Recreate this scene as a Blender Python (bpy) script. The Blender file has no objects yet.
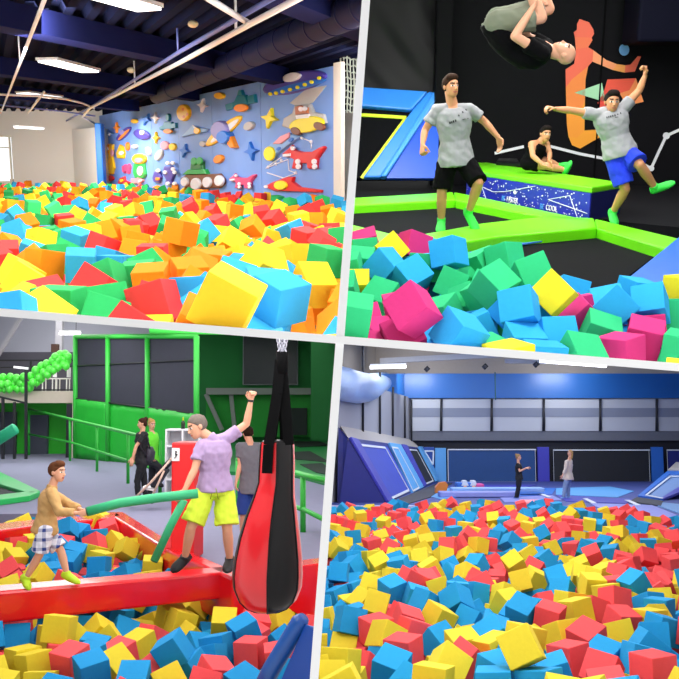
import bpy, bmesh, math, random
from mathutils import Vector, Matrix, Quaternion, noise
random.seed(7)
C = bpy.context.scene.collection
F = 48.0/36.0*679          # focal length in pixels of a 679 pixel wide frame
CX = CY = 339.5
PI = math.pi

# ------------------------------------------------------------------ camera
YH = {1: 166.0, 2: 110.0, 3: 395.0, 4: 440.0}       # eye level of each hall
EYE3 = 2.15
pitch = math.atan((YH[3]-CY)/F)
cam_d = bpy.data.cameras.new('camera'); cam_d.lens = 48; cam_d.sensor_width = 36
cam_d.clip_start = 0.1; cam_d.clip_end = 400
cam = bpy.data.objects.new('camera', cam_d); C.objects.link(cam)
CAM_M = Matrix.Translation((0, 0, EYE3)) @ Matrix.Rotation(PI/2+pitch, 4, 'X')
cam.matrix_world = CAM_M
bpy.context.scene.camera = cam

class Hall:
    """one hall: x right, y away from the viewer, z up, origin at eye level"""
    def __init__(s, i):
        s.i = i
        vh = (CY-YH[i])/F; n = math.sqrt(1+vh*vh)
        s.ax = (Vector((1, 0, 0)), Vector((0, vh/n, -1/n)), Vector((0, 1/n, vh/n)))
        B = Matrix((s.ax[0], s.ax[1], s.ax[2])).transposed().to_4x4()
        s.M = CAM_M @ B
    def ray(s, px, py):
        d = Vector(((px-CX)/F, (CY-py)/F, -1.0))
        return Vector((d.dot(s.ax[0]), d.dot(s.ax[1]), d.dot(s.ax[2])))
    def z(s, px, py, z):
        d = s.ray(px, py); return d*(z/d.z)
    def y(s, px, py, y):
        d = s.ray(px, py); return d*(y/d.y)
    def pl(s, px, py, p0, n):
        d = s.ray(px, py); return d*(p0.dot(n)/d.dot(n))
    def px(s, p):
        c = s.ax[0]*p[0]+s.ax[1]*p[1]+s.ax[2]*p[2]
        return (CX+F*c.x/-c.z, CY-F*c.y/-c.z)
H1, H2, H3, H4 = Hall(1), Hall(2), Hall(3), Hall(4)

# the party walls: border lines between the views, built as added slabs seen edge-on
def hline(x): return 312.3+0.081*x
def vline(y): return 366.0-0.0765*y

# ------------------------------------------------------------------ materials
def lin(h):
    h = h.lstrip('#'); v = [int(h[i:i+2], 16)/255 for i in (0, 2, 4)]
    return tuple(c/12.92 if c <= 0.04045 else ((c+0.055)/1.055)**2.4 for c in v)+(1,)
MATS = {}
def mat(name, hexcol, rough=0.6, var=0.06, scale=8.0, metal=0.0, bump=0.0, emit=0.0, spec=0.5, coat=0.0, alpha=1.0, trans=0.0):
    if name in MATS: return MATS[name]
    m = bpy.data.materials.new(name); m.use_nodes = True
    nt = m.node_tree; b = nt.nodes['Principled BSDF']
    col = lin(hexcol)
    tc = nt.nodes.new('ShaderNodeTexCoord'); nz = nt.nodes.new('ShaderNodeTexNoise')
    nz.inputs['Scale'].default_value = scale; nz.inputs['Detail'].default_value = 3
    nt.links.new(tc.outputs['Object'], nz.inputs['Vector'])
    mx = nt.nodes.new('ShaderNodeMix'); mx.data_type = 'RGBA'
    mx.inputs[6].default_value = tuple(c*(1-var) for c in col[:3])+(1,)
    mx.inputs[7].default_value = tuple(min(1, c*(1+var)) for c in col[:3])+(1,)
    nt.links.new(nz.outputs['Fac'], mx.inputs[0])
    nt.links.new(mx.outputs[2], b.inputs['Base Color'])
    b.inputs['Roughness'].default_value = rough; b.inputs['Metallic'].default_value = metal
    b.inputs['Specular IOR Level'].default_value = spec; b.inputs['Coat Weight'].default_value = coat
    b.inputs['Alpha'].default_value = alpha; b.inputs['Transmission Weight'].default_value = trans
    if emit:
        b.inputs['Emission Color'].default_value = col; b.inputs['Emission Strength'].default_value = emit
    if bump:
        bp = nt.nodes.new('ShaderNodeBump'); bp.inputs['Strength'].default_value = bump; bp.inputs['Distance'].default_value = 0.01
        nt.links.new(nz.outputs['Fac'], bp.inputs['Height']); nt.links.new(bp.outputs['Normal'], b.inputs['Normal'])
    MATS[name] = m; return m

# ------------------------------------------------------------------ mesh builder
class MB:
    def __init__(s): s.v = []; s.f = []; s.sm = []; s.mi = []; s.cur = 0
    def add(s, vs, fs, smooth=False):
        n = len(s.v); s.v += [Vector(v) for v in vs]
        for f in fs: s.f.append([i+n for i in f]); s.sm.append(smooth); s.mi.append(s.cur)
        return s
    def box(s, c, size, R=None):
        c = Vector(c); h = [x/2 for x in size]
        vs = [Vector((x*h[0], y*h[1], z*h[2])) for x in (-1, 1) for y in (-1, 1) for z in (-1, 1)]
        if R is not None: vs = [R @ v for v in vs]
        return s.add([v+c for v in vs], [(0, 1, 3, 2), (4, 6, 7, 5), (0, 4, 5, 1), (2, 3, 7, 6), (0, 2, 6, 4), (1, 5, 7, 3)])
    def bar(s, p, q, w, h, up=(0, 0, 1)):
        """box of width w and height h from p to q"""
        p = Vector(p); q = Vector(q); d = (q-p).normalized(); u = Vector(up)
        r = d.cross(u).normalized(); u = r.cross(d)
        vs = [e+r*(a*w/2)+u*(b*h/2) for e in (p, q) for a, b in ((-1, -1), (1, -1), (1, 1), (-1, 1))]
        return s.add(vs, [(3, 2, 1, 0), (4, 5, 6, 7), (0, 1, 5, 4), (1, 2, 6, 5), (2, 3, 7, 6), (3, 0, 4, 7)])
    def prism(s, pts, off):
        n = len(pts); pts = [Vector(p) for p in pts]; off = Vector(off)
        vs = pts+[p+off for p in pts]
        return s.add(vs, [tuple(range(n))[::-1], tuple(range(n, 2*n))]+[(i, (i+1) % n, n+(i+1) % n, n+i) for i in range(n)])
    def relief(s, pts, off, soft=0.12):
        """padded shape: outline raised by off with a rounded edge"""
        pts = [Vector(p) for p in pts]; n = len(pts); off = Vector(off)
        c = sum(pts, Vector())/n; rings = []
        for k, t in ((1, 0), (1, .55), (1-soft*.35, .85), (1-soft, 1)):
            rings.append([c+(p-c)*k+off*t for p in pts])
        vs = [v for r in rings for v in r]; fs = [tuple(range(n))[::-1]]
        for j in range(3):
            fs += [(j*n+i, j*n+(i+1) % n, (j+1)*n+(i+1) % n, (j+1)*n+i) for i in range(n)]
        fs.append(tuple(range(3*n, 4*n)))
        return s.add(vs, fs)
    def tube(s, path, r, n=8, caps=True, closed=False):
        path = [Vector(p) for p in path]; m = len(path)
        rr = r if isinstance(r, (list, tuple)) else [r]*m
        t0 = (path[1]-path[0]).normalized()
        a = t0.orthogonal().normalized(); vs = []; prev = t0
        for i, p in enumerate(path):
            if i == 0: t = t0
            elif i == m-1: t = (path[i]-path[i-1]).normalized()
            else: t = ((path[i+1]-p).normalized()+(p-path[i-1]).normalized()).normalized()
            q = prev.rotation_difference(t); a = (q @ a); a = (a-t*a.dot(t)).normalized(); prev = t
            b = t.cross(a)
            vs += [p+(a*math.cos(k*2*PI/n)+b*math.sin(k*2*PI/n))*rr[i] for k in range(n)]
        fs = [(i*n+k, i*n+(k+1) % n, (i+1)*n+(k+1) % n, (i+1)*n+k) for i in range(m-1) for k in range(n)]
        if caps: fs += [tuple(range(n))[::-1], tuple(range((m-1)*n, m*n))]
        return s.add(vs, fs, True)
    def loft(s, rings, n=20, caps=True):
        """rings: (centre, side vector * half width, front vector * half depth)"""
        vs = []; m = len(rings)
        for c, a, b in rings:
            c = Vector(c); a = Vector(a); b = Vector(b)
            vs += [c+a*math.cos(k*2*PI/n)+b*math.sin(k*2*PI/n) for k in range(n)]
        fs = [(i*n+k, i*n+(k+1) % n, (i+1)*n+(k+1) % n, (i+1)*n+k) for i in range(m-1) for k in range(n)]
        if caps: fs += [tuple(range(n))[::-1], tuple(range((m-1)*n, m*n))]
        return s.add(vs, fs, True)
    def ball(s, c, r, n=12, R=None):
        c = Vector(c); r = (r, r, r) if not isinstance(r, (list, tuple, Vector)) else r
        vs = []; h = max(4, n//2+1)
        for i in range(h+1):
            th = PI*i/h
            for k in range(n):
                v = Vector((r[0]*math.sin(th)*math.cos(2*PI*k/n), r[1]*math.sin(th)*math.sin(2*PI*k/n), -r[2]*math.cos(th)))
                vs.append(c+(R @ v if R is not None else v))
        fs = [(i*n+k, i*n+(k+1) % n, (i+1)*n+(k+1) % n, (i+1)*n+k) for i in range(h) for k in range(n)]
        return s.add(vs, fs, True)
    def mesh(s, name, mats, off=Vector((0, 0, 0)), weld=True):
        me = bpy.data.meshes.new(name)
        me.from_pydata([v-off for v in s.v], [], s.f)
        for m in (mats if isinstance(mats, (list, tuple)) else [mats]): me.materials.append(m)
        me.polygons.foreach_set('use_smooth', s.sm); me.polygons.foreach_set('material_index', s.mi)
        bm = bmesh.new(); bm.from_mesh(me)
        if weld: bmesh.ops.remove_doubles(bm, verts=bm.verts, dist=1e-5)
        bmesh.ops.recalc_face_normals(bm, faces=bm.faces); bm.to_mesh(me); bm.free()
        return me

HALL_OF = {}; ORG = {}
def tag(o, label, cat, group=None, kind=None):
    if label: o['label'] = label
    if cat: o['category'] = cat
    if group: o['group'] = group
    if kind: o['kind'] = kind
    return o
def put(o, hall, loc):
    o.matrix_world = hall.M @ Matrix.Translation(loc); HALL_OF[o.name] = hall; ORG[o.name] = Vector(loc); C.objects.link(o)
def thing(name, hall, loc, label, cat, group=None):
    o = bpy.data.objects.new(name, None); o.empty_display_size = 0.1
    put(o, hall, loc); return tag(o, label, cat, group)
def base_of(vs):
    x = [v.x for v in vs]; y = [v.y for v in vs]; z = [v.z for v in vs]
    return Vector(((min(x)+max(x))/2, (min(y)+max(y))/2, min(z)))
def build(name, mb, m, hall=None, parent=None, label=None, cat=None, group=None, kind=None, bevel=0, weld=True):
    if parent is not None:
        hall = HALL_OF[parent.name]; org = ORG[parent.name]
    else: org = base_of(mb.v)
    me = mb.mesh(name, m, org, weld); o = bpy.data.objects.new(name, me)
    if parent is not None:
        C.objects.link(o); o.parent = parent; HALL_OF[o.name] = hall; ORG[o.name] = org
    else: put(o, hall, org)
    if bevel:
        md = o.modifiers.new('soft edge', 'BEVEL'); md.width = bevel; md.segments = 2; md.limit_method = 'ANGLE'
    return tag(o, label, cat, group, kind)
def struct(name, mb, m, hall, bevel=0):
    return build(name, mb, m, hall, kind='structure', bevel=bevel)
def lamp(name, hall, loc, target, w, h, power, col=(1, 1, 1)):
    d = bpy.data.lights.new(name, 'AREA'); d.shape = 'RECTANGLE'; d.size = w; d.size_y = h; d.energy = power; d.color = col
    o = bpy.data.objects.new(name, d); C.objects.link(o)
    z = (Vector(loc)-Vector(target)).normalized(); x = Vector((0, 1, 0)).cross(z)
    if x.length < 1e-3: x = Vector((1, 0, 0))
    x.normalize(); y = z.cross(x)
    o.matrix_world = hall.M @ (Matrix.Translation(loc) @ Matrix((x, y, z)).transposed().to_4x4())
    return o

# ------------------------------------------------------------------ curves of the outline
def ell(cx, cy, rx, ry, rot=0, n=20):
    c, s = math.cos(math.radians(rot)), math.sin(math.radians(rot))
    return [(cx+rx*math.cos(t)*c-ry*math.sin(t)*s, cy+rx*math.cos(t)*s+ry*math.sin(t)*c) for t in [2*PI*k/n for k in range(n)]]
def star(cx, cy, rx, ry, rot=0, k=4, inner=.38):
    c, s = math.cos(math.radians(rot)), math.sin(math.radians(rot)); out = []
    for j in range(2*k):
        q = 1 if j % 2 == 0 else inner; t = PI*j/k+PI/2
        x, y = rx*q*math.cos(t), ry*q*math.sin(t); out.append((cx+x*c-y*s, cy+x*s+y*c))
    return out

def slab_fill_light(name, hall, px, Y, w, l, power, col=(1, 1, 1)):
    """added area light hidden edge-on beneath the divider slab above a lower hall"""
    a, b = hall.ray(0, hline(0)), hall.ray(679, hline(679)); n = a.cross(b).normalized()
    if n.z < 0: n = -n
    p = hall.y(px, hline(px)+1.2, Y)-n*.02; x = (b-a).normalized(); y = n.cross(x)
    d = bpy.data.lights.new(name, 'AREA'); d.shape = 'RECTANGLE'; d.size = w; d.size_y = l; d.energy = power; d.color = col
    o = bpy.data.objects.new(name, d); C.objects.link(o)
    o.matrix_world = hall.M @ (Matrix.Translation(p) @ Matrix((x, y, n)).transposed().to_4x4())
    return o
# ------------------------------------------------------------------ foam cubes
# colour letter, position in mm from eye level, rotation (quaternion x y z * 500)
FOAM = {
 1: ('Y-550,4408,-655,364,70,-99;B-383,5808,-842,-279,100,368;R-1220,5932,-897,164,-282,282;Y-214,7211,-937,-125,-179,-224;Y-602,7195,-794,-414,25,-216;O-1729,9916,-712,-303,121,372;O-2773,8484,-907,-145,-323,-80;Y-1796,5368,-916,146,-63,472;G-118,8394,-866,43,12,454;G-1473,5600,-953,-71,-92,-485;B-1873,5041,-857,-33,-85,-346;B-2403,8392,-907,-182,-291,260;O-1543,7411,-943,-12,315,388;R-1923,7092,-945,91,-251,-297;G-1785,5705,-890,-271,-235,-257;Y-2722,7739,-973,21,-227,72;O-1264,7577,-915,-262,231,-152;G-1919,7402,-931,-91,-90,-51;R-1124,4783,-923,80,-233,420;O37,5696,-1022,-18,218,-285;G-1540,5987,-943,48,-120,-477;Y-1386,11607,-954,156,-187,-173;Y-453,8790,-892,-60,-7,196;R-2602,9973,-883,-97,8,-427;Y-3618,10985,-896,-182,268,-366;B-2992,10336,-848,-17,72,-401;B-991,6164,-882,-63,-361,-7;Y-2873,8114,-972,243,-415,-20;R-416,11133,-891,-152,355,-282;O-721,4583,-846,131,27,347;O-2270,9991,-977,-173,36,-10;R-2049,6264,-935,-248,-427,-69;B-495,5748,-1120,-18,-385,306;G-1729,8158,-943,-342,-231,282;O-1257,7979,-922,-129,108,-468;O-1888,9963,-955,7,58,212;R-236,10491,-925,-378,-260,-42;B-766,6502,-845,269,-105,-326;G-1712,7714,-940,-236,244,-245;R-1853,8981,-900,9,-8,354;G42,11161,-889,86,381,291;O-2783,12048,-944,-53,275,-400;R-3382,9149,-900,58,-36,405;B-520,6238,-852,16,-327,-373;O-2421,10853,-932,292,58,-10;B-2285,9026,-958,-245,292,-300;O-1248,8430,-903,5,45,-330;Y-1203,5674,-1110,61,-72,341;G-2977,9398,-955,-218,443,-74;O-1160,7095,-983,-144,115,-465;B-4,5140,-1071,-279,-103,-248;Y-2073,5897,-937,45,-137,146;B-3894,11222,-913,-164,-140,-100;Y-1590,12455,-964,-28,-71,-494;B-3286,9638,-939,82,51,383;Y-3168,11480,-867,-36,-369,25;R-2851,12417,-886,-24,-56,-226;B-2120,8559,-964,-349,42,355;O82,6217,-990,60,78,-391;R-3302,8655,-920,175,352,-106;O-399,6050,-1141,317,111,-272;O-3868,10655,-960,464,-106,-150;Y-1215,10836,-1105,-108,3,254;O-1678,8540,-956,138,111,445;Y-576,9142,-920,170,-372,-4;G-1701,10388,-939,-112,76,419;R-116,9732,-969,112,155,461;R-542,11660,-906,32,13,-468;O-379,6355,-1170,-48,-22,-416;B-805,5692,-904,-194,-406,-201;O-360,6690,-1204,54,21,-416;G-3006,9857,-978,-138,193,-440;O-2963,8774,-956,138,144,-453;R-138,11915,-892,-63,43,379;G-1766,11013,-915,-134,386,-146;R-383,12334,-906,277,106,-396;B-876,7829,-929,350,10,212;B-4155,11846,-907,-239,-437,0;B-4304,12125,-901,15,44,-142;O-321,7444,-1145,-308,204,-167;O-1291,9345,-1002,16,49,-403;B-406,7730,-1014,179,71,420;O-2034,10339,-954,-156,-51,-254;R-838,10305,-996,-457,33,173;B-380,4422,-962,32,-53,-335;G-3512,11335,-926,-154,-370,292;R-195,11438,-931,83,-28,50;O-1524,11196,-1144,76,26,-309;G-3882,12361,-1003,-172,122,143;O-1150,11726,-1145,-74,-99,484;Y-4510,11753,-927,-378,-305,-46;Y-35,4184,-939,-344,-29,-359;O-1197,12094,-1157,-139,241,-236;R-1324,6377,-1005,296,356,-168;B-976,6748,-996,108,176,154;Y-590,10557,-1041,188,-169,-126;O-1421,9024,-957,-384,278,-135;O-27,7607,-1142,65,-120,479;O79,7083,-1110,-171,330,205;O-145,5754,-1223,206,-74,434;O145,9170,-949,93,101,92;O-1740,11515,-1145,61,-33,-412;R-2902,8980,-1188,-53,-102,-411;Y-100,8488,-1139,53,380,-54;O-3020,8109,-1202,185,211,-377;Y-2825,7761,-1240,-36,-242,388;Y-890,9074,-1040,-322,-25,352;G-1606,9753,-1087,236,-383,-201;B-426,6556,-911,8,23,499;G-2648,8275,-1218,-377,-29,-312;G-1931,12170,-970,-121,-7,327;O-2247,11850,-1034,203,300,22;O-1134,11385,-1173,271,124,-24',
     'O-1017,8831,-1128,-175,159,169;G-1831,11153,-1144,186,29,11;Y-301,8213,-1119,259,-137,-260;Y-2456,8651,-1123,70,27,87;B-223,10004,-1167,-296,-146,-281;R-1566,8000,-1152,30,76,-461;G-367,9577,-1146,-334,128,324;R-2721,10577,-1147,174,337,129;B-3347,10389,-1161,-26,-143,290;Y-118,12119,-1168,-65,-145,-471;G-1669,4950,-1122,-373,115,-71;Y-2178,8145,-1143,-337,104,200;Y-920,5428,-1155,-309,1,392;R-1291,6783,-1124,103,-162,-443;G-3041,11040,-1134,268,-103,408;O-3343,10034,-1146,13,-33,108;Y-3272,8816,-1163,8,61,-425;B-746,9571,-1038,-156,458,123;R-4,10828,-1130,356,-48,15;G-90,11741,-1165,-24,-43,498;Y-4580,11989,-1148,71,-22,480;Y-710,6584,-1156,-249,-20,44;B-2905,11292,-1153,-181,-13,453;O-947,11100,-1162,-47,372,-329;O-3591,9856,-1133,-215,-22,82;Y-2070,11300,-980,-123,-395,-277;Y-3025,10190,-1155,80,17,329;B-719,4376,-1108,-127,-276,-369;R-454,12281,-1166,-57,-283,-44;R-932,7535,-1148,-395,158,-82;O-2126,10908,-1067,279,386,-5;O-2445,10610,-1131,-86,40,-10;R46,10552,-1061,77,59,332;O-1853,6011,-1155,29,-16,-243;Y-822,11633,-1131,-327,34,302;R-1338,7734,-1147,-13,64,-491;R-624,10986,-1148,190,-38,-158;B-3336,11276,-1161,304,101,221;Y-3490,9212,-1151,23,64,-355;B-2910,12292,-1147,324,34,378;G-3059,10735,-1109,-115,-32,484;R-627,7371,-1128,67,-44,-476;R-562,8042,-1028,216,-302,323;Y-3869,10926,-1127,-82,0,-430;B-869,8479,-1147,28,388,292;B-117,12442,-1149,17,61,27;Y-2604,11827,-1146,206,-345,-248;Y-1049,4504,-1167,82,-56,-489;Y-830,6997,-1139,345,310,168;Y-2396,10239,-1133,-310,-112,315;Y-1917,5609,-1154,181,-289,167;G-730,4684,-1121,-106,81,-480;Y-1012,10512,-1123,-223,238,38;G-840,10735,-1155,-16,141,-432;O-1482,8365,-1164,-12,25,-218;R-1015,6408,-1128,-23,-30,-386;R-807,5017,-1165,375,52,-326;B112,11140,-1166,356,-44,-344;Y-691,6155,-1137,-174,295,-311;B-796,10031,-1160,23,-77,-88;R-378,10775,-1157,292,21,248;O-1698,9049,-1165,204,282,299;R-429,8536,-1164,-152,40,-373;B-1498,6608,-1150,-112,0,430;R-15,10286,-1138,-267,-241,230;O-2925,8493,-1163,-32,36,98;Y-3003,10454,-1115,-321,46,3;G-4072,11259,-1159,395,280,22;R-3718,10413,-1159,38,-115,-418;O-629,5381,-1163,56,61,-364;Y-2347,6162,-1047,-82,26,410;R-2461,6436,-1141,303,67,63;G-1661,6262,-1059,-26,135,-477;O-2601,6866,-1155,53,-33,-271;R-3745,11752,-1022,-148,-225,421;Y-3355,12145,-982,5,-189,231;B-567,6871,-977,158,-63,-455;R214,9757,-1126,-223,156,319;Y-618,11999,-1160,-171,38,-372', 55),
 2: ('M404,4884,-1069,-37,424,197;B662,4869,-1208,-7,-280,-384;G980,5648,-1076,-303,-3,-303;B1082,5319,-1160,-43,147,465;Y1323,5497,-1101,54,446,-105;G73,4956,-1119,-229,303,-206;B797,6557,-1014,-143,-272,389;M1643,5112,-1377,-2,-24,-212;B2025,5772,-1231,-188,-19,-120;M1839,5307,-1341,64,30,-85;G1369,4966,-1364,38,128,-307;B526,6480,-1172,132,-159,-447;B1752,5608,-1209,-185,-84,289;G1285,5940,-1053,-340,247,142;G1598,5396,-1332,19,-397,293;B339,6612,-1121,145,104,211;G1234,6695,-1074,-318,-197,-326;B1285,5202,-1316,-164,-13,27;B1078,5143,-1339,-372,328,57;G824,6434,-1226,-271,106,406;G299,6267,-1290,122,110,-424;M593,7210,-1062,-114,-4,-272;G2017,5151,-1373,4,21,-128;Y923,4759,-1334,-16,-5,427;M365,5025,-1278,69,284,187;B1148,4914,-1371,-18,-12,-499;M1543,5634,-1292,37,-462,-30;Y382,7014,-1071,456,104,161;G687,5882,-1324,-100,-54,465;Y2387,6179,-1219,305,-155,-165;B1639,6305,-1263,166,-258,-246;B849,5408,-1318,-25,-111,2;B2048,6128,-1232,14,41,84;G1075,6840,-1149,161,231,-107;G2288,5881,-1318,240,-435,50;G971,5901,-1188,32,-124,-202;B1798,5913,-1270,-284,-27,-61;Y113,6425,-1249,102,-12,-19;M228,7649,-1103,74,-70,-1;G65,6636,-1151,65,-14,-375;G155,6849,-1140,9,-77,492;G21,6156,-1219,-49,-109,485;G217,7401,-1144,-52,-87,-348;G869,6067,-1290,-171,-158,422;G662,6723,-1150,-37,-30,-458;B1085,5557,-1233,242,-182,91;M229,5434,-1377,-227,-56,155;M148,4970,-1357,-121,-326,250;M171,5709,-1357,140,-29,39;G838,4961,-1359,8,27,-485;G937,6687,-1292,-206,210,-404;M1586,5885,-1302,-45,-57,-32;Y1868,4695,-1429,8,-1,-90;M1945,5556,-1361,-67,30,314;B743,6861,-1386,18,12,399;B1301,5493,-1361,-279,38,208;M406,5865,-1284,50,16,-497;B894,5759,-1393,-348,194,300;G1137,5927,-1482,273,-110,-260;B498,5187,-1394,-151,255,-125;B1938,5773,-1509,-199,294,-248;B511,4859,-1401,-60,287,289;G1038,6390,-1266,-157,-253,99;B580,7055,-1252,-407,-151,-248;M437,5566,-1299,89,-31,176;G2063,5512,-1584,-402,171,136;G977,7073,-1202,27,34,142;B778,6912,-1182,21,7,465;M508,6628,-1335,-226,-10,-309',
     'B625,5665,-1490,-109,-384,232;G286,6995,-1360,39,167,210;B1166,5661,-1513,-286,86,123;M1950,6237,-1437,184,-303,-293;G508,6364,-1421,63,-165,292;M1077,5422,-1508,-287,-166,-252;B460,5894,-1481,16,-50,7;G1286,6235,-1432,4,-2,420;B5,6942,-1338,-328,59,-370;Y1700,5640,-1519,-382,-26,-301;M897,4791,-1582,327,-350,111;M2163,6158,-1454,306,-95,382;B1863,4963,-1572,151,282,312;G461,7224,-1278,262,154,9;G1449,5552,-1503,-443,-26,-189;G1039,6183,-1438,185,160,154;B237,6721,-1373,-313,213,-243;Y2428,6175,-1428,-340,72,355;M47,6255,-1441,471,-92,-19;B391,5589,-1519,70,22,110;M1397,5798,-1504,27,54,109;B371,4944,-1587,-9,-141,479;B1147,4962,-1580,17,13,499;B1698,6129,-1469,42,-67,-442;G1355,5199,-1570,33,-32,363;B250,5231,-1557,-76,-239,-433;G939,5112,-1559,-197,210,300;M572,7458,-1134,339,-138,253;G94,7135,-1232,102,52,-357;B783,7267,-1158,-142,181,368;B754,6297,-1426,292,32,-183;G21,5975,-1398,126,-140,354;B27,5206,-1375,315,-293,195;G1231,6742,-1334,210,127,156;G1284,6279,-1226,0,5,-451;G752,5177,-1351,-91,-13,-489;M51,5555,-1530,-1,-194,298;Y6,7580,-1262,-411,27,0;B1145,6104,-1190,-138,-29,227;G1304,5915,-1277,287,97,-268;B1231,5723,-1245,152,172,217;B1578,4828,-1507,-48,-176,144;B1256,4664,-1447,-77,79,-350;M1455,4619,-1592,53,-98,482;G37,5029,-1536,79,-311,-61;G1680,4544,-1548,-25,2,493;B1400,6557,-1239,-45,-2,163;B15,5315,-1550,87,89,-340', 47),
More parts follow.
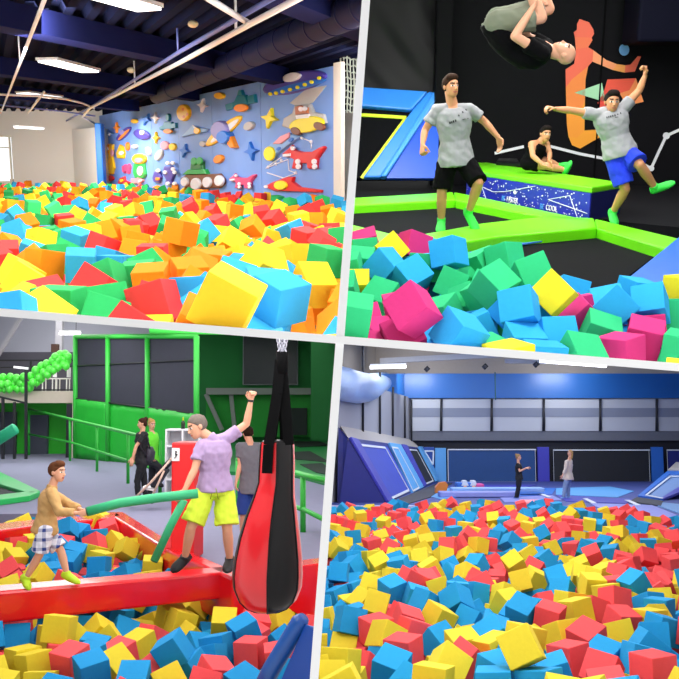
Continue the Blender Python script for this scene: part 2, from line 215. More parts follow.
 3: ('B-1539,8511,-2354,121,-78,-360;B-2204,8222,-2449,61,-29,139;Y-2752,9054,-2295,-18,50,341;R-872,9111,-2537,15,-5,-410;R-2470,8491,-2443,43,-48,252;Y-3799,11547,-2291,-382,-268,-169;Y-2841,8599,-2521,-39,-30,192;B-471,8331,-2523,-106,-286,50;Y-2491,11199,-2446,435,203,-140;Y-1260,11461,-2416,-407,236,154;B-975,9445,-2424,166,223,370;R-3394,11448,-2346,-68,56,-215;R-726,11250,-2453,256,280,324;B-1802,8115,-2512,98,5,10;R-1893,11497,-2393,238,-295,-259;B-3090,11890,-2432,-7,-78,-438;B-3400,9711,-2547,-50,-63,-281;Y-2024,9324,-2536,-131,-377,288;Y-4093,11424,-2421,18,-107,400;R-2182,12309,-2042,275,-409,0;Y-669,10363,-2565,-130,182,-438;Y-1772,10302,-2540,-78,-20,-477;R-583,8910,-2539,-265,203,259;Y-2191,11491,-2401,-249,254,-314;B-832,8048,-2530,-248,-163,122;Y-1251,9976,-2479,98,-72,351;Y-1736,11087,-2580,239,29,297;Y-2078,8530,-2500,178,43,231;R-1117,8260,-2504,-158,370,-293;Y-3137,13444,-2276,15,-238,235;B-1216,9182,-2515,295,170,-270;Y-1496,8217,-2579,179,-47,128;Y-1733,11972,-2391,104,54,2;B-2769,12004,-2369,-81,-108,-127;Y-1934,10551,-2526,69,-14,435;B-3704,12552,-2307,319,185,271;R-3640,10428,-2532,29,11,-232;B-4156,13961,-2050,373,288,-61;B-3280,12526,-2339,9,388,314;B-611,9360,-2534,195,56,241;Y-5321,14868,-2177,-17,-64,295;Y-3018,8807,-2534,127,312,-141;Y-1481,12248,-2385,-64,-191,-450;B-1089,11816,-2380,73,265,-382;R-1159,7895,-2496,10,-479,130;B-2372,10063,-2605,-184,-99,-209;Y-2550,9776,-2525,-179,224,399;Y-2428,11678,-2371,-47,-11,263;R-2144,8991,-2539,-10,-73,469;Y-2496,12244,-2299,-323,-379,-9;R-4429,12352,-2378,279,332,-16;R-924,9998,-2485,283,116,-396;Y-4606,12964,-2328,-242,112,406;B-3466,11154,-2596,-144,265,180;Y-2787,13539,-2326,-451,10,161;R-213,9890,-2513,-161,-241,371;B-1245,8889,-2547,-75,-59,-78;R-3676,13772,-2248,-20,-163,-376;B-2621,10377,-2528,-29,73,259;Y-584,11070,-2640,-306,206,-92;R-2822,11293,-2588,280,2,-162;B-2991,10600,-2518,242,-127,229;B-1366,8549,-2549,-134,-52,468;R-2168,12270,-2314,306,-144,264;B-3709,12828,-2225,-178,234,321;B-2446,9154,-2530,-27,46,-348;Y-3756,11377,-2590,-388,-94,-292;Y-4087,15152,-2111,211,169,-375;B-4278,13106,-2283,-33,-140,-143;Y-3430,14002,-2261,159,47,451;Y-2645,8184,-2577,-43,-45,-331;R-3701,14728,-2154,76,102,-479;Y-3609,10932,-2652,47,-56,-163;Y-2887,7836,-2503,80,24,-31;B-4030,12745,-2281,-72,166,407;B-2305,11392,-2632,-75,19,-59;B-2786,10039,-2503,-27,-8,-496;B-1480,9587,-2645,-113,120,-447;R-465,9287,-2740,-5,-190,-143;Y-4626,13862,-2250,33,15,163;Y-3168,11078,-2590,44,-113,185;R-1995,9791,-2600,-69,115,192;Y-2381,9489,-2535,-44,-166,42;B-3039,14284,-2252,-316,183,327;Y-3340,12838,-2318,-41,15,-406;B-1484,11330,-2656,29,126,-459;B-2644,11051,-2678,127,-317,103;B-952,11842,-2623,-242,394,-143;R-3590,10012,-2581,50,-268,262;B-4115,13380,-2259,-45,-179,265;B-3755,12073,-2350,47,26,-325;Y-5260,15132,-2139,-122,251,-319;B-2143,11961,-2409,-75,27,69;Y-1624,10011,-2653,239,-279,338;B-2400,8824,-2523,37,21,-441;Y-4808,14538,-2239,-56,209,-447;Y-4052,10765,-2429,388,-168,-193;B-2377,7707,-2516,253,-222,-339;B-4036,14229,-2165,114,-6,-106;B-3558,9386,-2477,-111,43,406;B-1175,11202,-2687,87,87,-238;Y-3506,15004,-2324,-150,-56,-422;R-4833,13696,-2253,-23,-37,-227;Y-273,9579,-2739,21,469,121;Y-321,10404,-2645,106,298,-288;Y-3506,13111,-2283,360,-59,305;Y-2746,9380,-2478,-153,-148,-424;Y-2964,9572,-2522,0,31,465;R-1778,8535,-2593,202,21,239;B-3759,14154,-2206,9,-34,-420;B-3992,12299,-2334,-45,-115,445;B-1499,12067,-2620,103,-73,-71;Y-2225,10847,-2707,101,314,-373;R-866,9708,-2587,164,-290,-371;Y-2272,13516,-2323,101,106,437;Y-4534,13286,-2287,-33,96,233;B-1474,10508,-2770,-303,-131,375;B-3096,9922,-2509,28,27,341;Y-3203,8537,-2611,89,-206,-434;Y-3039,13779,-2297,150,-334,-249;Y-4863,15205,-2202,-35,-13,-141;B-882,11359,-2677,18,-148,-440;B-121,8786,-2559,-236,-408,162;Y-4862,13155,-2276,-397,-10,-272;Y-1685,11578,-2650,170,-281,-361;Y-1393,11039,-2696,350,-93,-237;B-3108,11440,-2629,-69,-19,297;R-4127,13691,-2265,87,-58,303;R-388,11251,-2712,-23,67,-467;R-2444,13015,-2397,327,-24,-317;Y-4400,14119,-2269,55,-63,94;Y-720,8652,-2730,-71,-98,185;B-4322,15386,-2166,-211,-185,33;B-3408,12133,-2537,54,-75,-472;B-2881,12946,-2492,-403,4,183;Y-4116,15628,-2128,56,-31,464;B-4563,14956,-2187,32,-14,-206;Y-2260,10464,-2730,-213,188,362;B-3278,10153,-2733,364,120,237;Y-1931,12787,-2524,228,31,235;B-3632,11723,-2426,-220,-334,89;R-3527,12717,-2562,-10,35,-415;Y-5314,14105,-2267,334,-157,-188;B-5097,15400,-2218,15,120,462;R-2709,8934,-2541,-8,52,406;Y-4735,12488,-2310,350,-47,-272;Y-133,10632,-2431,-21,-340,-72;R-3284,13393,-2553,-259,-292,-31;R-4227,11944,-2487,90,-134,-6;R-4483,12737,-2500,-30,28,-451;Y-2714,11916,-2610,-105,-85,-11;B-2910,10936,-2645,-147,-339,297;B-531,10664,-2708,-310,-164,110;Y-4106,11712,-2604,57,338,101;B-3280,11711,-2662,-74,77,108;Y-3968,15380,-2178,201,185,-386;R-518,9823,-2766,-259,-230,150;B-1189,10367,-2552,328,-377,-4;B-2589,11543,-2655,-124,327,-327;Y-636,11498,-2670,-31,5,-465;B-223,10833,-2687,-464,-136,-80;B-3524,11525,-2654,11,373,160;B-1463,10175,-2790,-457,61,-128;R-3986,10875,-2657,314,287,-115;Y-444,10232,-2825,-319,-76,258;B-3000,13244,-2531,-55,-1,201;B-454,8849,-2810,87,18,-459;Y-2154,13067,-2616,81,148,240;Y-1960,11427,-2711,111,-5,-432;B-113,9143,-2606,28,99,137;Y-192,9205,-2855,100,23,478;R-1815,7753,-2573,33,210,-337;B-3600,13206,-2554,491,-52,-52;R-996,10866,-2679,-174,-316,345;R-3463,9383,-2766,-364,27,-232;B-649,9057,-2807,-7,26,-460;R-3239,13020,-2592,-37,-96,469;R-3048,12232,-2531,100,191,0;R-3357,8976,-2679,287,2,-303;B-1046,9466,-2726,22,28,137;B-223,8631,-2815,-126,295,175;R-4123,14874,-2298,-184,-132,-426;R-3794,12873,-2482,248,297,-274;B-2583,12671,-2538,309,-8,-371;R-4100,11465,-2716,-152,235,-232;Y-1682,11141,-2889,-248,-15,-419',
     'B-3978,14260,-2481,-119,-237,-424;R-4920,13351,-2490,-418,50,-267;Y-3108,12737,-2581,-276,-112,-359;B-3025,13629,-2522,-72,42,163;R-4338,14185,-2552,-9,9,-463;Y-4839,12602,-2588,-386,-111,84;R-1703,12423,-2554,111,226,427;B-2584,8592,-2740,-69,-2,405;R-4284,14624,-2475,18,-14,497;Y-3588,13558,-2502,46,116,-149;Y-2708,13853,-2554,-116,-201,-391;B-2072,12509,-2607,-351,-122,-37;R-2560,13529,-2475,52,142,376;B-4969,13983,-2412,174,-148,-33;B-3620,11919,-2672,17,-188,176;R-3454,13851,-2539,-58,89,445;B-3902,13733,-2501,9,142,336;Y-4145,15220,-2403,-139,-300,312;B-2548,7879,-2782,-333,135,-188;R-4551,15279,-2391,168,-317,4;B-4580,14436,-2452,-123,135,-414;R-4324,13258,-2598,177,-397,216;B-1836,12160,-2574,117,-7,252;Y-4654,13371,-2562,301,75,-41;B-4164,12255,-2636,-7,4,-353;R-5013,15309,-2512,270,-81,-407;Y-3946,12588,-2568,-35,52,-496;Y-1790,7491,-2778,196,-257,221;B-1144,7755,-2740,-415,149,-147;Y-3294,12456,-2593,-50,-25,-151;B-2161,12216,-2581,20,83,364;R-1549,7874,-2655,-126,-270,212;R-2224,8651,-2732,11,177,-94;B-3933,14903,-2482,-30,289,-304;Y-5115,14439,-2517,16,-13,484;B-3254,14136,-2469,-402,87,-81;R-2139,7829,-2765,-9,-32,-229;Y-182,7632,-2787,0,-13,203;R-4919,15607,-2437,-268,279,-241;B-5521,15153,-2374,-396,212,-23;R-5938,15354,-2426,-34,87,-491;B-2297,12736,-2558,-348,-43,48;R-2038,8274,-2761,258,188,110;B-1498,9038,-2756,167,355,292;R-4498,13748,-2560,-76,30,-204;Y-3474,14306,-2393,161,-338,-261;R-1903,11769,-2640,75,23,-161;Y-5366,15398,-2427,145,122,430;Y-5141,13675,-2541,227,-201,-274;R-3696,14455,-2392,84,-203,244;Y-4882,14706,-2429,-343,93,-282;B-1124,7428,-2789,-146,51,-464;Y-2926,14325,-2536,10,-13,-491;R-4739,12913,-2576,129,405,-107;R-5776,15044,-2497,-161,-393,217;R-626,8158,-2773,-284,-169,76;Y-1288,8107,-2755,100,-237,-372;R-4625,14064,-2535,-27,190,-427;B-4845,14268,-2460,-72,-181,-100;B-2722,12231,-2632,260,22,24;R-3719,14068,-2467,-209,288,133;R-4222,13551,-2526,-161,101,98;R-4841,13670,-2514,-41,12,369;R-3747,12321,-2580,16,16,-499;R-2659,13179,-2533,-165,125,136;R-5202,14737,-2437,-20,-48,371;R-3789,15258,-2468,-266,-288,-252;B-4137,13941,-2464,29,-253,417;B-3616,14737,-2471,186,-431,25;R-4014,13206,-2529,131,211,20;Y-2945,7854,-2786,119,10,95;B-2989,13991,-2522,404,282,-8;Y-123,7939,-2786,28,-21,-104;Y-4238,12554,-2573,-31,-95,490;Y-4827,15070,-2454,-199,-337,-163;Y-1316,11653,-2604,-105,-282,232;R-5259,14149,-2527,9,34,-497;R-4168,12889,-2470,-69,248,-387;Y-2376,8361,-2740,-76,23,440;Y-2817,9183,-2676,67,242,-349;R-4624,14801,-2469,16,-26,94;Y-2768,7571,-2747,-48,95,408;Y-5165,15019,-2409,67,-13,-495;R-2188,7427,-2773,-46,-25,146;Y-3911,12055,-2646,30,-1,-448;B-2460,12307,-2557,9,40,-329;B-4401,15067,-2498,-56,402,134;R-5555,14806,-2442,31,-91,70;Y-4229,15590,-2384,208,-300,120;B-3972,14569,-2487,46,5,-67;R-2314,11742,-2633,-142,314,72;R-3195,10474,-2686,-97,178,41;R-5454,14541,-2449,400,-298,36;B-1156,10098,-2718,331,182,271;R-814,8381,-2768,309,-167,347;B-22,9493,-2582,-2,-417,276;R-4713,12260,-2512,-30,239,-424;Y-3216,14567,-2394,-151,48,460;R-2870,12544,-2510,26,288,-207;R-2153,7437,-2503,-78,-326,371;R-1382,7407,-2566,128,29,-8;R-1087,7385,-2489,-248,309,-190;Y-2540,7435,-2596,34,287,-311;Y-798,7406,-2600,-175,297,-184;Y-1638,7366,-2507,28,10,352;Y-654,7826,-2621,70,151,447;Y-4318,11263,-2543,6,68,-487;Y-4588,15587,-2298,-6,221,203;B-5716,14826,-2178,455,-205,28;B-5248,13602,-2255,46,3,-489;Y-2458,13799,-2268,-1,40,449;Y-3021,8181,-2707,403,-87,173;Y-5546,14339,-2190,160,-10,77', 93),
 4: ('Y1261,6482,-1433,280,110,-262;R2308,6889,-1682,2,-4,111;B400,7215,-1752,-251,109,-51;Y795,6908,-1668,54,-451,150;B1764,8992,-1652,-159,-448,-151;R1829,7452,-1732,-21,-11,443;R2063,7780,-1651,-41,271,171;B97,8684,-1679,-54,-62,-488;B1174,9329,-1607,-43,-184,-422;R518,7556,-1702,-107,-357,319;Y650,6530,-1680,173,-295,-292;R2012,8908,-1689,179,-257,-352;Y411,8211,-1732,-132,22,-242;R1991,7104,-1752,81,126,456;Y957,9035,-1724,-52,111,-227;R2644,8728,-1698,29,80,-282;B3305,10384,-1608,40,367,-297;Y2339,9187,-1682,373,57,-315;B594,10459,-1677,33,97,-467;B867,8108,-1749,260,-275,-1;Y7,7245,-1725,-37,41,258;R2827,9539,-1639,-47,-80,-479;Y381,9708,-1721,-38,141,330;B2553,7750,-1721,-114,-337,-333;Y2485,8236,-1715,-88,7,297;B1070,6457,-1688,-10,-16,-53;B1366,6384,-1671,-37,-1,202;Y1937,8050,-1680,29,-87,-481;B1144,6756,-1673,-444,221,54;B1605,6991,-1741,-83,-40,491;Y2925,10734,-1680,-26,59,-495;B2129,7531,-1750,323,-216,309;B-7,12063,-1721,366,31,330;B2886,8328,-1685,351,101,7;Y1257,7537,-1691,-3,-72,121;B2716,8050,-1696,-72,0,-59;R337,8483,-1723,182,278,331;B1268,9106,-1781,32,390,-198;B880,9450,-1659,-123,-21,-461;Y2188,11199,-1700,-56,77,489;Y1024,7750,-1710,22,59,-493;Y2392,12664,-1682,-113,213,-184;B1285,7853,-1654,101,-130,31;Y1755,9680,-1707,-95,-213,-209;R648,8970,-1742,67,92,40;Y21,8554,-1934,15,-433,245;R1000,7345,-1732,142,120,411;R1836,6400,-1707,-297,-15,-46;B2352,7317,-1716,-64,27,-330;R661,8361,-1725,-65,42,-277;Y-109,6699,-1712,110,-406,-248;R4450,13428,-1713,-42,-159,-467;Y33,6378,-1679,67,-107,-351;B1530,10508,-1733,-73,-5,-245;B3187,9266,-1690,5,8,470;R820,10718,-1617,-344,253,-130;Y2543,12023,-1800,235,-132,-302;B2668,11121,-1805,-78,-232,419;Y556,12602,-1694,300,300,-86;R3675,13380,-1670,100,259,60;Y1523,7675,-1635,342,-128,285;B1866,12615,-1704,131,-69,-165;B2708,11548,-1717,286,80,378;Y-23,14230,-1681,102,139,97;B509,6895,-1813,-72,413,-175;B181,12649,-1725,-75,-387,-190;R2565,9430,-1729,-87,73,103;B2940,13295,-1730,-41,-133,111;B-32,11698,-1971,38,-77,-198;Y261,10510,-1836,416,-185,-124;R4657,12865,-1729,27,29,-497;B3638,14833,-1711,-112,-18,95;B801,12372,-1686,88,302,-40;R2410,14904,-1691,353,-353,-13;Y1138,10609,-1697,17,-87,-363;B3238,9692,-1726,-71,84,421;Y377,11437,-1801,-274,-120,337;Y1539,13699,-1732,-267,-331,-104;Y1643,11994,-1743,273,-72,300;Y1204,12189,-1697,-368,314,-66;Y1169,13171,-1705,109,-381,-151;R175,7833,-1902,-130,-465,127;B4074,13858,-1701,63,-12,-423;B847,10296,-1741,-274,298,-172;R3505,11665,-1708,71,132,456;R1652,14076,-1633,-354,-264,-196;R1681,10868,-1702,-234,-339,-254;Y2390,9646,-1690,-42,-23,-488;R1023,11138,-1695,41,99,-281;Y1855,10406,-1749,274,2,-396;Y2915,8745,-1702,-4,11,427;Y3342,14608,-1745,-108,-85,57;R2158,12632,-1904,-302,42,-65;Y-179,9694,-1869,-310,-239,218;Y3135,12012,-1773,128,-89,296;Y2853,13903,-1727,293,-322,-151;R3699,10993,-1727,-141,-205,-191;R2697,12845,-1786,-277,-46,289;Y1905,13916,-1779,-166,-102,434;B4168,14452,-1648,-221,261,363;R762,13986,-1661,-15,195,285;B1496,12452,-1816,-26,408,195;Y3442,9968,-1736,-127,-343,75;Y1420,5938,-1644,-47,62,-494;B147,12964,-1670,-36,24,433;R3927,12534,-1694,-144,-350,-107;R3908,11255,-1771,137,-111,4;R2329,10635,-1887,233,416,-62;B1429,8682,-1768,18,-293,-80;Y3379,12908,-1770,-114,-77,480;Y3014,10455,-1738,-7,-46,-312;B3832,14396,-1708,39,-258,413;R4059,11701,-1756,-9,-289,-119;Y4553,14069,-1729,-144,-162,-267;B1348,9519,-1794,96,-91,-451;R4041,13195,-1723,-4,-312,-58;R1692,11557,-1761,-87,-408,-262;Y3199,11509,-1722,123,-268,117;Y674,11159,-1670,-172,289,-349;B198,11810,-1914,14,-79,-206;Y943,13344,-1682,150,-241,256;Y420,13200,-1695,151,327,299;B1547,13026,-1797,-1,-150,-291;Y4222,14107,-1691,-366,-243,-3;R4763,13617,-1744,363,-41,232;Y3102,12425,-1802,346,296,-67;B-113,9035,-1996,-212,-27,-382;B-210,10801,-1930,-298,-225,261;Y3053,9001,-1744,-174,-30,137;Y2383,6404,-1732,-21,116,-332;Y4514,14368,-1641,-395,-234,103;B2849,14554,-1782,182,-24,-36;R3681,11958,-1684,-192,-332,-259;B198,12401,-1929,38,-134,268;Y1293,14234,-1709,-136,87,473;R2398,14252,-1925,55,-194,-256;R3183,10760,-1704,22,9,-499;Y-235,8698,-1918,-23,32,355;R4961,14116,-1726,236,-40,-14;B2414,11268,-1954,235,-426,113;Y3445,13949,-1886,365,-52,288;R606,9472,-1804,-22,426,-83;B372,8070,-1931,19,-379,-274;B799,13048,-1737,-238,-329,69;B2317,14657,-1893,-322,201,-228;R2441,13794,-1965,31,396,-295;Y76,7473,-1956,-155,304,-273;B1791,5931,-1657,100,-25,-435;Y3412,12156,-1782,83,10,-484;B-225,9395,-1959,114,113,-352;Y1632,6158,-1702,264,-126,389;B1433,11233,-1824,-192,-25,-252;B1304,10297,-1690,246,237,-278;B164,10176,-1926,-15,356,-339;Y440,12341,-1877,38,-50,-418;B33,10535,-1997,209,54,-173;Y733,14679,-1696,285,193,218;Y134,10947,-1945,-334,-66,31;R3127,8149,-1686,-36,29,-253;B4313,11383,-1673,32,-51,-488;R3594,10463,-1749,-47,-143,-65;B244,13755,-1726,-305,-362,147;B1739,9262,-1780,-310,14,342;R4808,13316,-1739,88,-349,114;Y3615,12430,-1759,-385,75,297;R1103,11475,-1734,206,430,-29;R262,8560,-1980,95,-51,332;Y-189,7009,-1735,41,-56,-495;B2593,14647,-1891,-47,-3,20;B918,12659,-1755,7,39,290;Y803,13662,-1759,-201,-113,-326;B-254,11980,-1945,-84,27,350;B276,14157,-1759,108,111,475;B-188,13044,-1906,363,15,28;R1969,12179,-1926,-289,-218,-282;Y2976,11022,-1735,-363,-90,327;Y3969,10876,-1937,243,-169,-230;B3083,14481,-1818,42,-64,321;R-131,14343,-1936,-42,-388,-67;Y4454,12180,-1875,-424,180,-122;B-123,12260,-1971,-269,-113,175;B15,13634,-1828,-78,164,-21;B4129,12697,-1901,80,-8,-368;R170,8247,-1994,11,192,423;B2741,7736,-1892,-194,-120,341;Y540,13843,-1799,-414,-43,233;Y4287,11613,-1936,1,-6,-118;Y3711,12774,-1813,-254,329,-39;R82,12055,-1985,-10,81,465;R4016,10596,-1912,26,58,40;B3493,9716,-1932,-152,265,63;B3121,13313,-1901,-73,251,-352;R4278,12971,-1906,311,-42,-388;Y473,11077,-1887,-129,324,-355;Y1691,9951,-1902,50,-331,-335;Y1725,8223,-1812,144,-175,445;Y855,7790,-1945,-256,148,367;Y1207,13747,-1756,10,56,-174;R929,11676,-1771,433,96,-162;Y3160,10163,-1804,188,-203,-179;B2024,9787,-1813,-105,153,346;Y1183,8260,-1795,145,-267,394;R3104,8378,-1936,209,312,330;R4968,13787,-1801,-200,221,-398;B3566,14667,-1954,3,-120,-195;B3394,14424,-1954,237,413,-103;R4512,13235,-1929,-52,71,491;R487,10219,-1920,-105,-319,336;Y1147,8932,-1949,157,116,459;B-215,7454,-1776,-60,-61,-345;Y2060,14511,-1882,114,19,-316;B302,12695,-1927,248,109,283;B2320,12116,-1966,82,7,362;B1534,9714,-1915,-468,-138,61;B1362,7298,-1744,-103,-25,-482;B2559,7029,-1814,85,189,-451;Y806,14282,-1712,82,-137,360;Y1762,11135,-1843,-181,-28,68;B2757,12031,-1929,-180,72,92;B1672,8032,-1948,-96,-142,458;Y2258,7149,-1928,-51,80,-76;Y3611,14134,-1924,-370,179,-58;B3028,12189,-1956,-203,106,319;R2973,11451,-1940,-8,8,426;Y4277,11241,-1906,87,282,-147;R623,8156,-1961,-24,157,423;B1333,6992,-1709,-365,27,341',
     'Y1984,13382,-1850,-244,390,96;Y3806,13980,-1928,-336,164,-83;R3648,13732,-1880,47,51,408;B3581,9467,-1901,467,140,24;R2198,7953,-1899,142,-114,-45;R4198,11941,-1934,-360,104,45;R109,12933,-1911,315,-83,357;R5212,14172,-1916,-87,-71,-485;Y2342,9290,-1937,22,-39,-173;B2278,6836,-1923,0,-5,367;R1006,11211,-1927,79,72,-81;B1615,6731,-1924,-407,-17,-63;B3903,12007,-1900,7,283,388;B1278,12920,-1858,-126,278,-73;R2548,12635,-1936,-72,-134,405;Y619,10516,-1914,-255,123,330;B775,14516,-1938,-335,-123,99;Y1394,6200,-1895,133,-360,-274;B1905,12715,-1930,-469,89,-89;B792,7173,-1861,-399,185,4;B2643,9660,-1929,269,77,-349;B2927,14254,-1922,123,16,244;R828,9374,-1895,92,56,486;B735,6267,-1933,-56,-56,485;Y4607,14559,-1895,-115,37,-60;B1231,9687,-1927,-88,-96,-221;R1971,6755,-1913,100,305,337;Y2844,10719,-1930,63,-47,450;B939,13216,-1928,-49,2,480;R1092,10386,-1934,-9,54,409;B514,7805,-1912,-188,419,193;R3710,12158,-1932,-100,-105,469;B3688,10727,-1907,-242,-272,241;B668,5941,-1919,-5,34,465;R5570,13943,-1748,215,-202,-375;B775,11849,-1855,116,-459,144;Y1948,8277,-1901,2,-240,65;B4486,12625,-1931,357,-157,277;Y2666,14337,-1896,-70,-436,157;R168,14391,-1901,8,94,488;R1428,7953,-1823,165,160,387;Y4704,13899,-1935,-101,-39,-255;B1422,13932,-1845,281,-350,-215;B3430,10884,-1917,7,-45,331;B184,6435,-1922,-69,42,411;Y1430,10275,-1939,-20,12,-155;Y1848,6506,-1927,70,47,-455;Y485,13532,-1843,-103,-461,-49;Y1007,12060,-1885,81,-3,-232;R4473,13726,-1900,76,12,460;Y2864,9504,-1887,28,337,-158;Y2071,9483,-1925,-8,60,359;R4321,14900,-1930,23,0,353;B827,7424,-1927,238,20,-212;R1429,8404,-1898,151,15,471;Y1241,6433,-1926,304,156,-314;Y2534,9041,-1914,330,99,-345;B2286,9735,-1930,163,303,-227;B2731,12370,-1932,-107,-6,0;B682,10842,-1886,-33,-134,13;Y2257,6535,-1911,178,-196,-353;Y1001,6923,-1937,280,146,-298;R1480,7647,-1870,484,113,-58;Y743,9970,-1927,352,-53,288;B4353,14575,-1868,52,92,-376;B3203,9526,-1919,137,-372,-226;B1887,7884,-1932,-66,-17,487;Y3672,11510,-1903,25,88,-140;Y2603,7303,-1920,94,62,-386;R876,10580,-1909,33,-366,68;B2015,9191,-1925,-125,11,-476;Y4806,14309,-1921,-142,260,57;Y2484,8028,-1932,12,401,299;Y1820,10227,-1928,88,-239,191;Y1281,11474,-1927,-147,-31,316;Y3760,11756,-1935,-6,86,-122;Y3461,13383,-1929,-7,361,17;R1799,6172,-1909,-303,-258,209;Y952,10889,-1845,223,-335,285;R736,6740,-1916,-162,329,-279;R3927,12940,-1900,51,39,-273;Y5527,14086,-1939,104,79,-210;R1208,12613,-1896,182,-54,-461;R5042,12862,-1932,10,244,414;B677,11222,-1930,-15,53,428;B1839,14211,-1919,-44,25,-494;Y3779,13430,-1888,154,-30,-280;Y2769,13099,-1910,107,-7,-369;Y3793,10026,-1927,113,-200,215;Y-169,6310,-1910,-234,273,-177;B5720,14321,-1919,30,-192,393;B37,6938,-1920,312,-76,38;B4004,12329,-1922,-49,-10,486;B2909,12793,-1933,230,199,-375;Y203,8885,-1934,62,-118,12;B1364,6708,-1924,-44,-40,334;R460,6296,-1854,-79,-58,-411;B1179,5971,-1898,-135,-25,-394;R4067,14590,-1929,492,-60,-65;R388,9910,-1891,-76,-386,154;Y1106,13454,-1921,-112,81,-104;B2708,8286,-1939,19,-76,-430;B3499,11317,-1929,157,464,-56;B332,6687,-1935,-29,32,-192;B215,13227,-1934,-305,-184,-201;B51,14010,-1923,13,-17,467;R2084,13957,-1934,285,-325,-251;Y2676,13519,-1882,47,437,-63;Y2725,7986,-1930,3,72,495;R2263,10244,-1929,-160,36,-192;R3976,14206,-1939,-150,331,208;Y628,12842,-1918,-82,44,-316;Y710,11465,-1715,-65,3,-465;B1122,8617,-1904,22,-74,-493;Y1536,14240,-1884,-81,-196,114;B2447,10030,-1919,216,240,76;R2986,9813,-1849,-55,-219,221;R2178,8431,-1795,-51,-126,54;R3268,11156,-1864,44,-324,-347;Y1871,5886,-1919,20,-376,-3;Y951,6095,-1882,266,195,-321;Y4753,11896,-1765,0,-68,486;R3494,8985,-1785,80,137,245;B8,14848,-1886,-93,-112,221;Y418,6032,-1720,-95,195,-429;B3937,14874,-1922,62,-113,-309;Y1526,5927,-1927,1,14,-447;Y3008,7814,-1813,29,176,230;R5290,13777,-1702,0,24,215;Y4676,14843,-1770,-219,268,-276;R3268,8598,-1858,165,259,-130;B2852,7424,-1816,-263,-76,-374;Y164,5919,-1722,-309,-107,-368;Y5658,14630,-1929,1,2,86', 104),
}
FOAMCOL = {1: dict(B='#2f9fd6', Y='#f6cb2c', G='#2bb160', R='#e23c3c', O='#f98a10'),
           2: dict(B='#2ba6e6', Y='#f2de2c', G='#2fc07c', M='#d2337c'),
           3: dict(B='#1a8fcb', Y='#dcc832', R='#f2555a'),
           4: dict(B='#2196d0', Y='#dfc934', R='#ee5054')}
CNAME = dict(B='blue', Y='yellow', G='green', R='red', O='orange', M='magenta')
PIT = {1: (.268, -.9, 5, 0, 'in the pit before the space wall'), 2: (.206, -1.3, 5.8, .11, 'in the heap before the green-edged trampolines'),
       3: (.26, -2.4, 9, .045, 'in the pit around the red beam'), 4: (.24, -1.7, 9, 0, 'in the wide pit of the blue hall')}
HALLS = {1: H1, 2: H2, 3: H3, 4: H4}
def foam_mat(i, c): return mat('foam %s %d' % (CNAME[c], i), FOAMCOL[i][c], rough=.85, var=.05, scale=30, bump=.12, spec=.25)
def cube_bm(s, bev):
    bm = bmesh.new(); bmesh.ops.create_cube(bm, size=s)
    if bev: bmesh.ops.bevel(bm, geom=bm.edges[:], offset=bev, segments=2, affect='EDGES', profile=.6)
    return bm
CUBES = {i: [] for i in PIT}      # foam cubes standing for themselves
def quat(a, b, c):
    w = max(0.0, 1-(a*a+b*b+c*c)); q = Quaternion((math.sqrt(w), a, b, c)); q.normalize(); return q
def crosses(hall, p, s):
    """does a cube at p reach through a party wall of its hall?"""
    a = hall.px(p); r = F*s*.9/Vector(p).length
    v = abs(a[0]-vline(a[1])) < r; h = abs(a[1]-hline(a[0])) < r
    return v or h
FCOUNT = {}
def foam_cube(i, c, p, q, scale=1.0):
    hall = HALLS[i]; s = PIT[i][0]; key = (i, c)
    if key not in FCOUNT:
        bm = cube_bm(s, s*.028); me = bpy.data.meshes.new('foam_cube'); bm.to_mesh(me); bm.free()
        me.materials.append(foam_mat(i, c)); FCOUNT[key] = me
        o = bpy.data.objects.new('foam_cube', me)
        FCOUNT[key] = o
    else: o = FCOUNT[key].copy()
    C.objects.link(o)
    o.matrix_world = hall.M @ (Matrix.Translation(p) @ q.to_matrix().to_4x4())
    tag(o, '%s foam cube %s' % (CNAME[c], PIT[i][4]), 'foam cube', '%s foam cubes %s' % (CNAME[c], PIT[i][4]))
    HALL_OF[o.name] = hall; CUBES[i].append((o, Vector(p), c))
    return o
def heap(i, items, soft=0, name='foam_cubes'):
    """cubes past the countable ones: one object"""
    hall = HALLS[i]; s = PIT[i][0]; cols = list(FOAMCOL[i]); mb = MB()
    h = s/2; base = [Vector((x, y, z))*h for x in (-1, 1) for y in (-1, 1) for z in (-1, 1)]
    FF = [(0, 1, 3, 2), (4, 6, 7, 5), (0, 4, 5, 1), (2, 3, 7, 6), (0, 2, 6, 4), (1, 5, 7, 3)]
    tb = cube_bm(s, s*.028); tb.verts.index_update(); tv = [v.co.copy() for v in tb.verts]; tf = [[v.index for v in f.verts] for f in tb.faces]; tb.free()
    for k, (c, p, q) in enumerate(items):
        mb.cur = cols.index(c)
        if k < soft: mb.add([p+(q @ b) for b in tv], tf)
        else: mb.add([p+(q @ b) for b in base], FF)
    return build(name, mb, [foam_mat(i, c) for c in cols], hall, label='jumble of smaller foam cubes filling the rest of the pit ' + PIT[i][4].split(' ', 3)[-1], cat='foam cubes', kind='stuff', weld=False)
def parse(t):
    for it in t.split(';'):
        v = [int(x) for x in it[1:].split(',')]
        yield it[0], Vector((v[0]/1000, v[1]/1000, v[2]/1000)), quat(v[3]/500, v[4]/500, v[5]/500)
def rquat():
    a = Vector((random.uniform(-1, 1), random.uniform(-1, 1), random.uniform(-1, 1))).normalized()
    return Quaternion(a, random.choice([.2, .4, .7, 1.0])) @ Quaternion((0, 0, 1), random.uniform(0, 6.28))
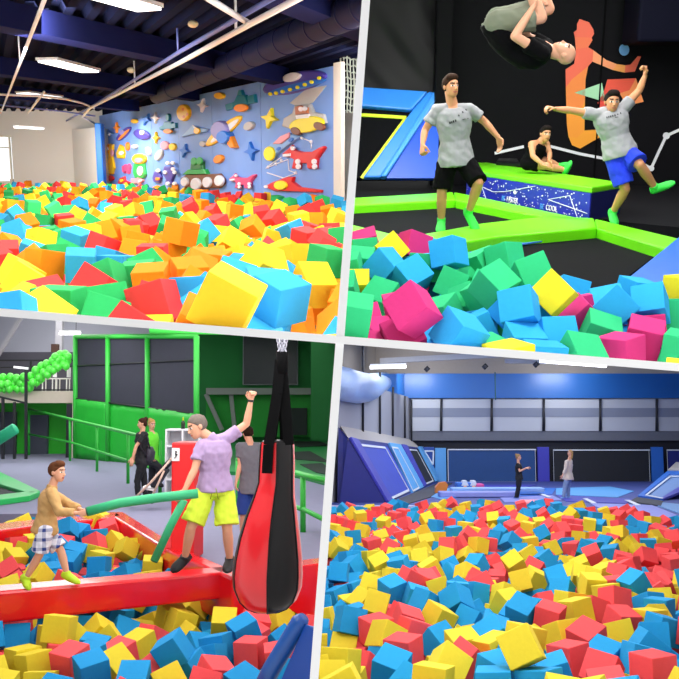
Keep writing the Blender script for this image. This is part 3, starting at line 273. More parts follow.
def in_poly(poly, x, y):
    c = False
    for i in range(len(poly)):
        a, b = poly[i], poly[(i+1) % len(poly)]
        if (a.y > y) != (b.y > y) and x < (b.x-a.x)*(y-a.y)/(b.y-a.y)+a.x: c = not c
    return c
def far_field(i, poly, far_px, weights):
    """cubes over the far region of the pit: a lower bed, and loose ones lying on it"""
    hall = HALLS[i]; s = PIT[i][0]; z0 = PIT[i][1]; d = s*1.12; cols, w = list(weights), list(weights.values())
    xs = [p.x for p in poly]; ys = [p.y for p in poly]; out = []; y = min(ys); r = 0
    while y < max(ys):
        x = min(xs)+(r % 2)*d/2
        while x < max(xs):
            X = x+random.uniform(-.2, .2)*d; Y = y+random.uniform(-.2, .2)*d
            if in_poly(poly, X, Y): out.append((random.choices(cols, w)[0], Vector((X, Y, z0-.95*s+random.gauss(0, .12)*s)), rquat()))
            x += d
        y += d*.9; r += 1
    n = len(out); cells = {}
    x0, x1 = min(p[0] for p in far_px), max(p[0] for p in far_px); y0, y1 = min(p[1] for p in far_px), max(p[1] for p in far_px)
    top = []
    for _ in range(26000):
        a, b = random.uniform(x0, x1), random.uniform(y0, y1); p = hall.z(a, b, z0)
        if not in_poly(poly, p.x, p.y): continue
        e = F*s/p.length*.82; k = (int(a//16), int(b//16)); ok = True
        for u in (-1, 0, 1):
            for v in (-1, 0, 1):
                for c, q in cells.get((k[0]+u, k[1]+v), ()):
                    if (a-c)**2+((b-q)*1.15)**2 < e*e: ok = False
        if ok:
            cells.setdefault(k, []).append((a, b)); top.append((random.choices(cols, w)[0], p+Vector((0, 0, random.uniform(-.2, .25)*s)), rquat()))
    return top+out, len(top)
def fill_pit(i, far_px, weights, n_far):
    hall = HALLS[i]; vis, hid, n = FOAM[i]; s = PIT[i][0]; vis = list(parse(vis))
    for c, p, q in vis[:n]: foam_cube(i, c, p, q)
    rest = vis[n:]; soft = len(rest); rest += list(parse(hid))
    if far_px:
        poly = [hall.z(px, py, PIT[i][1]) for px, py in far_px]
        far, nt = far_field(i, poly, far_px, weights)
        rest = far[:nt]+rest+far[nt:]; soft += nt
    # a lower layer shows in the gaps
    heap(i, rest, soft)
# ================================================================== upper left hall: pit before the space wall
H = H1
fill_pit(1, [(-12, 184.5), (100, 184.5), (336, 203), (375, 206), (375, 238), (-25, 238)], dict(B=2, Y=3, G=2.4, R=2.6, O=3.4), 150)
navy = mat('navy ceiling', '#12162e', rough=.95, var=.15, scale=2, spec=.04)
beamm = mat('navy beam', '#171c48', rough=.9, var=.1, scale=1, spec=.06)
whitem = mat('white paint', '#eeebe6', rough=.6, var=.03, scale=3)
pipem = mat('white pipe', '#e4e4ea', rough=.4, var=.03)
bluepipe = mat('blue pipe', '#6f7cc4', rough=.4)
lampm = mat('lit lamp', '#ffffff', emit=3.0, var=0)
housing = mat('lamp housing', '#d8d8dc', rough=.5)
# floor under the foam
m = MB(); m.prism([H.z(-60, 179, -1.75), H.z(400, 179, -1.75), (3.2, 3.7, -1.75), (-3.2, 3.7, -1.75)], (0, 0, -.15))
struct('floor_upper_left', m, mat('pit bed foam', '#7a5a3a', rough=.9, var=.2, scale=4), H)
# back wall with a window at its left end
ZC = 2.6; YB = 45.0
def bx(H, x0, y0, x1, y1, Y, t=.2):
    """upright box whose face spans two pixels at depth Y"""
    a, b = H.y(x0, y0, Y), H.y(x1, y1, Y)
    return MB().box(((a.x+b.x)/2, Y+t/2, (a.z+b.z)/2), (abs(b.x-a.x), t, abs(a.z-b.z)))
m = MB()
for x0, y0, x1, y1 in ((-70, 60, 110, 136), (-70, 182, 110, 205), (11, 136, 110, 182), (-70, 136, -30, 182)):
    a, b = H.y(x0, y0, YB), H.y(x1, y1, YB); m.box(((a.x+b.x)/2, YB+.15, (a.z+b.z)/2), (b.x-a.x, .3, a.z-b.z))
struct('wall_back', m, mat('cream wall', '#e3ded6', rough=.8, var=.04, scale=.6), H)
fr = MB()
for x0, y0, x1, y1 in ((9, 136, 11.3, 182), (-30, 135, 11.3, 137), (-30, 147, 10, 148.3), (-30, 181, 11.3, 183), (-10, 136, -8.5, 182)):
    a, b = H.y(x0, y0, YB-.02), H.y(x1, y1, YB-.02); fr.box(((a.x+b.x)/2, YB+.05, (a.z+b.z)/2), (b.x-a.x, .16, a.z-b.z))
wn = struct('window_1', fr, mat('window frame', '#e6e2cf', rough=.5), H)
build('pane', bx(H, -30, 136, 10, 182, YB+.12, .02), mat('daylight pane', '#f4fbff', emit=1.1, var=0), parent=wn)
m = MB(); m.prism([(-2.4, 3.8, -1.75), (-18.2, 45.5, -1.75), (-18.2, 45.5, 2.8), (-2.4, 3.8, 2.8)], (-.3, 0, 0)); struct('wall_side_left', m, MATS['cream wall'], H)
# pale wall stub and blue padded post at the left end of the space wall
A = H.z(100, 184.5, -.9); Bp = H.z(336, 203, -.9)
wd = Vector((Bp.x-A.x, Bp.y-A.y, 0)).normalized(); wn_ = Vector((-wd.y, wd.x, 0))
if wn_.dot(Vector((-A.x, -A.y, 0))) < 0: wn_ = -wn_
def W(px, py, off=0.0): return H.pl(px, py, A+wn_*off, wn_)
m = MB(); a, b = H.y(72, 131, 44.9), H.y(96, 123, 42)
m.prism([(a.x, 44.9, -1.7), (b.x, 42, -1.7), (b.x+.12, 42, -1.7), (b.x+.12, 44.9, -1.7)], (0, 0, a.z+1.75))
struct('wall_left_stub', m, mat('stub wall', '#e9e7e3', rough=.8, var=.02), H)
m = bx(H, 94.2, 123, 104, 190, 41.5, .6)
build('padded_post', m, mat('blue vinyl', '#1f78d8', rough=.4, var=.06), H, label='tall bright blue padded post at the left end of the space wall', cat='padded post', bevel=.05)
# the blue space wall: panels with seams
blue_wall = mat('space wall', '#7098de', rough=.55, var=.14, scale=.9)
wallm = MB(); edges = [101, 115, 132, 153, 179.5, 213, 261.5, 334]
def topz(px): return 2.38
for e0, e1 in zip(edges[:-1], edges[1:]):
    p, q = W(e0, 160), W(e1, 160); p = p+wd*.012; q = q-wd*.012
    wallm.prism([(p.x, p.y, -1.7), (q.x, q.y, -1.7), (q.x, q.y, topz(e1)), (p.x, p.y, topz(e0))], wn_*-.12)
struct('wall_right', wallm, blue_wall, H)
m = MB(); p, q = W(100, 160), W(326, 160)
m.prism([(p.x, p.y, -1.7), (q.x, q.y, -1.7), (q.x, q.y, 3), (p.x, p.y, 3)], wn_*-.3); m.v = [v-wn_*.14 for v in m.v]
struct('wall_right_backing', m, navy, H)
m = MB(); p = W(333.5, 160, .02); q = W(341, 160, .02)
m.prism([(p.x, p.y, -1.7), (q.x, q.y, -1.7), (q.x, q.y, 2.44), (p.x, p.y, 2.44)], wn_*-.1)
build('wall_end_post', m, mat('end post', '#dcd3c8', rough=.7, var=.06, scale=3), H, label='tall off-white post closing the right end of the space wall', cat='post')
struct('wall_right_return', bx(H, 338, 112, 380, 215, 24.5, .2), mat('return wall', '#d9d2ca', rough=.8), H)
m = bx(H, 338, -40, 390, 112, 27, .2); struct('wall_right_dark', m, navy, H)
# rope net beyond the post
m = MB()
for k in range(7):
    x = 341+k*3.2; m.tube([H.y(x+math.sin(j)*.5, 25+j*8, 23.2) for j in range(12)], .02, 5)
for j in range(13):
    m.tube([H.y(341+k*3.3, 29+j*6.6+(k % 2)*2+k*.8, 23.2) for k in range(7)], .018, 5)
build('climbing_net', m, mat('net rope', '#c9cfc0', rough=.9), H, label='pale knotted rope net hanging past the right end of the space wall', cat='net')
# corrugated ceiling, beams, duct
rd = Vector((.36, -.93, 0)).normalized(); rn = Vector((rd.y*-1, rd.x, 0))
m = MB(); n = 130; pit_ = .42; c0 = Vector((-7, 28, ZC)); prof = []
for k in range(-n//2, n//2):
    for t, z in ((0, 0), (.16, 0), (.22, .13), (.36, .13)): prof.append((k*pit_+t, z))
vs = []
for t, z in prof:
    for e in (-32, 32): vs.append(c0+rn*t+rd*e+Vector((0, 0, z)))
m.add(vs, [(2*i, 2*i+1, 2*i+3, 2*i+2) for i in range(len(prof)-1)])
struct('ceiling_upper_left', m, navy, H)
bd = Vector((.36, .93, 0)).normalized()
m = MB(); p0 = H.z(0, 19, 2.35)
for k in (-10.5, -5.2, 0, 5.4, 10.8, 16): # beams run parallel
    off = Vector((-bd.y, bd.x, 0))*(k)
    c = p0+off; c.z = ZC-.2
    if k == 0 or k == 5.4 or k == -5.2 or k == 10.8: m.bar(c-bd*18, c+bd*20, .55, .42)
struct('trim_1', m, beamm, H)
m = MB(); path = [H.z(157+t*225, 96-t*98, 2.25) for t in [k/14 for k in range(15)]]
m.tube(path, .25, 20); 
for p in path[1:-1]:
    d = (path[-1]-path[0]).normalized(); m.tube([p-d*.03, p+d*.03], .262, 20)
build('air_duct', m, mat('navy duct', '#171c40', rough=.6, var=.1, spec=.12), H, label='fat dark navy ventilation duct running above the space wall', cat='duct')
# pipes and rails under the ceiling
def pipe(name, pts, z, r, mm, label, cat='pipe', group=None, hang=()):
    t = MB(); P = [H.z(x, y, z) for x, y in pts]; t.tube(P, r, 8)
    for x, y in hang:
        p = H.z(x, y, z); t.tube([p, (p.x, p.y, ZC)], r*.5, 6)
    build(name, t, mm, H, label=label, cat=cat, group=group)
pipe('ceiling_pipe', [(49, -12), (0, 115)], 2.0, .03, pipem, 'straight white pipe crossing the top left corner of the ceiling', hang=[(20, 63)])
pipe('ceiling_rail', [(66, 121), (95, 104.5), (180, 51.5), (290, -12)], 2.15, .04, bluepipe, 'pale blue rail, upper of the two parallel ceiling rails', 'rail', hang=[(115, 92), (178, 52.5)])
pipe('ceiling_rail', [(94, 123), (82.5, 117), (90, 108), (180, 62.5), (250, 24), (318, -12)], 2.0, .045, pipem, 'white rail with a hooked end, lower of the two parallel ceiling rails', 'rail', hang=[(135, 85.5), (236, 31.5)])
pipe('ceiling_pipe', [(-10, 94), (40, 96), (66, 99), (82, 103), (94, 108)], 2.02, .035, pipem, 'thin white pipe curving across the ceiling to the rail end')
pipe('ceiling_pipe', [(198, -8), (250, 24)], 2.06, .045, pipem, 'short white branch pipe joining the lower ceiling rail')
pipe('ceiling_pipe', [(28, 113), (44, 92)], 2.1, .04, pipem, 'short white sloping pipe at the far left of the ceiling')
pipe('ceiling_pipe', [(-10, 104), (60, 111), (95, 116)], 2.1, .03, bluepipe, 'faint blue pipe along the far end of the ceiling')
def tube_lamp(x0, y0, x1, y1, z, w, label, hall=H1):
    p, q = hall.z(x0, y0, z), hall.z(x1, y1, z); c = (p+q)/2
    t = thing('ceiling_lamp', hall, (c.x, c.y, z), label, 'lamp', None)
    build('housing', MB().bar(p+Vector((0, 0, .05)), q+Vector((0, 0, .05)), w*1.15, .06), housing, parent=t)
    d = (q-p)*.02; build('diffuser', MB().bar(p+d, q-d, w, .04), lampm, parent=t)
tube_lamp(100, -4, 150, 10, 2.3, .42, 'bright white strip lamp at the top edge, nearest of those under the navy ceiling')
tube_lamp(46.5, 61, 91, 72, 2.3, .45, 'bright white strip lamp between the two navy beams')
tube_lamp(22, 93.5, 57, 98, 2.3, .45, 'small white strip lamp at the far left end of the navy ceiling')
tube_lamp(15, 127.5, 43, 129, 1.6, .16, 'thin white tube lamp hanging in front of the cream back wall')
build('smoke_detector', MB().ball(H.z(193, 24, 2.3), (.09, .09, .06)), mat('detector', '#d9cfae'), H, label='small round cream detector under the navy ceiling', cat='detector')
build('smoke_detector', MB().ball(H.z(131, 70, 2.3), (.1, .1, .07)), mat('detector', '#d9cfae'), H, label='round cream detector above the ceiling rails, left one', cat='detector')
for x, y, e in ((-.6, 5.5, 190), (-4, 9, 380), (-4.2, 17, 560), (-6.5, 26, 700), (-10, 36, 950), (0, 12, 520)):
    lamp('strip_and_fill_light', H, (x, y, 1.95), (x+.01, y, -1), 3 if y > 6 else 1.6, 4.5 if y > 6 else 2, e*.74, (1, .97, .93))  # light of the strip lamps, plus fills added over the near foam
lamp('wall_fill_light', H, (-12.5, 38.5, 1.7), (-13.5, 45, .2), 6, 1, 230, (1, .98, .95))  # added fill near the tube lamp, brightens the back wall
lamp('wall_fill_light', H, (-5.2, 16, 1.9), W(265, 135), 4, 1, 330, (1, .98, .97))  # added wash over the space wall, no fixture hangs here

lamp('corner_fill_light', H, (.1, 20.8, 1.9), (.35, 25, .6), .4, .8, 60)  # added fill for the unlit corner past the end post
# ------------------------------------------------------------------ padded figures on the space wall
PAL = dict(y='#ffc81e', o='#f08a1c', w='#e8e6ee', b='#1f6fd0', lb='#7fa9e0', p='#4b3f9e', pl='#8d86c8', t='#1c7f9a', g='#2fae52', dg='#1f7a3c', r='#d8262c', pk='#d8487a', br='#7a4326', gr='#b5b2b0', bl='#24243a', lp='#e79aa8', ly='#f3e21c', rb='#b4602c')
def PM(c): return mat('pad '+c, PAL[c], rough=.45, var=.05)
Z1 = lambda x, y: (94+x/7.544, 100+y/7.544)
Z2 = lambda x, y: (170+x/6.17, 90+y/6.17)
Z3 = lambda x, y: (255+x/4.527, 60+y/4.527)
GR = 'padded space figures on the blue wall'
def fig(name, label, cat, Z, parts, base=.09):
    """parts: (name, outline in wall picture coordinates, colour, lift, depth)"""
    def shape(pts, lift, d):
        return MB().relief([W(*Z(*p), lift) for p in pts], wn_*d)
    if len(parts) == 1:
        nm, pts, c, l, d = parts[0]
        return build(name, shape(pts, l, d), PM(c), H1, label=label, cat=cat, group=GR)
    nm, pts, c, l, d = parts[0]; P = [W(*Z(*p)) for p in pts]; ctr = sum(P, Vector())/len(P)
    t = thing(name, H1, ctr, label, cat, GR)
    for nm, pts, c, l, d in parts: build(nm, shape(pts, l, d), PM(c), parent=t)
D = .1
fig('wall_star', 'orange padded star at the far left top of the space wall', 'wall figure', Z1, [('star', star(180, 208, 24, 42), 'o', 0, D)])
fig('wall_rocket', 'small pale blue dart-shaped rocket at the left edge of the space wall', 'wall figure', Z1, [('hull', [(72, 282), (160, 256), (108, 228), (104, 252)], 'lb', 0, D), ('fin', [(100, 262), (125, 250), (120, 270)], 'w', D, .04)])
fig('wall_saucer', 'purple flying saucer tilted steeply, left of the two small saucers', 'wall figure', Z1, [('disc', ell(232, 255, 72, 24, -45), 'p', 0, D), ('rim', ell(226, 262, 58, 9, -45), 'o', D, .04), ('dome', ell(215, 245, 22, 16, -45), 'pl', D, .05)])
fig('wall_saucer', 'dark purple oval saucer with a white dot near the top of the wall', 'wall figure', Z1, [('disc', ell(370, 260, 62, 36, 18), 'p', 0, D), ('dome', ell(366, 246, 17, 18), 'w', D, .05)])
fig('wall_pebble', 'small yellow oval pad left of the blue rocket star', 'wall figure', Z1, [('pad', ell(314, 160, 22, 17), 'y', 0, D)])
fig('wall_star', 'blue padded star left of the white star on the top row', 'wall figure', Z1, [('star', star(405, 147, 34, 48, 20), 'b', 0, D)])
fig('wall_star', 'white padded star right of a blue star on the top row', 'wall figure', Z1, [('star', star(475, 135, 30, 44), 'w', 0, D)])
fig('wall_satellite', 'small teal satellite with an orange base, left of the yellow coin', 'wall figure', Z1, [('body', [(530, 200), (545, 165), (600, 165), (612, 200), (600, 228), (540, 228)], 't', 0, D), ('panel', [(508, 205), (540, 190), (540, 222), (512, 228)], 't', 0, D), ('panel', [(602, 180), (632, 172), (632, 210), (604, 214)], 't', 0, D), ('antenna', ell(571, 132, 13, 30), 't', 0, D), ('base', ell(562, 236, 34, 18), 'o', D, .05)])
fig('wall_star', 'golden star below the white star', 'wall figure', Z1, [('star', star(478, 285, 29, 46), 'y', 0, D)])
fig('wall_alien', 'round orange one-eyed alien at the left edge of the space wall', 'wall figure', Z1, [('body', ell(101, 370, 30, 42), 'o', 0, D), ('eye', ell(101, 368, 10, 13), 'w', D, .04)])
fig('wall_alien', 'tall yellow long-necked alien with a red base', 'wall figure', Z1, [('body', [(128, 330), (155, 335), (150, 430), (165, 510), (150, 560), (108, 560), (118, 500), (122, 430)], 'y', 0, D), ('belly', ell(138, 400, 11, 28), 'lp', D, .04), ('base', ell(122, 592, 34, 24), 'r', 0, D)])
fig('wall_alien', 'squat yellow alien with a pointed head under the tilted saucer', 'wall figure', Z1, [('body', [(205, 335), (228, 350), (242, 400), (235, 440), (185, 440), (178, 400)], 'y', 0, D), ('face', ell(208, 400, 18, 15), 'w', D, .04)])
fig('wall_pebble', 'slim upright orange oval pad left of the green alien', 'wall figure', Z1, [('pad', ell(262, 350, 11, 32), 'o', 0, D)])
fig('wall_pebble', 'small white oval pad above the green alien', 'wall figure', Z1, [('pad', ell(316, 350, 18, 15), 'w', 0, D)])
fig('wall_pebble', 'slim pale oval pad right of the green alien head', 'wall figure', Z1, [('pad', ell(420, 385, 14, 32, -15), 'w', 0, D)])
fig('wall_alien', 'green alien with a big yellow-green head and white belly', 'wall figure', Z1, [('body', [(310, 480), (390, 480), (402, 560), (385, 590), (320, 590), (305, 550)], 'g', 0, D), ('head', ell(352, 445, 52, 40), 'y', 0, D+.02), ('face', ell(338, 455, 30, 20), 'lp', D+.02, .04), ('belly', ell(350, 535, 22, 36), 'w', D, .04)])
fig('wall_robot', 'small pink four-legged robot left of the green alien', 'wall figure', Z1, [('body', [(222, 500), (245, 485), (250, 500), (275, 480), (285, 500), (278, 555), (262, 555), (258, 535), (245, 535), (240, 555), (225, 540)], 'pk', 0, D)])
fig('wall_rocket', 'pink arrow-shaped rocket at the foot of the wall under the green alien', 'wall figure', Z1, [('hull', [(290, 592), (345, 588), (345, 578), (385, 605), (350, 640), (348, 628), (290, 630)], 'lp', 0, D), ('window', ell(350, 610, 12, 10), 'w', D, .04)])
fig('wall_snail', 'low red snail-shaped pad with a yellow spot at the foot of the wall', 'wall figure', Z1, [('body', [(190, 620), (205, 590), (240, 575), (245, 605), (285, 620), (280, 630), (195, 632)], 'r', 0, D), ('spot', ell(210, 608, 13, 12), 'y', D, .04)])
fig('wall_astronaut', 'pink and yellow floating astronaut with a grey leg', 'wall figure', Z1, [('body', ell(545, 342, 30, 32), 'lp', 0, D), ('glove', ell(604, 353, 24, 28), 'y', 0, D), ('leg', ell(500, 415, 24, 46, 28), 'gr', 0, D)])
fig('wall_molecule', 'purple knobbly alien with many white balls at the foot of the wall', 'wall figure', Z1, [('body', [(545, 500), (600, 500), (620, 560), (600, 610), (610, 640), (550, 640), (560, 605), (530, 550)], 'p', 0, D)]+[('ball', ell(x, y, 14, 14), 'w', D, .05) for x, y in ((560, 475), (598, 475), (612, 545), (540, 545), (600, 520), (560, 630), (612, 630))])
fig('wall_alien', 'purple pear-shaped alien with an orange mouth', 'wall figure', Z1, [('body', [(470, 540), (500, 530), (520, 580), (505, 625), (465, 620), (455, 590)], 'p', 0, D), ('mouth', ell(482, 595, 16, 12), 'o', D, .04), ('eye', ell(487, 532, 15, 14), 'w', D, .04)])
fig('wall_coin', 'big golden-yellow oval moon pad with dimples', 'wall figure', Z2, [('disc', ell(95, 140, 38, 52), 'y', 0, D+.03)]+[('dimple', ell(x, y, 7, 9), 'o', D+.03, .012) for x, y in ((80, 120), (108, 150), (85, 165))])
fig('wall_star', 'white padded star right of the golden moon', 'wall figure', Z2, [('star', star(210, 95, 33, 44, 8), 'w', 0, D)])
fig('wall_pebble', 'yellow oval pad left of the big teal satellite', 'wall figure', Z2, [('pad', ell(315, 36, 30, 21), 'y', 0, D)])
fig('wall_satellite', 'big teal satellite with two side panels and an orange dish', 'wall figure', Z2, [('body', [(400, 90), (430, 30), (478, 30), (500, 85), (470, 105), (420, 110)], 't', 0, D), ('antenna', [(440, 0), (455, 0), (466, 32), (432, 32)], 't', 0, D), ('panel', [(355, 90), (405, 75), (408, 115), (362, 128)], 't', 0, D), ('panel', [(492, 38), (535, 26), (542, 78), (498, 88)], 't', 0, D), ('dish', ell(443, 110, 42, 25, -6), 'o', D, .06)])
fig('wall_rocket', 'pale blue flat rocket with a yellow porthole below the golden moon', 'wall figure', Z2, [('hull', [(78, 292), (120, 248), (150, 218), (190, 232), (245, 240), (236, 258), (160, 272)], 'lb', 0, D), ('fin', [(140, 215), (172, 232), (150, 235)], 'w', D, .03), ('porthole', ell(170, 252, 19, 20), 'y', D, .05)])
fig('wall_planet', 'lilac ringed planet with a tilted yellow ring', 'wall figure', Z2, [('ring', ell(338, 252, 142, 34, -40), 'y', 0, D-.03), ('ring_gap', ell(338, 252, 112, 18, -40), 'w', D-.03, .02), ('globe', ell(330, 250, 53, 60), 'pl', 0, D+.08)])
fig('wall_comet', 'blue comet with an orange tail overlapping the ringed planet', 'wall figure', Z2, [('tail', [(350, 290), (395, 275), (428, 355), (400, 360)], 'o', 0, D+.06), ('head', ell(362, 292, 38, 42), 'b', 0, D+.14)])
fig('wall_asteroid', 'grey oval asteroid right of the ringed planet', 'wall figure', Z2, [('rock', ell(498, 222, 34, 24, -38), 'gr', 0, D)])
fig('wall_asteroid', 'small beige asteroid at the lower left tip of the planet ring', 'wall figure', Z2, [('rock', ell(213, 332, 18, 18), 'gr', 0, D)])
fig('wall_star', 'large blue four-pointed star right of the planet', 'wall figure', Z2, [('star', star(512, 378, 46, 60, -8), 'b', 0, D)])
fig('wall_star', 'small blue star above the rover', 'wall figure', Z2, [('star', star(98, 375, 34, 44, 12), 'b', 0, D)])
fig('wall_pebble', 'tilted orange oval pad above the rover wheels', 'wall figure', Z2, [('pad', ell(310, 426, 32, 24, -38), 'o', 0, D)])
fig('wall_rover', 'big moon rover with a green cabin, brown hull and four white wheels', 'wall figure', Z2, [('hull', [(75, 545), (110, 522), (320, 515), (345, 545), (345, 580), (320, 605), (110, 608), (78, 580)], 'br', 0, D), ('cabin', [(95, 522), (130, 490), (235, 488), (250, 518)], 'g', 0, D+.05), ('turret', [(145, 490), (150, 440), (215, 440), (220, 490)], 'dg', 0, D+.04), ('eye', ell(152, 440, 18, 24), 'g', D+.04, .05), ('eye', ell(186, 438, 18, 24), 'g', D+.04, .05), ('wheel', ell(97, 567, 22, 28), 'w', D, .08), ('wheel', ell(165, 580, 30, 38), 'w', D, .08), ('wheel', ell(235, 570, 26, 34), 'w', D, .08), ('wheel', ell(310, 560, 28, 34), 'w', D, .08)])
DOG = [(-88, -15), (-62, -35), (-50, -50), (-38, -30), (-10, -22), (40, -22), (80, -45), (85, -38), (55, 5), (50, 45), (22, 48), (20, 25), (-15, 25), (-18, 48), (-48, 46), (-40, 10), (-60, -2), (-85, -2)]
def dog(cx, cy, k, Z, c, label):
    S = lambda pts: [(cx+x*k, cy+y*k) for x, y in pts]
    fig('wall_robot_dog', label, 'wall figure', Z, [('body', S(DOG), c, 0, D), ('muzzle', S([(-92, -12), (-62, -16), (-62, -4), (-92, -2)]), 'w', D, .04), ('eye', S(ell(-52, -36, 8, 9)), 'w', D, .04)]+[('joint', S(ell(x, y, 9, 11)), 'w', D, .04) for x, y in ((-32, 18), (34, 18), (-30, 38), (36, 38))])
dog(460, 562, .95, Z2, 'pk', 'pink robot dog with white joints right of the rover')
dog(232, 440, 1.12, Z3, 'r', 'larger red robot dog with a raised tail under the pilot saucer')
fig('wall_saucer', 'huge purple flying saucer with yellow rim lights at the top right', 'wall figure', Z3, [('disc', ell(185, 103, 146, 46, -14, 28), 'p', 0, D), ('rim', ell(190, 122, 140, 17, -14, 28), 'b', D-.02, .05), ('dome', ell(170, 78, 42, 20, -14), 'w', D, .06)]+[('rim_light', ell(x, y, 8, 8), 'ly', D+.03, .03) for x, y in ((70, 154), (97, 150), (127, 143), (160, 134), (194, 124), (227, 112), (258, 100), (292, 82))])
fig('wall_star', 'yellow four-pointed star on the last panel, left of the pilot saucer', 'wall figure', Z3, [('star', star(74, 264, 40, 48, 12), 'ly', 0, D)])
fig('wall_pilot_saucer', 'brown-faced pilot in a pale saucer with a yellow front and brown feet', 'wall figure', Z3, [('hull', [(132, 300), (140, 265), (180, 240), (190, 205), (260, 200), (275, 235), (320, 245), (330, 285), (300, 305), (160, 310)], 'gr', 0, D), ('front', ell(238, 292, 80, 36, -10), 'ly', D-.02, .06), ('foot', ell(190, 322, 24, 17, 25), 'br', D, .06), ('foot', ell(296, 300, 26, 18, 25), 'br', D, .06), ('face', [(190, 212), (212, 205), (248, 215), (248, 242), (192, 248)], 'rb', D-.02, .08), ('eye', ell(209, 222, 10, 11), 'w', D+.06, .03), ('eye', ell(227, 220, 10, 11), 'w', D+.06, .03), ('collar', [(188, 252), (250, 244), (252, 262), (192, 268)], 'w', D, .05)])
fig('wall_light_beam', 'pale slanting light beam pad under the huge purple saucer', 'wall figure', Z3, [('beam', [(160, 195), (235, 130), (325, 115), (262, 195), (205, 215)], 'gr', 0, .03)])
fig('wall_rocket', 'long pale blue rocket with a pink cabin and yellow nose', 'wall figure', Z3, [('hull', [(60, 405), (85, 375), (155, 330), (222, 345), (180, 375), (110, 425), (85, 455)], 'lb', 0, D), ('cabin', [(85, 380), (120, 345), (160, 328), (158, 350), (120, 380)], 'lp', D, .05), ('nose', ell(69, 424, 24, 33), 'ly', D, .06), ('window', ell(108, 402, 10, 7, -35), 'b', D, .03), ('window', ell(165, 362, 12, 8, -35), 'b', D, .03)])
fig('wall_rocket', 'long red rocket with a yellow window at the foot of the last panel', 'wall figure', Z3, [('hull', [(48, 573), (90, 552), (150, 530), (185, 528), (180, 550), (215, 575), (310, 588), (308, 600), (200, 596), (95, 592)], 'r', 0, D), ('window', ell(120, 567, 29, 21), 'ly', D, .06), ('nose_tip', ell(56, 573, 9, 7), 'w', D*.6, .06)])
m = MB()
for seg in ([(195, 345), (255, 370), (255, 400)], [(50, 490), (95, 470), (150, 450), (155, 500), (190, 515)], [(55, 510), (130, 535), (180, 515)], [(60, 480), (120, 440)]):
    m.tube([W(*Z3(*p), .012) for p in seg], .018, 5)
for p in ((213, 352), (255, 370), (60, 485), (95, 470), (120, 455), (185, 510)): m.ball(W(*Z3(*p), .02), .05, 8)
build('constellation_drawing', m, PM('w'), H1, label='thin white constellation lines painted between the rocket and the red dog', cat='wall drawing')
# ================================================================== upper right hall: black hall with green-edged trampolines
H = H2
fill_pit(2, None, None, 0)
ZD = -1.36
black = mat('black wall', '#0e0e12', rough=.8, var=.15, scale=2, spec=.12)
carpet = mat('dark deck', '#101115', rough=.9, var=.2, scale=4, spec=.1)
green = mat('lime vinyl', '#6fe010', rough=.38, var=.05)
blueM = mat('cobalt vinyl', '#0c4fd8', rough=.4, var=.05)
lblue = mat('sky vinyl', '#2a86ea', rough=.4, var=.05)
yell = mat('yellow-green tape', '#d6ee2a', rough=.5)
bed = mat('trampoline bed', '#0c0d10', rough=.9, var=.25, scale=14, spec=.1)
tape = mat('blue tape', '#3f78d8', rough=.5)
skyt = mat('white line', '#e8eaf0', rough=.6)
# shell
m = MB(); m.prism([(-3, 4, ZD-.45), (9, 4, ZD-.45), (12, 19, ZD-.45), (-3, 19, ZD-.45)], (0, 0, .2)); struct('floor_upper_right', m, carpet, H)
m = bx(H, 436, -70, 800, 195, 17.0, .3); struct('wall_back_black', m, black, H)
m = MB()
m.prism([H.z(300, 176, ZD), H.z(800, 176, ZD), (H.z(800, 176, ZD).x, 10.4, ZD), (5.0, 9.9, ZD), (3.6, 11.3, ZD), (2.0, 14.4, ZD), (.2, 14.2, ZD), (-2, 14.2, ZD)], (0, 0, -.3))
struct('floor_deck', m, carpet, H)
m = MB(); m.box((2, 13, 3.4), (18, 14, .2)); struct('ceiling_upper_right', m, black, H)
m = MB(); m.box((9.6, 12, .5), (.2, 14, 6)); struct('wall_side_right', m, black, H)
# wrinkled curtain
m = MB(); n, k = 34, 26; p0, p1 = H.y(330, 98, 16.6), H.y(441, -12, 16.6)
vs = []
for i in range(n+1):
    for j in range(k+1):
        x = p0.x+(p1.x-p0.x)*i/n; z = p0.z+(p1.z-p0.z)*j/k
        d = noise.noise(Vector((x*1.1+z*.9, z*.5-x*.3, 2)))*.14+noise.noise(Vector((x*3.1+z*2.4, z, 5)))*.04
        vs.append((x, 16.6+d, z))
m.add(vs, [(i*(k+1)+j, (i+1)*(k+1)+j, (i+1)*(k+1)+j+1, i*(k+1)+j+1) for i in range(n) for j in range(k)], True)
o = build('black_curtain', m, mat('black cloth', '#0b0b0e', rough=.55, spec=.25, var=.1), H, label='wrinkled black cloth screen above the sky-blue slanted frame', cat='curtain')
md = o.modifiers.new('cloth', 'SOLIDIFY'); md.thickness = .02
build('padded_column', bx(H, 438, -30, 449, 182, 16.2, .35), mat('column pad', '#0b0b0e', rough=.8, spec=.1), H, label='black padded column right of the wrinkled curtain', cat='column', bevel=.04)
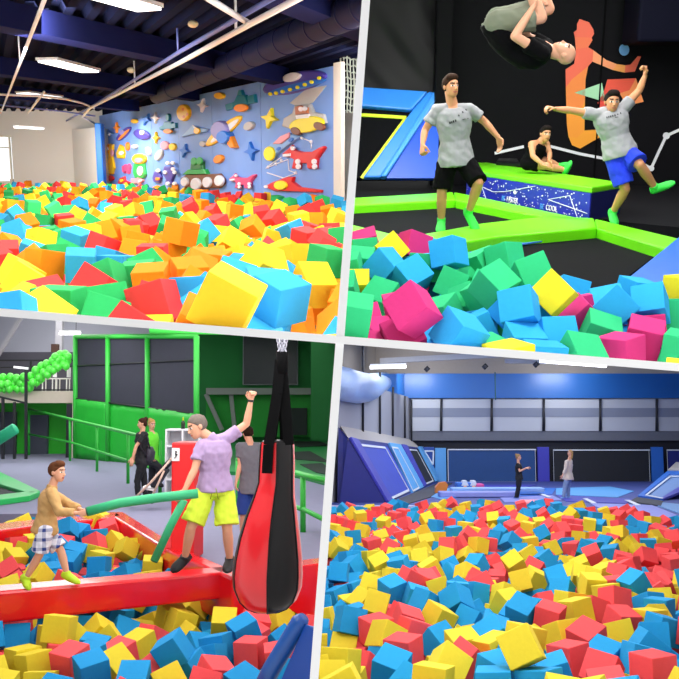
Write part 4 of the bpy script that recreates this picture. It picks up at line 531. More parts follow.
# slanted trampoline frame at the left
pa, pb, pc = H.y(345, 182, 15.6), H.y(440, 182, 15.6), H.y(440, 92, 16.5)
pn = (pb-pa).cross(pc-pa).normalized()
if pn.y > 0: pn = -pn
S = lambda x, y, off=0: H.pl(340+x/3.772, y/3.772, pa+pn*off, pn)
def flat(pts, t0, d, f): return MB().prism([f(*p, t0) for p in pts], pn*d)
t = thing('slanted_trampoline', H, S(230, 676), 'slanted wall trampoline with sky-blue frame and dark triangular bed at the left', 'trampoline')
build('backing', flat([(0, 352), (372, 365), (368, 682), (0, 682)], -.1, .1, S), carpet, parent=t)
build('top_pad', flat([(0, 335), (330, 357), (268, 428), (0, 405)], 0, .12, S), lblue, parent=t, bevel=.03)
build('diagonal_pad', flat([(332, 357), (362, 362), (152, 680), (86, 680), (270, 428)], 0, .12, S), lblue, parent=t, bevel=.03)
build('edge_roll', flat([(350, 361), (378, 365), (172, 680), (152, 680)], 0, .15, S), mat('azure vinyl', '#3d95f0', rough=.4), parent=t, bevel=.03)
build('side_pad', flat([(378, 365), (374, 372), (366, 680), (174, 680)], 0, .08, S), blueM, parent=t, bevel=.02)
build('bed', flat([(-10, 430), (246, 446), (84, 676), (-10, 676)], 0, .03, S), bed, parent=t)
ln = MB(); 
for a, b in (((-10, 428), (250, 444)), ((250, 444), (82, 672))): ln.bar(S(*a, .05), S(*b, .05), .06, .02, pn)
build('edge_line', ln, yell, parent=t)
# trampolines: bed with blue border, green pads
def zpoly(pts, z=ZD): return [H.z(x, y, z) for x, y in pts]
def pad(pts, m_=green, z=ZD+.07, d=.22): return MB().prism(zpoly(pts, z), (0, 0, -d))
def line(pts, w, z):
    l = MB()
    P = zpoly(pts, z)
    for a, b in zip(P[:-1], P[1:]): l.bar(a, b, w, .012)
    return l
t = thing('trampoline', H, H.z(470, 212, ZD-.1), 'far trampoline under the man in black shorts, edged with lime pads', 'trampoline')
build('bed', MB().prism(zpoly([(330, 203), (455, 194.5), (585, 222), (410, 243), (330, 228)], ZD-.05), (0, 0, -.06)), bed, parent=t)
build('border_line', line([(330, 209.5), (454, 201.5), (545, 219)], .07, ZD-.03), tape, parent=t)
build('far_pad', pad([(325, 199.5), (453, 192), (456, 199.5), (325, 206.5)]), green, parent=t, bevel=.02)
build('podium_pad', pad([(454, 192), (478, 196.5), (596, 221.5), (545, 217), (456, 200)]), green, parent=t, bevel=.02)
build('front_pad', pad([(325, 221), (352, 224.5), (402, 236), (380, 244), (325, 236)]), green, parent=t, bevel=.02)
t = thing('trampoline', H, H.z(570, 262, ZD-.1), 'near trampoline behind the foam heap, edged with lime pads and a blue line', 'trampoline')
build('bed', MB().prism(zpoly([(455, 250), (600, 226), (668, 247), (600, 296)], ZD-.05), (0, 0, -.06)), bed, parent=t)
build('border_line', line([(470, 253), (500, 247.5), (600, 231.5), (660, 249)], .06, ZD-.03), tape, parent=t)
build('middle_pad', pad([(395, 238.5), (440, 231), (480, 223.5), (546, 216), (594, 218), (597, 227.5), (500, 236), (430, 247)]), green, parent=t, bevel=.02)
build('right_pad', pad([(595, 218.5), (690, 241), (672, 250), (597, 227.5)]), green, parent=t, bevel=.02)
build('front_pad', pad([(425, 247), (455, 250.5), (500, 264), (602, 291), (600, 305), (490, 290), (430, 262)]), green, parent=t, bevel=.02)
m = MB(); m.prism([H.z(598, 292, ZD+.12), H.z(617, 285, ZD+.12), H.z(681, 234, ZD+.12), H.z(720, 244, ZD+.12), H.z(690, 292, ZD+.12), H.z(645, 296, ZD+.12)], (0, 0, -.3))
build('edge_mat', m, mat('blue mat', '#1565d6', rough=.4, var=.06), H, label='thick blue mat along the right side of the near trampoline', cat='mat', bevel=.03)
# podium with starry front
ZT = -.94
FL, FR, BR, BL = H.z(468, 169.2, ZT), H.z(592.3, 187, ZT), H.z(622, 182.3, ZT), H.z(474, 160.5, ZT)
t = thing('podium', H, (FL+FR+BR+BL)/4+Vector((0, 0, -.42)), 'long starry dark blue podium with a lime padded top', 'podium')
build('base', MB().prism([p+Vector((0, 0, -.08)) for p in (FL, FR, BR, BL)], (0, 0, -.34)), mat('navy podium', '#141a5c', rough=.5, var=.1), parent=t)
build('top_pad', MB().prism([FL, FR, BR, BL], (0, 0, -.085)), green, parent=t, bevel=.02)
fd = (FR-FL).normalized(); fnr = Vector((fd.y, -fd.x, 0)); L = (FR-FL).length
fp = MB(); fp.cur = 0
def FP(u, v, o=.0): return FL+(FR-FL)*u+Vector((0, 0, -.08-.34*v))+fnr*(.004+o)
fp.prism([FP(0, 0), FP(1, 0), FP(1, 1), FP(0, 1)], fnr*.015)
fp.cur = 1; rr = random.Random(3)
for _ in range(170):
    u, v = rr.random(), rr.uniform(.06, .95); r = rr.choice([.004, .005, .007, .010]); c = FP(u, v, .018)
    fp.prism([c+fd*(r*1.6*math.cos(a))+Vector((0, 0, r*math.sin(a))) for a in [k*PI/3 for k in range(6)]], fnr*.004)
for u, v, r in ((.46, .45, .028), (.07, .5, .022), (.02, .35, .02)):
    c = FP(u, v, .018); fp.prism([c+fd*(r*1.7*math.cos(a))+Vector((0, 0, r*math.sin(a))) for a in [k*PI/6 for k in range(12)]], fnr*.005)
for seg in ([(.02, .4), (.13, .12), (.2, .95)], [(.02, .3), (.27, .6), (.37, .5), (.62, .05)], [(.72, .5), (.87, .2), (.93, 1)], [(.72, .5), (.99, .75)], [(.4, .98), (.45, .85), (.48, .98)]):
    for a, b in zip(seg[:-1], seg[1:]): fp.bar(FP(*a, .02), FP(*b, .02), .008, .006, fnr)
front = build('star_front', fp, [mat('starry blue', '#1a22a8', rough=.45, var=.25, scale=2.5), skyt], parent=t)
def words(txt, parent, p, right, up, size, m_, name='lettering', depth=.004, align='LEFT', label=None):
    cu = bpy.data.curves.new(name, 'FONT'); cu.body = txt; cu.size = size; cu.extrude = depth; cu.align_x = align
    tmp = bpy.data.objects.new(name, cu); C.objects.link(tmp); bpy.context.view_layer.update()
    me = bpy.data.meshes.new_from_object(tmp.evaluated_get(bpy.context.evaluated_depsgraph_get())); bpy.data.objects.remove(tmp)
    r = Vector(right).normalized(); u = Vector(up).normalized(); nn = r.cross(u)
    M = Matrix((r, u, nn)).transposed().to_4x4(); org = ORG[parent.name]
    me.transform(Matrix.Translation(Vector(p)-org) @ M); me.materials.clear(); me.materials.append(m_)
    o = bpy.data.objects.new(name, me); C.objects.link(o); o.parent = parent; HALL_OF[o.name] = HALL_OF[parent.name]; ORG[o.name] = org
    if label: o['label'] = label
    return o
words('BE', t, FP(.35, .9, .024), fd, (0, 0, 1), .105, mat('sky print', '#4f9be8', rough=.5))
words('FASTER', t, FP(.395, .9, .024), fd, (0, 0, 1), .105, skyt)
words('BE', t, FP(.665, .92, .024), fd, (0, 0, 1), .105, mat('sky print', '#4f9be8', rough=.5))
words('COOL', t, FP(.71, .92, .024), fd, (0, 0, 1), .105, skyt)
build('black_cushion', MB().relief([H.z(x, y, ZT) for x, y in ((496, 165), (520, 167), (516, 161), (499, 160.5))], (0, 0, .08)), mat('black cushion', '#0e0e12', rough=.5), H, label='flat black cushion lying on the lime podium left of the seated man', cat='cushion')
# graphics on the black wall
YW = 16.98
Q = lambda x, y, o=0: H.y(500+x/3.772, y/3.772, YW-o)
def graphic(name, polys, label, cat='wall graphic'):
    g = MB(); ms = []
    for pts, col in polys:
        mm = mat('paint '+col, col, rough=.6, var=.04, scale=2)
        if mm not in ms: ms.append(mm)
        g.cur = ms.index(mm); g.prism([Q(*p) for p in pts], (0, -.012, 0))
    return build(name, g, ms, H, label=label, cat=cat)
coral, orng, amber, pale = '#f0684e', '#f2883e', '#f5a02a', '#f59a6a'
graphic('athlete_graphic', [
    ([(300, 72), (335, 84), (352, 112), (354, 128), (345, 142), (282, 140), (278, 122), (290, 112), (290, 90)], coral),
    ([(282, 140), (345, 142), (348, 152), (332, 178), (286, 186)], '#f2744a'),
    ([(286, 186), (332, 178), (352, 190), (348, 232), (332, 250), (270, 300), (248, 330), (247, 262), (280, 240)], coral),
    ([(352, 190), (400, 226), (440, 242), (425, 264), (348, 232)], pale), ([(440, 242), (472, 246), (470, 274), (425, 264)], '#f3a050'),
    ([(472, 246), (492, 244), (520, 212), (531, 214), (508, 270), (470, 274)], coral),
    ([(270, 300), (332, 250), (322, 300), (320, 380), (300, 420), (250, 400), (248, 330)], orng),
    ([(250, 400), (300, 420), (320, 380), (318, 492), (290, 520), (258, 515), (252, 470)], '#f59a30'),
    ([(258, 515), (290, 520), (318, 492), (378, 488), (382, 514), (302, 560), (272, 548)], amber)],
    'large orange painted figure with an outstretched arm on the black wall')
graphic('triangle_graphic', [([(280, 350), (384, 313), (398, 385)], '#a8dcb4')], 'mint green painted triangle beside the orange figure')
graphic('polygon_graphic', [([(405, 300), (512, 295), (488, 340), (450, 352), (394, 338)], '#ee5640'), ([(512, 295), (541, 384), (480, 398), (450, 352), (488, 340)], '#f59052'), ([(368, 388), (394, 338), (450, 352), (440, 400), (376, 405)], '#e8483a')], 'red and orange painted polygon behind the jumping man in blue shorts')
graphic('ball_graphic', [(ell(468, 188, 19, 22), '#6fa8e4')], 'small light blue painted ball above the figure hand')
def lines(name, segs, dots, label):
    g = MB()
    for s_ in segs:
        for a, b in zip(s_[:-1], s_[1:]): g.bar(Q(*a, .006), Q(*b, .006), .05, .012, (0, -1, 0))
    for x, y, r in dots: g.prism([Q(*p) for p in ell(x, y, r, r)], (0, -.014, 0))
    build(name, g, skyt, H, label=label, cat='wall graphic')
lines('line_graphic', [[(-20, 578), (90, 553)]], [], 'short white painted line left of the seated man')
lines('line_graphic', [[(190, 552), (300, 580), (410, 601)]], [], 'long white painted line running right from the seated man')
lines('line_graphic', [[(545, 622), (570, 635), (627, 512), (690, 484)]], [(570, 635, 11), (627, 512, 13)], 'white zigzag line with two round nodes at the right of the black wall')
build('wall_unit', bx(H, 642, -20, 700, 42, 15.8, .9), mat('unit navy', '#08091a', rough=.8, spec=.1), H, label='large dark box hung in the top right corner of the black wall', cat='box', bevel=.05)
sx = H.y(600, 90, 16.97); m = MB(); m.box((sx.x, 16.975, .4), (.03, .015, 3.4)); struct('trim_5', m, mat('seam', '#050507', rough=.9, spec=.1), H)
for x, y, z, e in ((1.4, 5.2, 2.4, 300), (2.6, 9.2, 2.9, 420), (.6, 12.5, 2.9, 300), (4.5, 13, 2.9, 420)):
    lamp("ceiling_fill_light", H, (x, y, z), (x+.01, y+.8, -1), 1.6, 1.6, e*.44, (1, .98, .95))  # unseen area lights added overhead to brighten people and foam
# ================================================================== lower left hall: foam pit with the red beam
H = H3
fill_pit(3, None, None, 0)
ZF = -2.15
redv = mat('red vinyl', '#e3101c', rough=.22, var=.05, coat=.4)
gpaint = mat('green paint', '#2fb53a', rough=.45, var=.05)
gpad = mat('green padding', '#18a92c', rough=.5, var=.08, scale=2)
dnet = mat('dark net', '#2c2c3a', rough=.8, var=.15, scale=3)
greyc = mat('grey carpet', '#82829a', rough=.9, var=.06, scale=6)
whitel = mat('white board', '#eeeef0', rough=.5, var=.02)
blk = mat('black metal', '#17171c', rough=.5)
# shell
m = MB()
m.prism([(-20, 15.6, ZF), H.z(114, 513, ZF), H.z(124, 513, ZF), H.z(182, 549, ZF), H.z(250, 577, ZF), H.z(345, 573, ZF), (9, 10.5, ZF), (9, 46, ZF), (-20, 46, ZF)], (0, 0, -.2)); struct('floor_lower_left', m, greyc, H)
m = MB(); m.prism([(-6, 6.5, -4), (3, 6.5, -4), (3, 16.4, -4), (-10, 16.4, -4)], (0, 0, -.15)); struct('floor_pit_left', m, mat('pit floor', '#5c2a2a', rough=.9), H)
hallgrey = mat('hall grey wall', '#aeb0ba', rough=.8, var=.05, scale=.5)
struct('wall_back_grey', bx(H, -120, 255, 165, 500, 43, .3), hallgrey, H)
struct('wall_back_green', bx(H, 165, 255, 420, 470, 40, .3), mat('dark green wall', '#0f7a34', rough=.7, var=.12, scale=.6), H)
m = MB(); m.box((-2, 28, 4.4), (40, 34, .2)); struct('ceiling_lower_left', m, mat('grey deck', '#a6a8ae', rough=.8), H)
m = MB(); m.prism([(-4.0, 7, -4), (-18, 44, -4), (-18, 44, 4.4), (-4.0, 7, 4.4)], (-.3, 0, 0)); struct('wall_side_left_lower', m, hallgrey, H)
# left part: mezzanine with railing, balloons
struct('wall_mezzanine_dark', bx(H, -60, 352, 79, 398, 38, .2), mat('dark grey wall', '#4b4b57', rough=.8, var=.08), H)
m = MB(); a, b = H.y(-60, 391, 31.5), H.y(75, 403, 31.5); m.box(((a.x+b.x)/2, 34.6, (a.z+b.z)/2), (b.x-a.x, 6.2, a.z-b.z)); struct('floor_mezzanine', m, mat('beige slab', '#cbbcae', rough=.8, var=.05), H)
struct('wall_below_mezzanine', bx(H, -60, 400, 79, 462, 33.4, .2), mat('vivid green wall', '#2fbf28', rough=.6, var=.06), H)
struct('door_1', bx(H, 29, 415, 47, 462, 33.2, .15), mat('slate door', '#454a58', rough=.6), H)
struct('door_2', bx(H, -20, 412, 15, 462, 33.2, .15), mat('slate door', '#454a58', rough=.6), H)
build('padded_post', bx(H, 66.5, 404, 72, 462, 31.3, .3), mat('black pad', '#1c1d24', rough=.6), H, label='dark padded post under the right end of the balcony', cat='post')
build('support_column', bx(H, 72.5, 398, 77, 462, 31.2, .25), mat('cream steel', '#d6c9b6', rough=.6), H, label='pale steel column holding up the balcony corner', cat='column')
build('steel_column', bx(H, 56, 300, 61.5, 355, 37.5, .3), mat('white steel', '#b4b5be', rough=.5), H, label='white steel column against the grey back wall', cat='column')
m = MB(); m.bar(H.y(21, 318, 37.6), H.y(-3, 357, 37.6), .14, .14, (0, -1, 0)); build('steel_brace', m, mat('white steel', '#b4b5be', rough=.5), H, label='slanting pale steel brace at the top left of the back wall', cat='brace')
build('wall_box', bx(H, 51, 344, 57.5, 352, 36.8, .25), mat('brown box', '#4a2f26', rough=.7), H, label='small dark brown box beside the white steel column', cat='box')
t = thing('balcony_railing', H, H.y(30, 392, 31.6), 'black steel balcony railing behind the green balloons', 'railing')
for x in (-8, 31, 76): build('post', MB().bar(H.y(x, 361, 31.6), H.y(x, 393, 31.6), .07, .07, (0, 1, 0)), blk, parent=t)
build('top_rail', MB().bar(H.y(-20, 360.5, 31.6), H.y(77, 360.5, 31.6), .08, .06), blk, parent=t)
build('middle_rail', MB().bar(H.y(-20, 368, 31.6), H.y(77, 366, 31.6), .05, .04), blk, parent=t)
build('bottom_rail', MB().bar(H.y(-20, 390, 31.6), H.y(77, 390, 31.6), .06, .05), blk, parent=t)
t = thing('stair_frame', H, H.y(14, 462, 29), 'black steel stair frame standing in front of the balcony at the left edge', 'frame')
for x, y0 in ((-6, 395), (3, 398), (14.5, 402), (26, 367)): build('post', MB().bar(H.y(x, y0, 29), H.y(x, 459, 29), .08, .08, (0, 1, 0)), blk, parent=t)
build('rail', MB().bar(H.y(-12, 394, 29), H.y(26, 403, 29), .09, .06), blk, parent=t)
build('landing_bar', MB().bar(H.y(14, 367, 29), H.y(28, 368.5, 29), .09, .07), whitel, parent=t)
bal = mat('green balloon', '#5cf04c', rough=.3, var=.06, coat=.3)
bm_ = MB(); bm_.ball((0, 0, 0), (.135, .135, .15), 14); bm_.tube([(0, 0, -.15), (0, 0, -.175)], [.018, .028], 8)
bme = bm_.mesh('balloon', bal); rr = random.Random(5); bpts = []
for k in range(6): # garland: a lower run, a rising run and a top cluster
    for dy in (0, 7, 13): bpts.append((-3+k*6.6+(dy == 7)*3.2+rr.uniform(-.8, .8), 377.5+dy*.9-(k > 4)*2+rr.uniform(-.8, .8)))
for k in range(5):
    for dy in (0, 7, 13): bpts.append((36+k*5.6+(dy == 7)*2.6+rr.uniform(-.8, .8), 369.5-k*3+dy*(1-k*.07)+rr.uniform(-.8, .8)))
for x, y in ((55, 357), (60, 354.5), (65, 354), (68, 356.5), (58, 360), (64, 359), (67.5, 361), (63, 364), (66, 366)): bpts.append((x, y))
for k, (x, y) in enumerate(bpts):
    o = bpy.data.objects.new('balloon', bme); p = H.y(x, y, 31.2+rr.uniform(-.12, .12))
    put(o, H, p); tag(o, 'glossy green balloon of the garland along the balcony railing', 'balloon', 'green balloons of the balcony garland')
for x, lb in ((49, 'white chair on the balcony, left one behind the railing'), (63, 'white chair on the balcony, right one behind the railing')):
    c = H.y(x, 391, 33); t = thing('balcony_chair', H, c, lb, 'chair')
    build('seat', MB().box(c+Vector((0, 0, .45)), (.42, .42, .04)), whitel, parent=t); build('backrest', MB().box(c+Vector((.2, 0, .68)), (.03, .4, .36)), whitel, parent=t)
    for sx in (-.18, .18):
        for sy in (-.18, .18): build('leg', MB().bar(c+Vector((sx, sy, 0)), c+Vector((sx, sy, .45)), .035, .035, (0, 1, 0)), whitel, parent=t)
def lamp3(x0, x1, y, Y, label):
    p, q = H3.y(x0, y, Y), H3.y(x1, y, Y); t = thing('hanging_lamp', H3, (p+q)/2, label, 'lamp')
    build('tube', MB().bar(p, q, .22, .1), lampm, parent=t); build('housing', MB().bar(p+Vector((0, 0, .08)), q+Vector((0, 0, .08)), .26, .06), housing, parent=t)
    cb = MB(); cb.tube([q+Vector((-.15, 0, .1)), q+Vector((-.15, 0, 1.4))], .012, 5); build('cable', cb, blk, parent=t)
lamp3(60, 80, 333.5, 34, 'white tube lamp hanging left of the net cage')
# net cage with green frame and green padding
FA, FB = H.y(75.5, 400, 31), H.y(197, 400, 26.5)
fdv = Vector((FB.x-FA.x, FB.y-FA.y, 0)).normalized(); fn3 = Vector((fdv.y, -fdv.x, 0))
if fn3.y > 0: fn3 = -fn3
N = lambda x, y, o=0: H.pl(x, y, FA+fn3*o, fn3)
t = thing('net_cage', H, N(135, 470), 'tall green-framed cage with dark net above green padding', 'net cage')
xs_ = [75.5, 108, 147.5, 196.5]; bot = lambda x: 398.5+(x-75.5)*.125
for x in xs_: build('post', MB().tube([N(x, 336, .04), N(x, 458+(x-75)*.1, .04)], .085, 10), gpaint, parent=t)
build('top_rail', MB().tube([N(75.5, 336.6, .04), N(196.5, 336.2, .04)], .08, 10), gpaint, parent=t)
for a, b in zip(xs_[:-1], xs_[1:]):
    build('net', MB().prism([N(a+.6, 337), N(b-.6, 337), N(b-.6, bot(b)), N(a+.6, bot(a))], fn3*-.03), dnet, parent=t)
    w3 = MB(); n, k = 14, 8; P = []
    for i in range(n+1):
        for j in range(k+1):
            x = a+.6+(b-a-1.2)*i/n; y0 = bot(x); y1 = 458+(x-75)*.1; y = y0+(y1-y0)*j/k
            P.append(N(x, y, .02+.05*noise.noise(Vector((x*.25, y*.2, 1)))))
    w3.add(P, [(i*(k+1)+j, (i+1)*(k+1)+j, (i+1)*(k+1)+j+1, i*(k+1)+j+1) for i in range(n) for j in range(k)], True)
    o = build('padding', w3, gpad, parent=t); md = o.modifiers.new('thickness', 'SOLIDIFY'); md.thickness = .06
build('mesh_rail', MB().tube([N(75.5, 366, .02), N(196, 360, .02)], .025, 6), blk, parent=t)
build('edge_rail', MB().tube([N(75.5, bot(75.5), .05), N(196, bot(196), .05)], .03, 6), blk, parent=t)
# green railing across the floor
RZ = [(29, 409, 455), (70, 419, 461), (97, 425.5, 471.5), (128, 433, 483.5), (160, 441, 495)]
t = thing('floor_railing', H, H.z(97, 471, ZF), 'green two-bar railing crossing the grey floor behind the boy', 'railing')
RP = []
for x, y0, y1 in RZ:
    b = H.z(x, y1, ZF); tp = H.y(x, y0, b.y); RP.append((b, tp)); build('post', MB().tube([b, tp], .04, 8), gpaint, parent=t)
build('top_rail', MB().tube([p for _, p in RP], .045, 8), gpaint, parent=t)
build('lower_rail', MB().tube([b+(p-b)*.45 for b, p in RP], .035, 8), gpaint, parent=t)
t = thing('floor_railing', H, H.z(295, 520, ZF), 'green railing right of the punching bag', 'railing')
RP = []
for x, y0, y1 in ((238, 459, 515), (303, 475, 532), (345, 485, 560)):
    b = H.z(x, y1, ZF); tp = H.y(x, y0, b.y); RP.append((b, tp)); build('post', MB().tube([b, tp], .045, 8), gpaint, parent=t)
build('top_rail', MB().tube([p for _, p in RP], .05, 8), gpaint, parent=t)
build('lower_rail', MB().tube([b+(p-b)*.4 for b, p in RP], .04, 8), gpaint, parent=t)
# right background: windows, grey beam, far trampolines
def wall_window(n, x0, y0, x1, y1, Y=39.8):
    f = struct('window_%d' % n, bx(H3, x0, y0, x1, y1, Y-.02, .1), mat('pale frame', '#8f989c', rough=.6), H3)
    build('pane', bx(H3, x0+1, y0-2, x1-1, y1-1, Y-.06, .05), mat('dark pane', '#2f343c', rough=.35), parent=f)
wall_window(2, 243, 325, 298, 385); wall_window(3, 331, 325, 372, 384)
struct('trim_2', bx(H, 206, 388, 420, 394.5, 39.2, .3), mat('grey beam', '#8b928e', rough=.7), H)
for x0, y0, x1, y1, k in ((206, 394, 222, 430, 1), (231, 394, 236, 440, 2)):
    m = MB(); m.bar(H.y(x0, y0, 39.4), H.y(x1, y1, 39.4), .18, .14, (0, -1, 0)); build('grey_strut', m, mat('grey beam', '#8b928e', rough=.7), H, label=['slanting', 'upright'][k-1]+' grey steel strut under the beam of the dark green wall', cat='strut')
struct('wall_bright_green', bx(H, 206, 395, 311, 437, 39.7, .1), mat('bright green wall', '#149a2c', rough=.6, var=.1), H)  # brighter green stretch of wall below the grey beam
struct('door_3', bx(H, 290, 408, 307, 435, 39.5, .2), mat('dark recess', '#1d2a28', rough=.7), H)
struct('wall_green_right', bx(H, 311, 310, 420, 440, 36, .3), mat('deep green pad', '#0b6a2c', rough=.7), H)
dgreen = mat('deep green pad ', '#12813c', rough=.55, var=.06)
def z3(pts, z=ZF): return [H3.z(x, y, z) for x, y in pts]
t = thing('trampoline_field', H, H.z(290, 465, ZF), 'field of dark trampolines with green padding right behind the punching bag', 'trampolines')
build('padding', MB().prism(z3([(196, 441), (420, 434), (420, 505), (296, 474), (196, 470)], ZF+.1), (0, 0, -.1)), dgreen, parent=t)
for q in ([(285, 441), (312, 439), (330, 445), (300, 447)], [(286, 452), (310, 451), (330, 462), (296, 459)], [(240, 446), (268, 445), (278, 452), (242, 454)], [(300, 464), (322, 463), (345, 478), (316, 472)], [(200, 447), (228, 446), (232, 455), (201, 457)], [(238, 459), (276, 457), (284, 468), (242, 470)], [(325, 440), (350, 438), (370, 446), (340, 448)]):
    build('bed', MB().prism(z3(q, ZF+.12), (0, 0, -.03)), mat('far bed', '#10241c', rough=.8), parent=t)
# left foreground trampoline pads and tube
t = thing('trampoline', H, H.z(10, 490, ZF), 'trampoline with mint green padding at the left edge behind the boy', 'trampoline')
mint = mat('mint vinyl', '#22b457', rough=.45)
build('upper_pad', MB().prism(z3([(-20, 468), (0, 471.5), (40, 490.5), (30, 493), (-20, 478)], ZF+.12), (0, 0, -.12)), mint, parent=t, bevel=.02)
build('lower_pad', MB().prism(z3([(-20, 496.5), (0, 494.5), (30, 490.8), (40, 491.5), (30, 495.5), (-20, 502)], ZF+.12), (0, 0, -.12)), mint, parent=t, bevel=.02)
build('bed', MB().prism(z3([(-20, 479), (0, 484), (30, 492.5), (-20, 497)], ZF+.05), (0, 0, -.05)), mat('tramp black', '#1d1d24', rough=.8), parent=t)
m = MB(); p, q = H.y(-14, 447, 25), H.y(16, 428, 25); m.tube([p, q-(q-p)*.03, q], [.16, .16, .13], 16)
build('foam_tube', m, mat('teal foam', '#1fae7c', rough=.6), H, label='thick teal green foam tube poking in from the left edge', cat='foam tube')
# pit walls and beam
ZR = -2.03
def rim(pts, z, d, nm, label):
    return build(nm, MB().prism([H3.z(x, y, z) for x, y in pts], (0, 0, -d)), redv, H3, label=label, cat='pit wall', bevel=.03)
rim([(-30, 527), (0, 523), (60, 516.5), (116, 511.5), (121, 515), (116, 517), (60, 522), (0, 530), (-30, 535)], ZR, .55, 'pit_wall', 'red padded far wall of the foam pit behind the boy')
rim([(116, 511.5), (124, 512), (182, 548), (252, 577), (232, 578), (170, 551), (113, 516)], ZR, .55, 'pit_wall', 'red padded wall running along the right side of the foam pit to the beam')
def front(pts, top, nm, label):
    """red block: front outline in a plane at depth, pushed back"""
    return None
ba, bb = H.z(-30, 594, ZR), H.z(233, 571.5, ZR)
bdv = (bb-ba).normalized(); bn = Vector((-bdv.y, bdv.x, 0))
t = MB(); t.prism([ba, bb, bb+Vector((0, 0, -.30)), ba+Vector((0, 0, -.335))], bn*.36)
build('balance_beam', t, redv, H, label='long glossy red padded beam the boy and the man stand on', cat='beam', bevel=.03)
pa3 = H.z(233, 571.5, ZR); 
G = lambda x, y: H.pl(x, y, pa3, Vector((-.25, -1, 0)).normalized())
t = MB(); t.prism([G(233, 571), G(300, 566), G(335, 561), G(331, 630), G(312, 622), G(284, 607), G(234, 598)], Vector((.05, .4, 0)))
build('pit_wall', t, redv, H, label='red padded block behind the punching bag at the right end of the beam', cat='pit wall', bevel=.03)
# blue mat lower right
m = MB(); pb_ = H.y(300, 650, 7.4); bnv = Vector((-.75, -.6, .35)).normalized()
K = lambda x, y, o=0: H.pl(x, y, pb_+bnv*o, bnv)
t = thing('blue_mat', H, K(290, 670), 'dark blue folded mat in the lower right corner of the pit', 'mat')
build('panel', MB().prism([K(272, 700), K(305, 624), K(316, 628), K(330, 700)], bnv*-.12), mat('royal mat', '#12459c', rough=.35, var=.08), parent=t, bevel=.02)
e = MB(); e.tube([K(256, 700), K(272, 668), K(300, 622), K(304, 618)], [.075, .075, .075, .05], 14); build('rolled_edge', e, mat('royal roll', '#17519f', rough=.3), parent=t)
# red cabinet, white shelf, stroller
def upright(H, x0, x1, ytop, ybase, zf, depth, side=0):
    p, q = H.z(x0, ybase, zf), H.z(x1, ybase, zf); q = H.y(x1, ybase, p.y); top = H.y(x0, ytop, p.y).z
    return p, q, top
p, q, top = upright(H, 170, 193.5, 442.5, 560, ZF, .4)
t = thing('padded_stand', H, Vector(((p.x+q.x)/2, p.y+.2, ZF)), 'tall red padded stand with a small white sign behind the man', 'stand')
sk = .07
build('body', MB().prism([(p.x, p.y, ZF), (q.x, p.y, ZF), (q.x+sk, p.y+.42, ZF), (p.x+sk, p.y+.42, ZF)], (0, 0, top-ZF)), mat('red stand', '#e01a20', rough=.45), parent=t, bevel=.025)
sg = MB(); a, b = H.y(172, 448, p.y-.012), H.y(179.5, 461, p.y-.012); sg.box(((a.x+b.x)/2, p.y-.012, (a.z+b.z)/2), (b.x-a.x, .012, a.z-b.z))
sign = build('sign', sg, whitel, parent=t, label='white rectangular sign')
fg = MB(); cx, cz = (a.x+b.x)/2, (a.z+b.z)/2
fg.ball((cx+.005, p.y-.022, cz+.035), (.014, .005, .014), 8); fg.bar((cx, p.y-.022, cz+.02), (cx+.008, p.y-.022, cz-.02), .02, .006, (0, 1, 0)); fg.bar((cx+.008, p.y-.022, cz-.02), (cx-.015, p.y-.022, cz-.05), .012, .006, (0, 1, 0)); fg.bar((cx, p.y-.022, cz+.01), (cx+.025, p.y-.022, cz-.005), .01, .006, (0, 1, 0))
build('pictogram', fg, blk, parent=sign)
p, q, top = upright(H, 164.5, 199, 429, 497, ZF, .4)
t = thing('cube_shelf', H, Vector(((p.x+q.x)/2, p.y+.2, ZF)), 'white open cube shelf behind the red stand', 'shelf')
W_ = q.x-p.x; th = .035; hgt = top-ZF
for k in range(3): build('side_panel', MB().box((p.x+th/2+k*(W_-th)/2, p.y+.2, ZF+hgt/2), (th, .4, hgt)), whitel, parent=t)
for k in range(5): build('shelf_board', MB().box((p.x+W_/2, p.y+.2, ZF+th/2+k*(hgt-th)/4), (W_-.001, .395, th)), whitel, parent=t)
build('back_panel', MB().box((p.x+W_/2, p.y+.405, ZF+hgt/2), (W_, .012, hgt)), mat('shelf back', '#c9c9d0', rough=.6), parent=t)
bt = thing('bottle', H, (p.x+W_*.47, p.y+.2, top), 'small dark bottle with a yellow-green top on the white shelf', 'bottle')
build('glass', MB().tube([(p.x+W_*.47, p.y+.2, top+z) for z in (0, .13, .17)], [.045, .045, .02], 12), mat('dark bottle', '#22301c', rough=.3), parent=bt)
build('cap', MB().tube([(p.x+W_*.47, p.y+.2, top+z) for z in (.17, .25)], [.025, .012], 10), mat('lime cap', '#b8c81e', rough=.5), parent=bt)
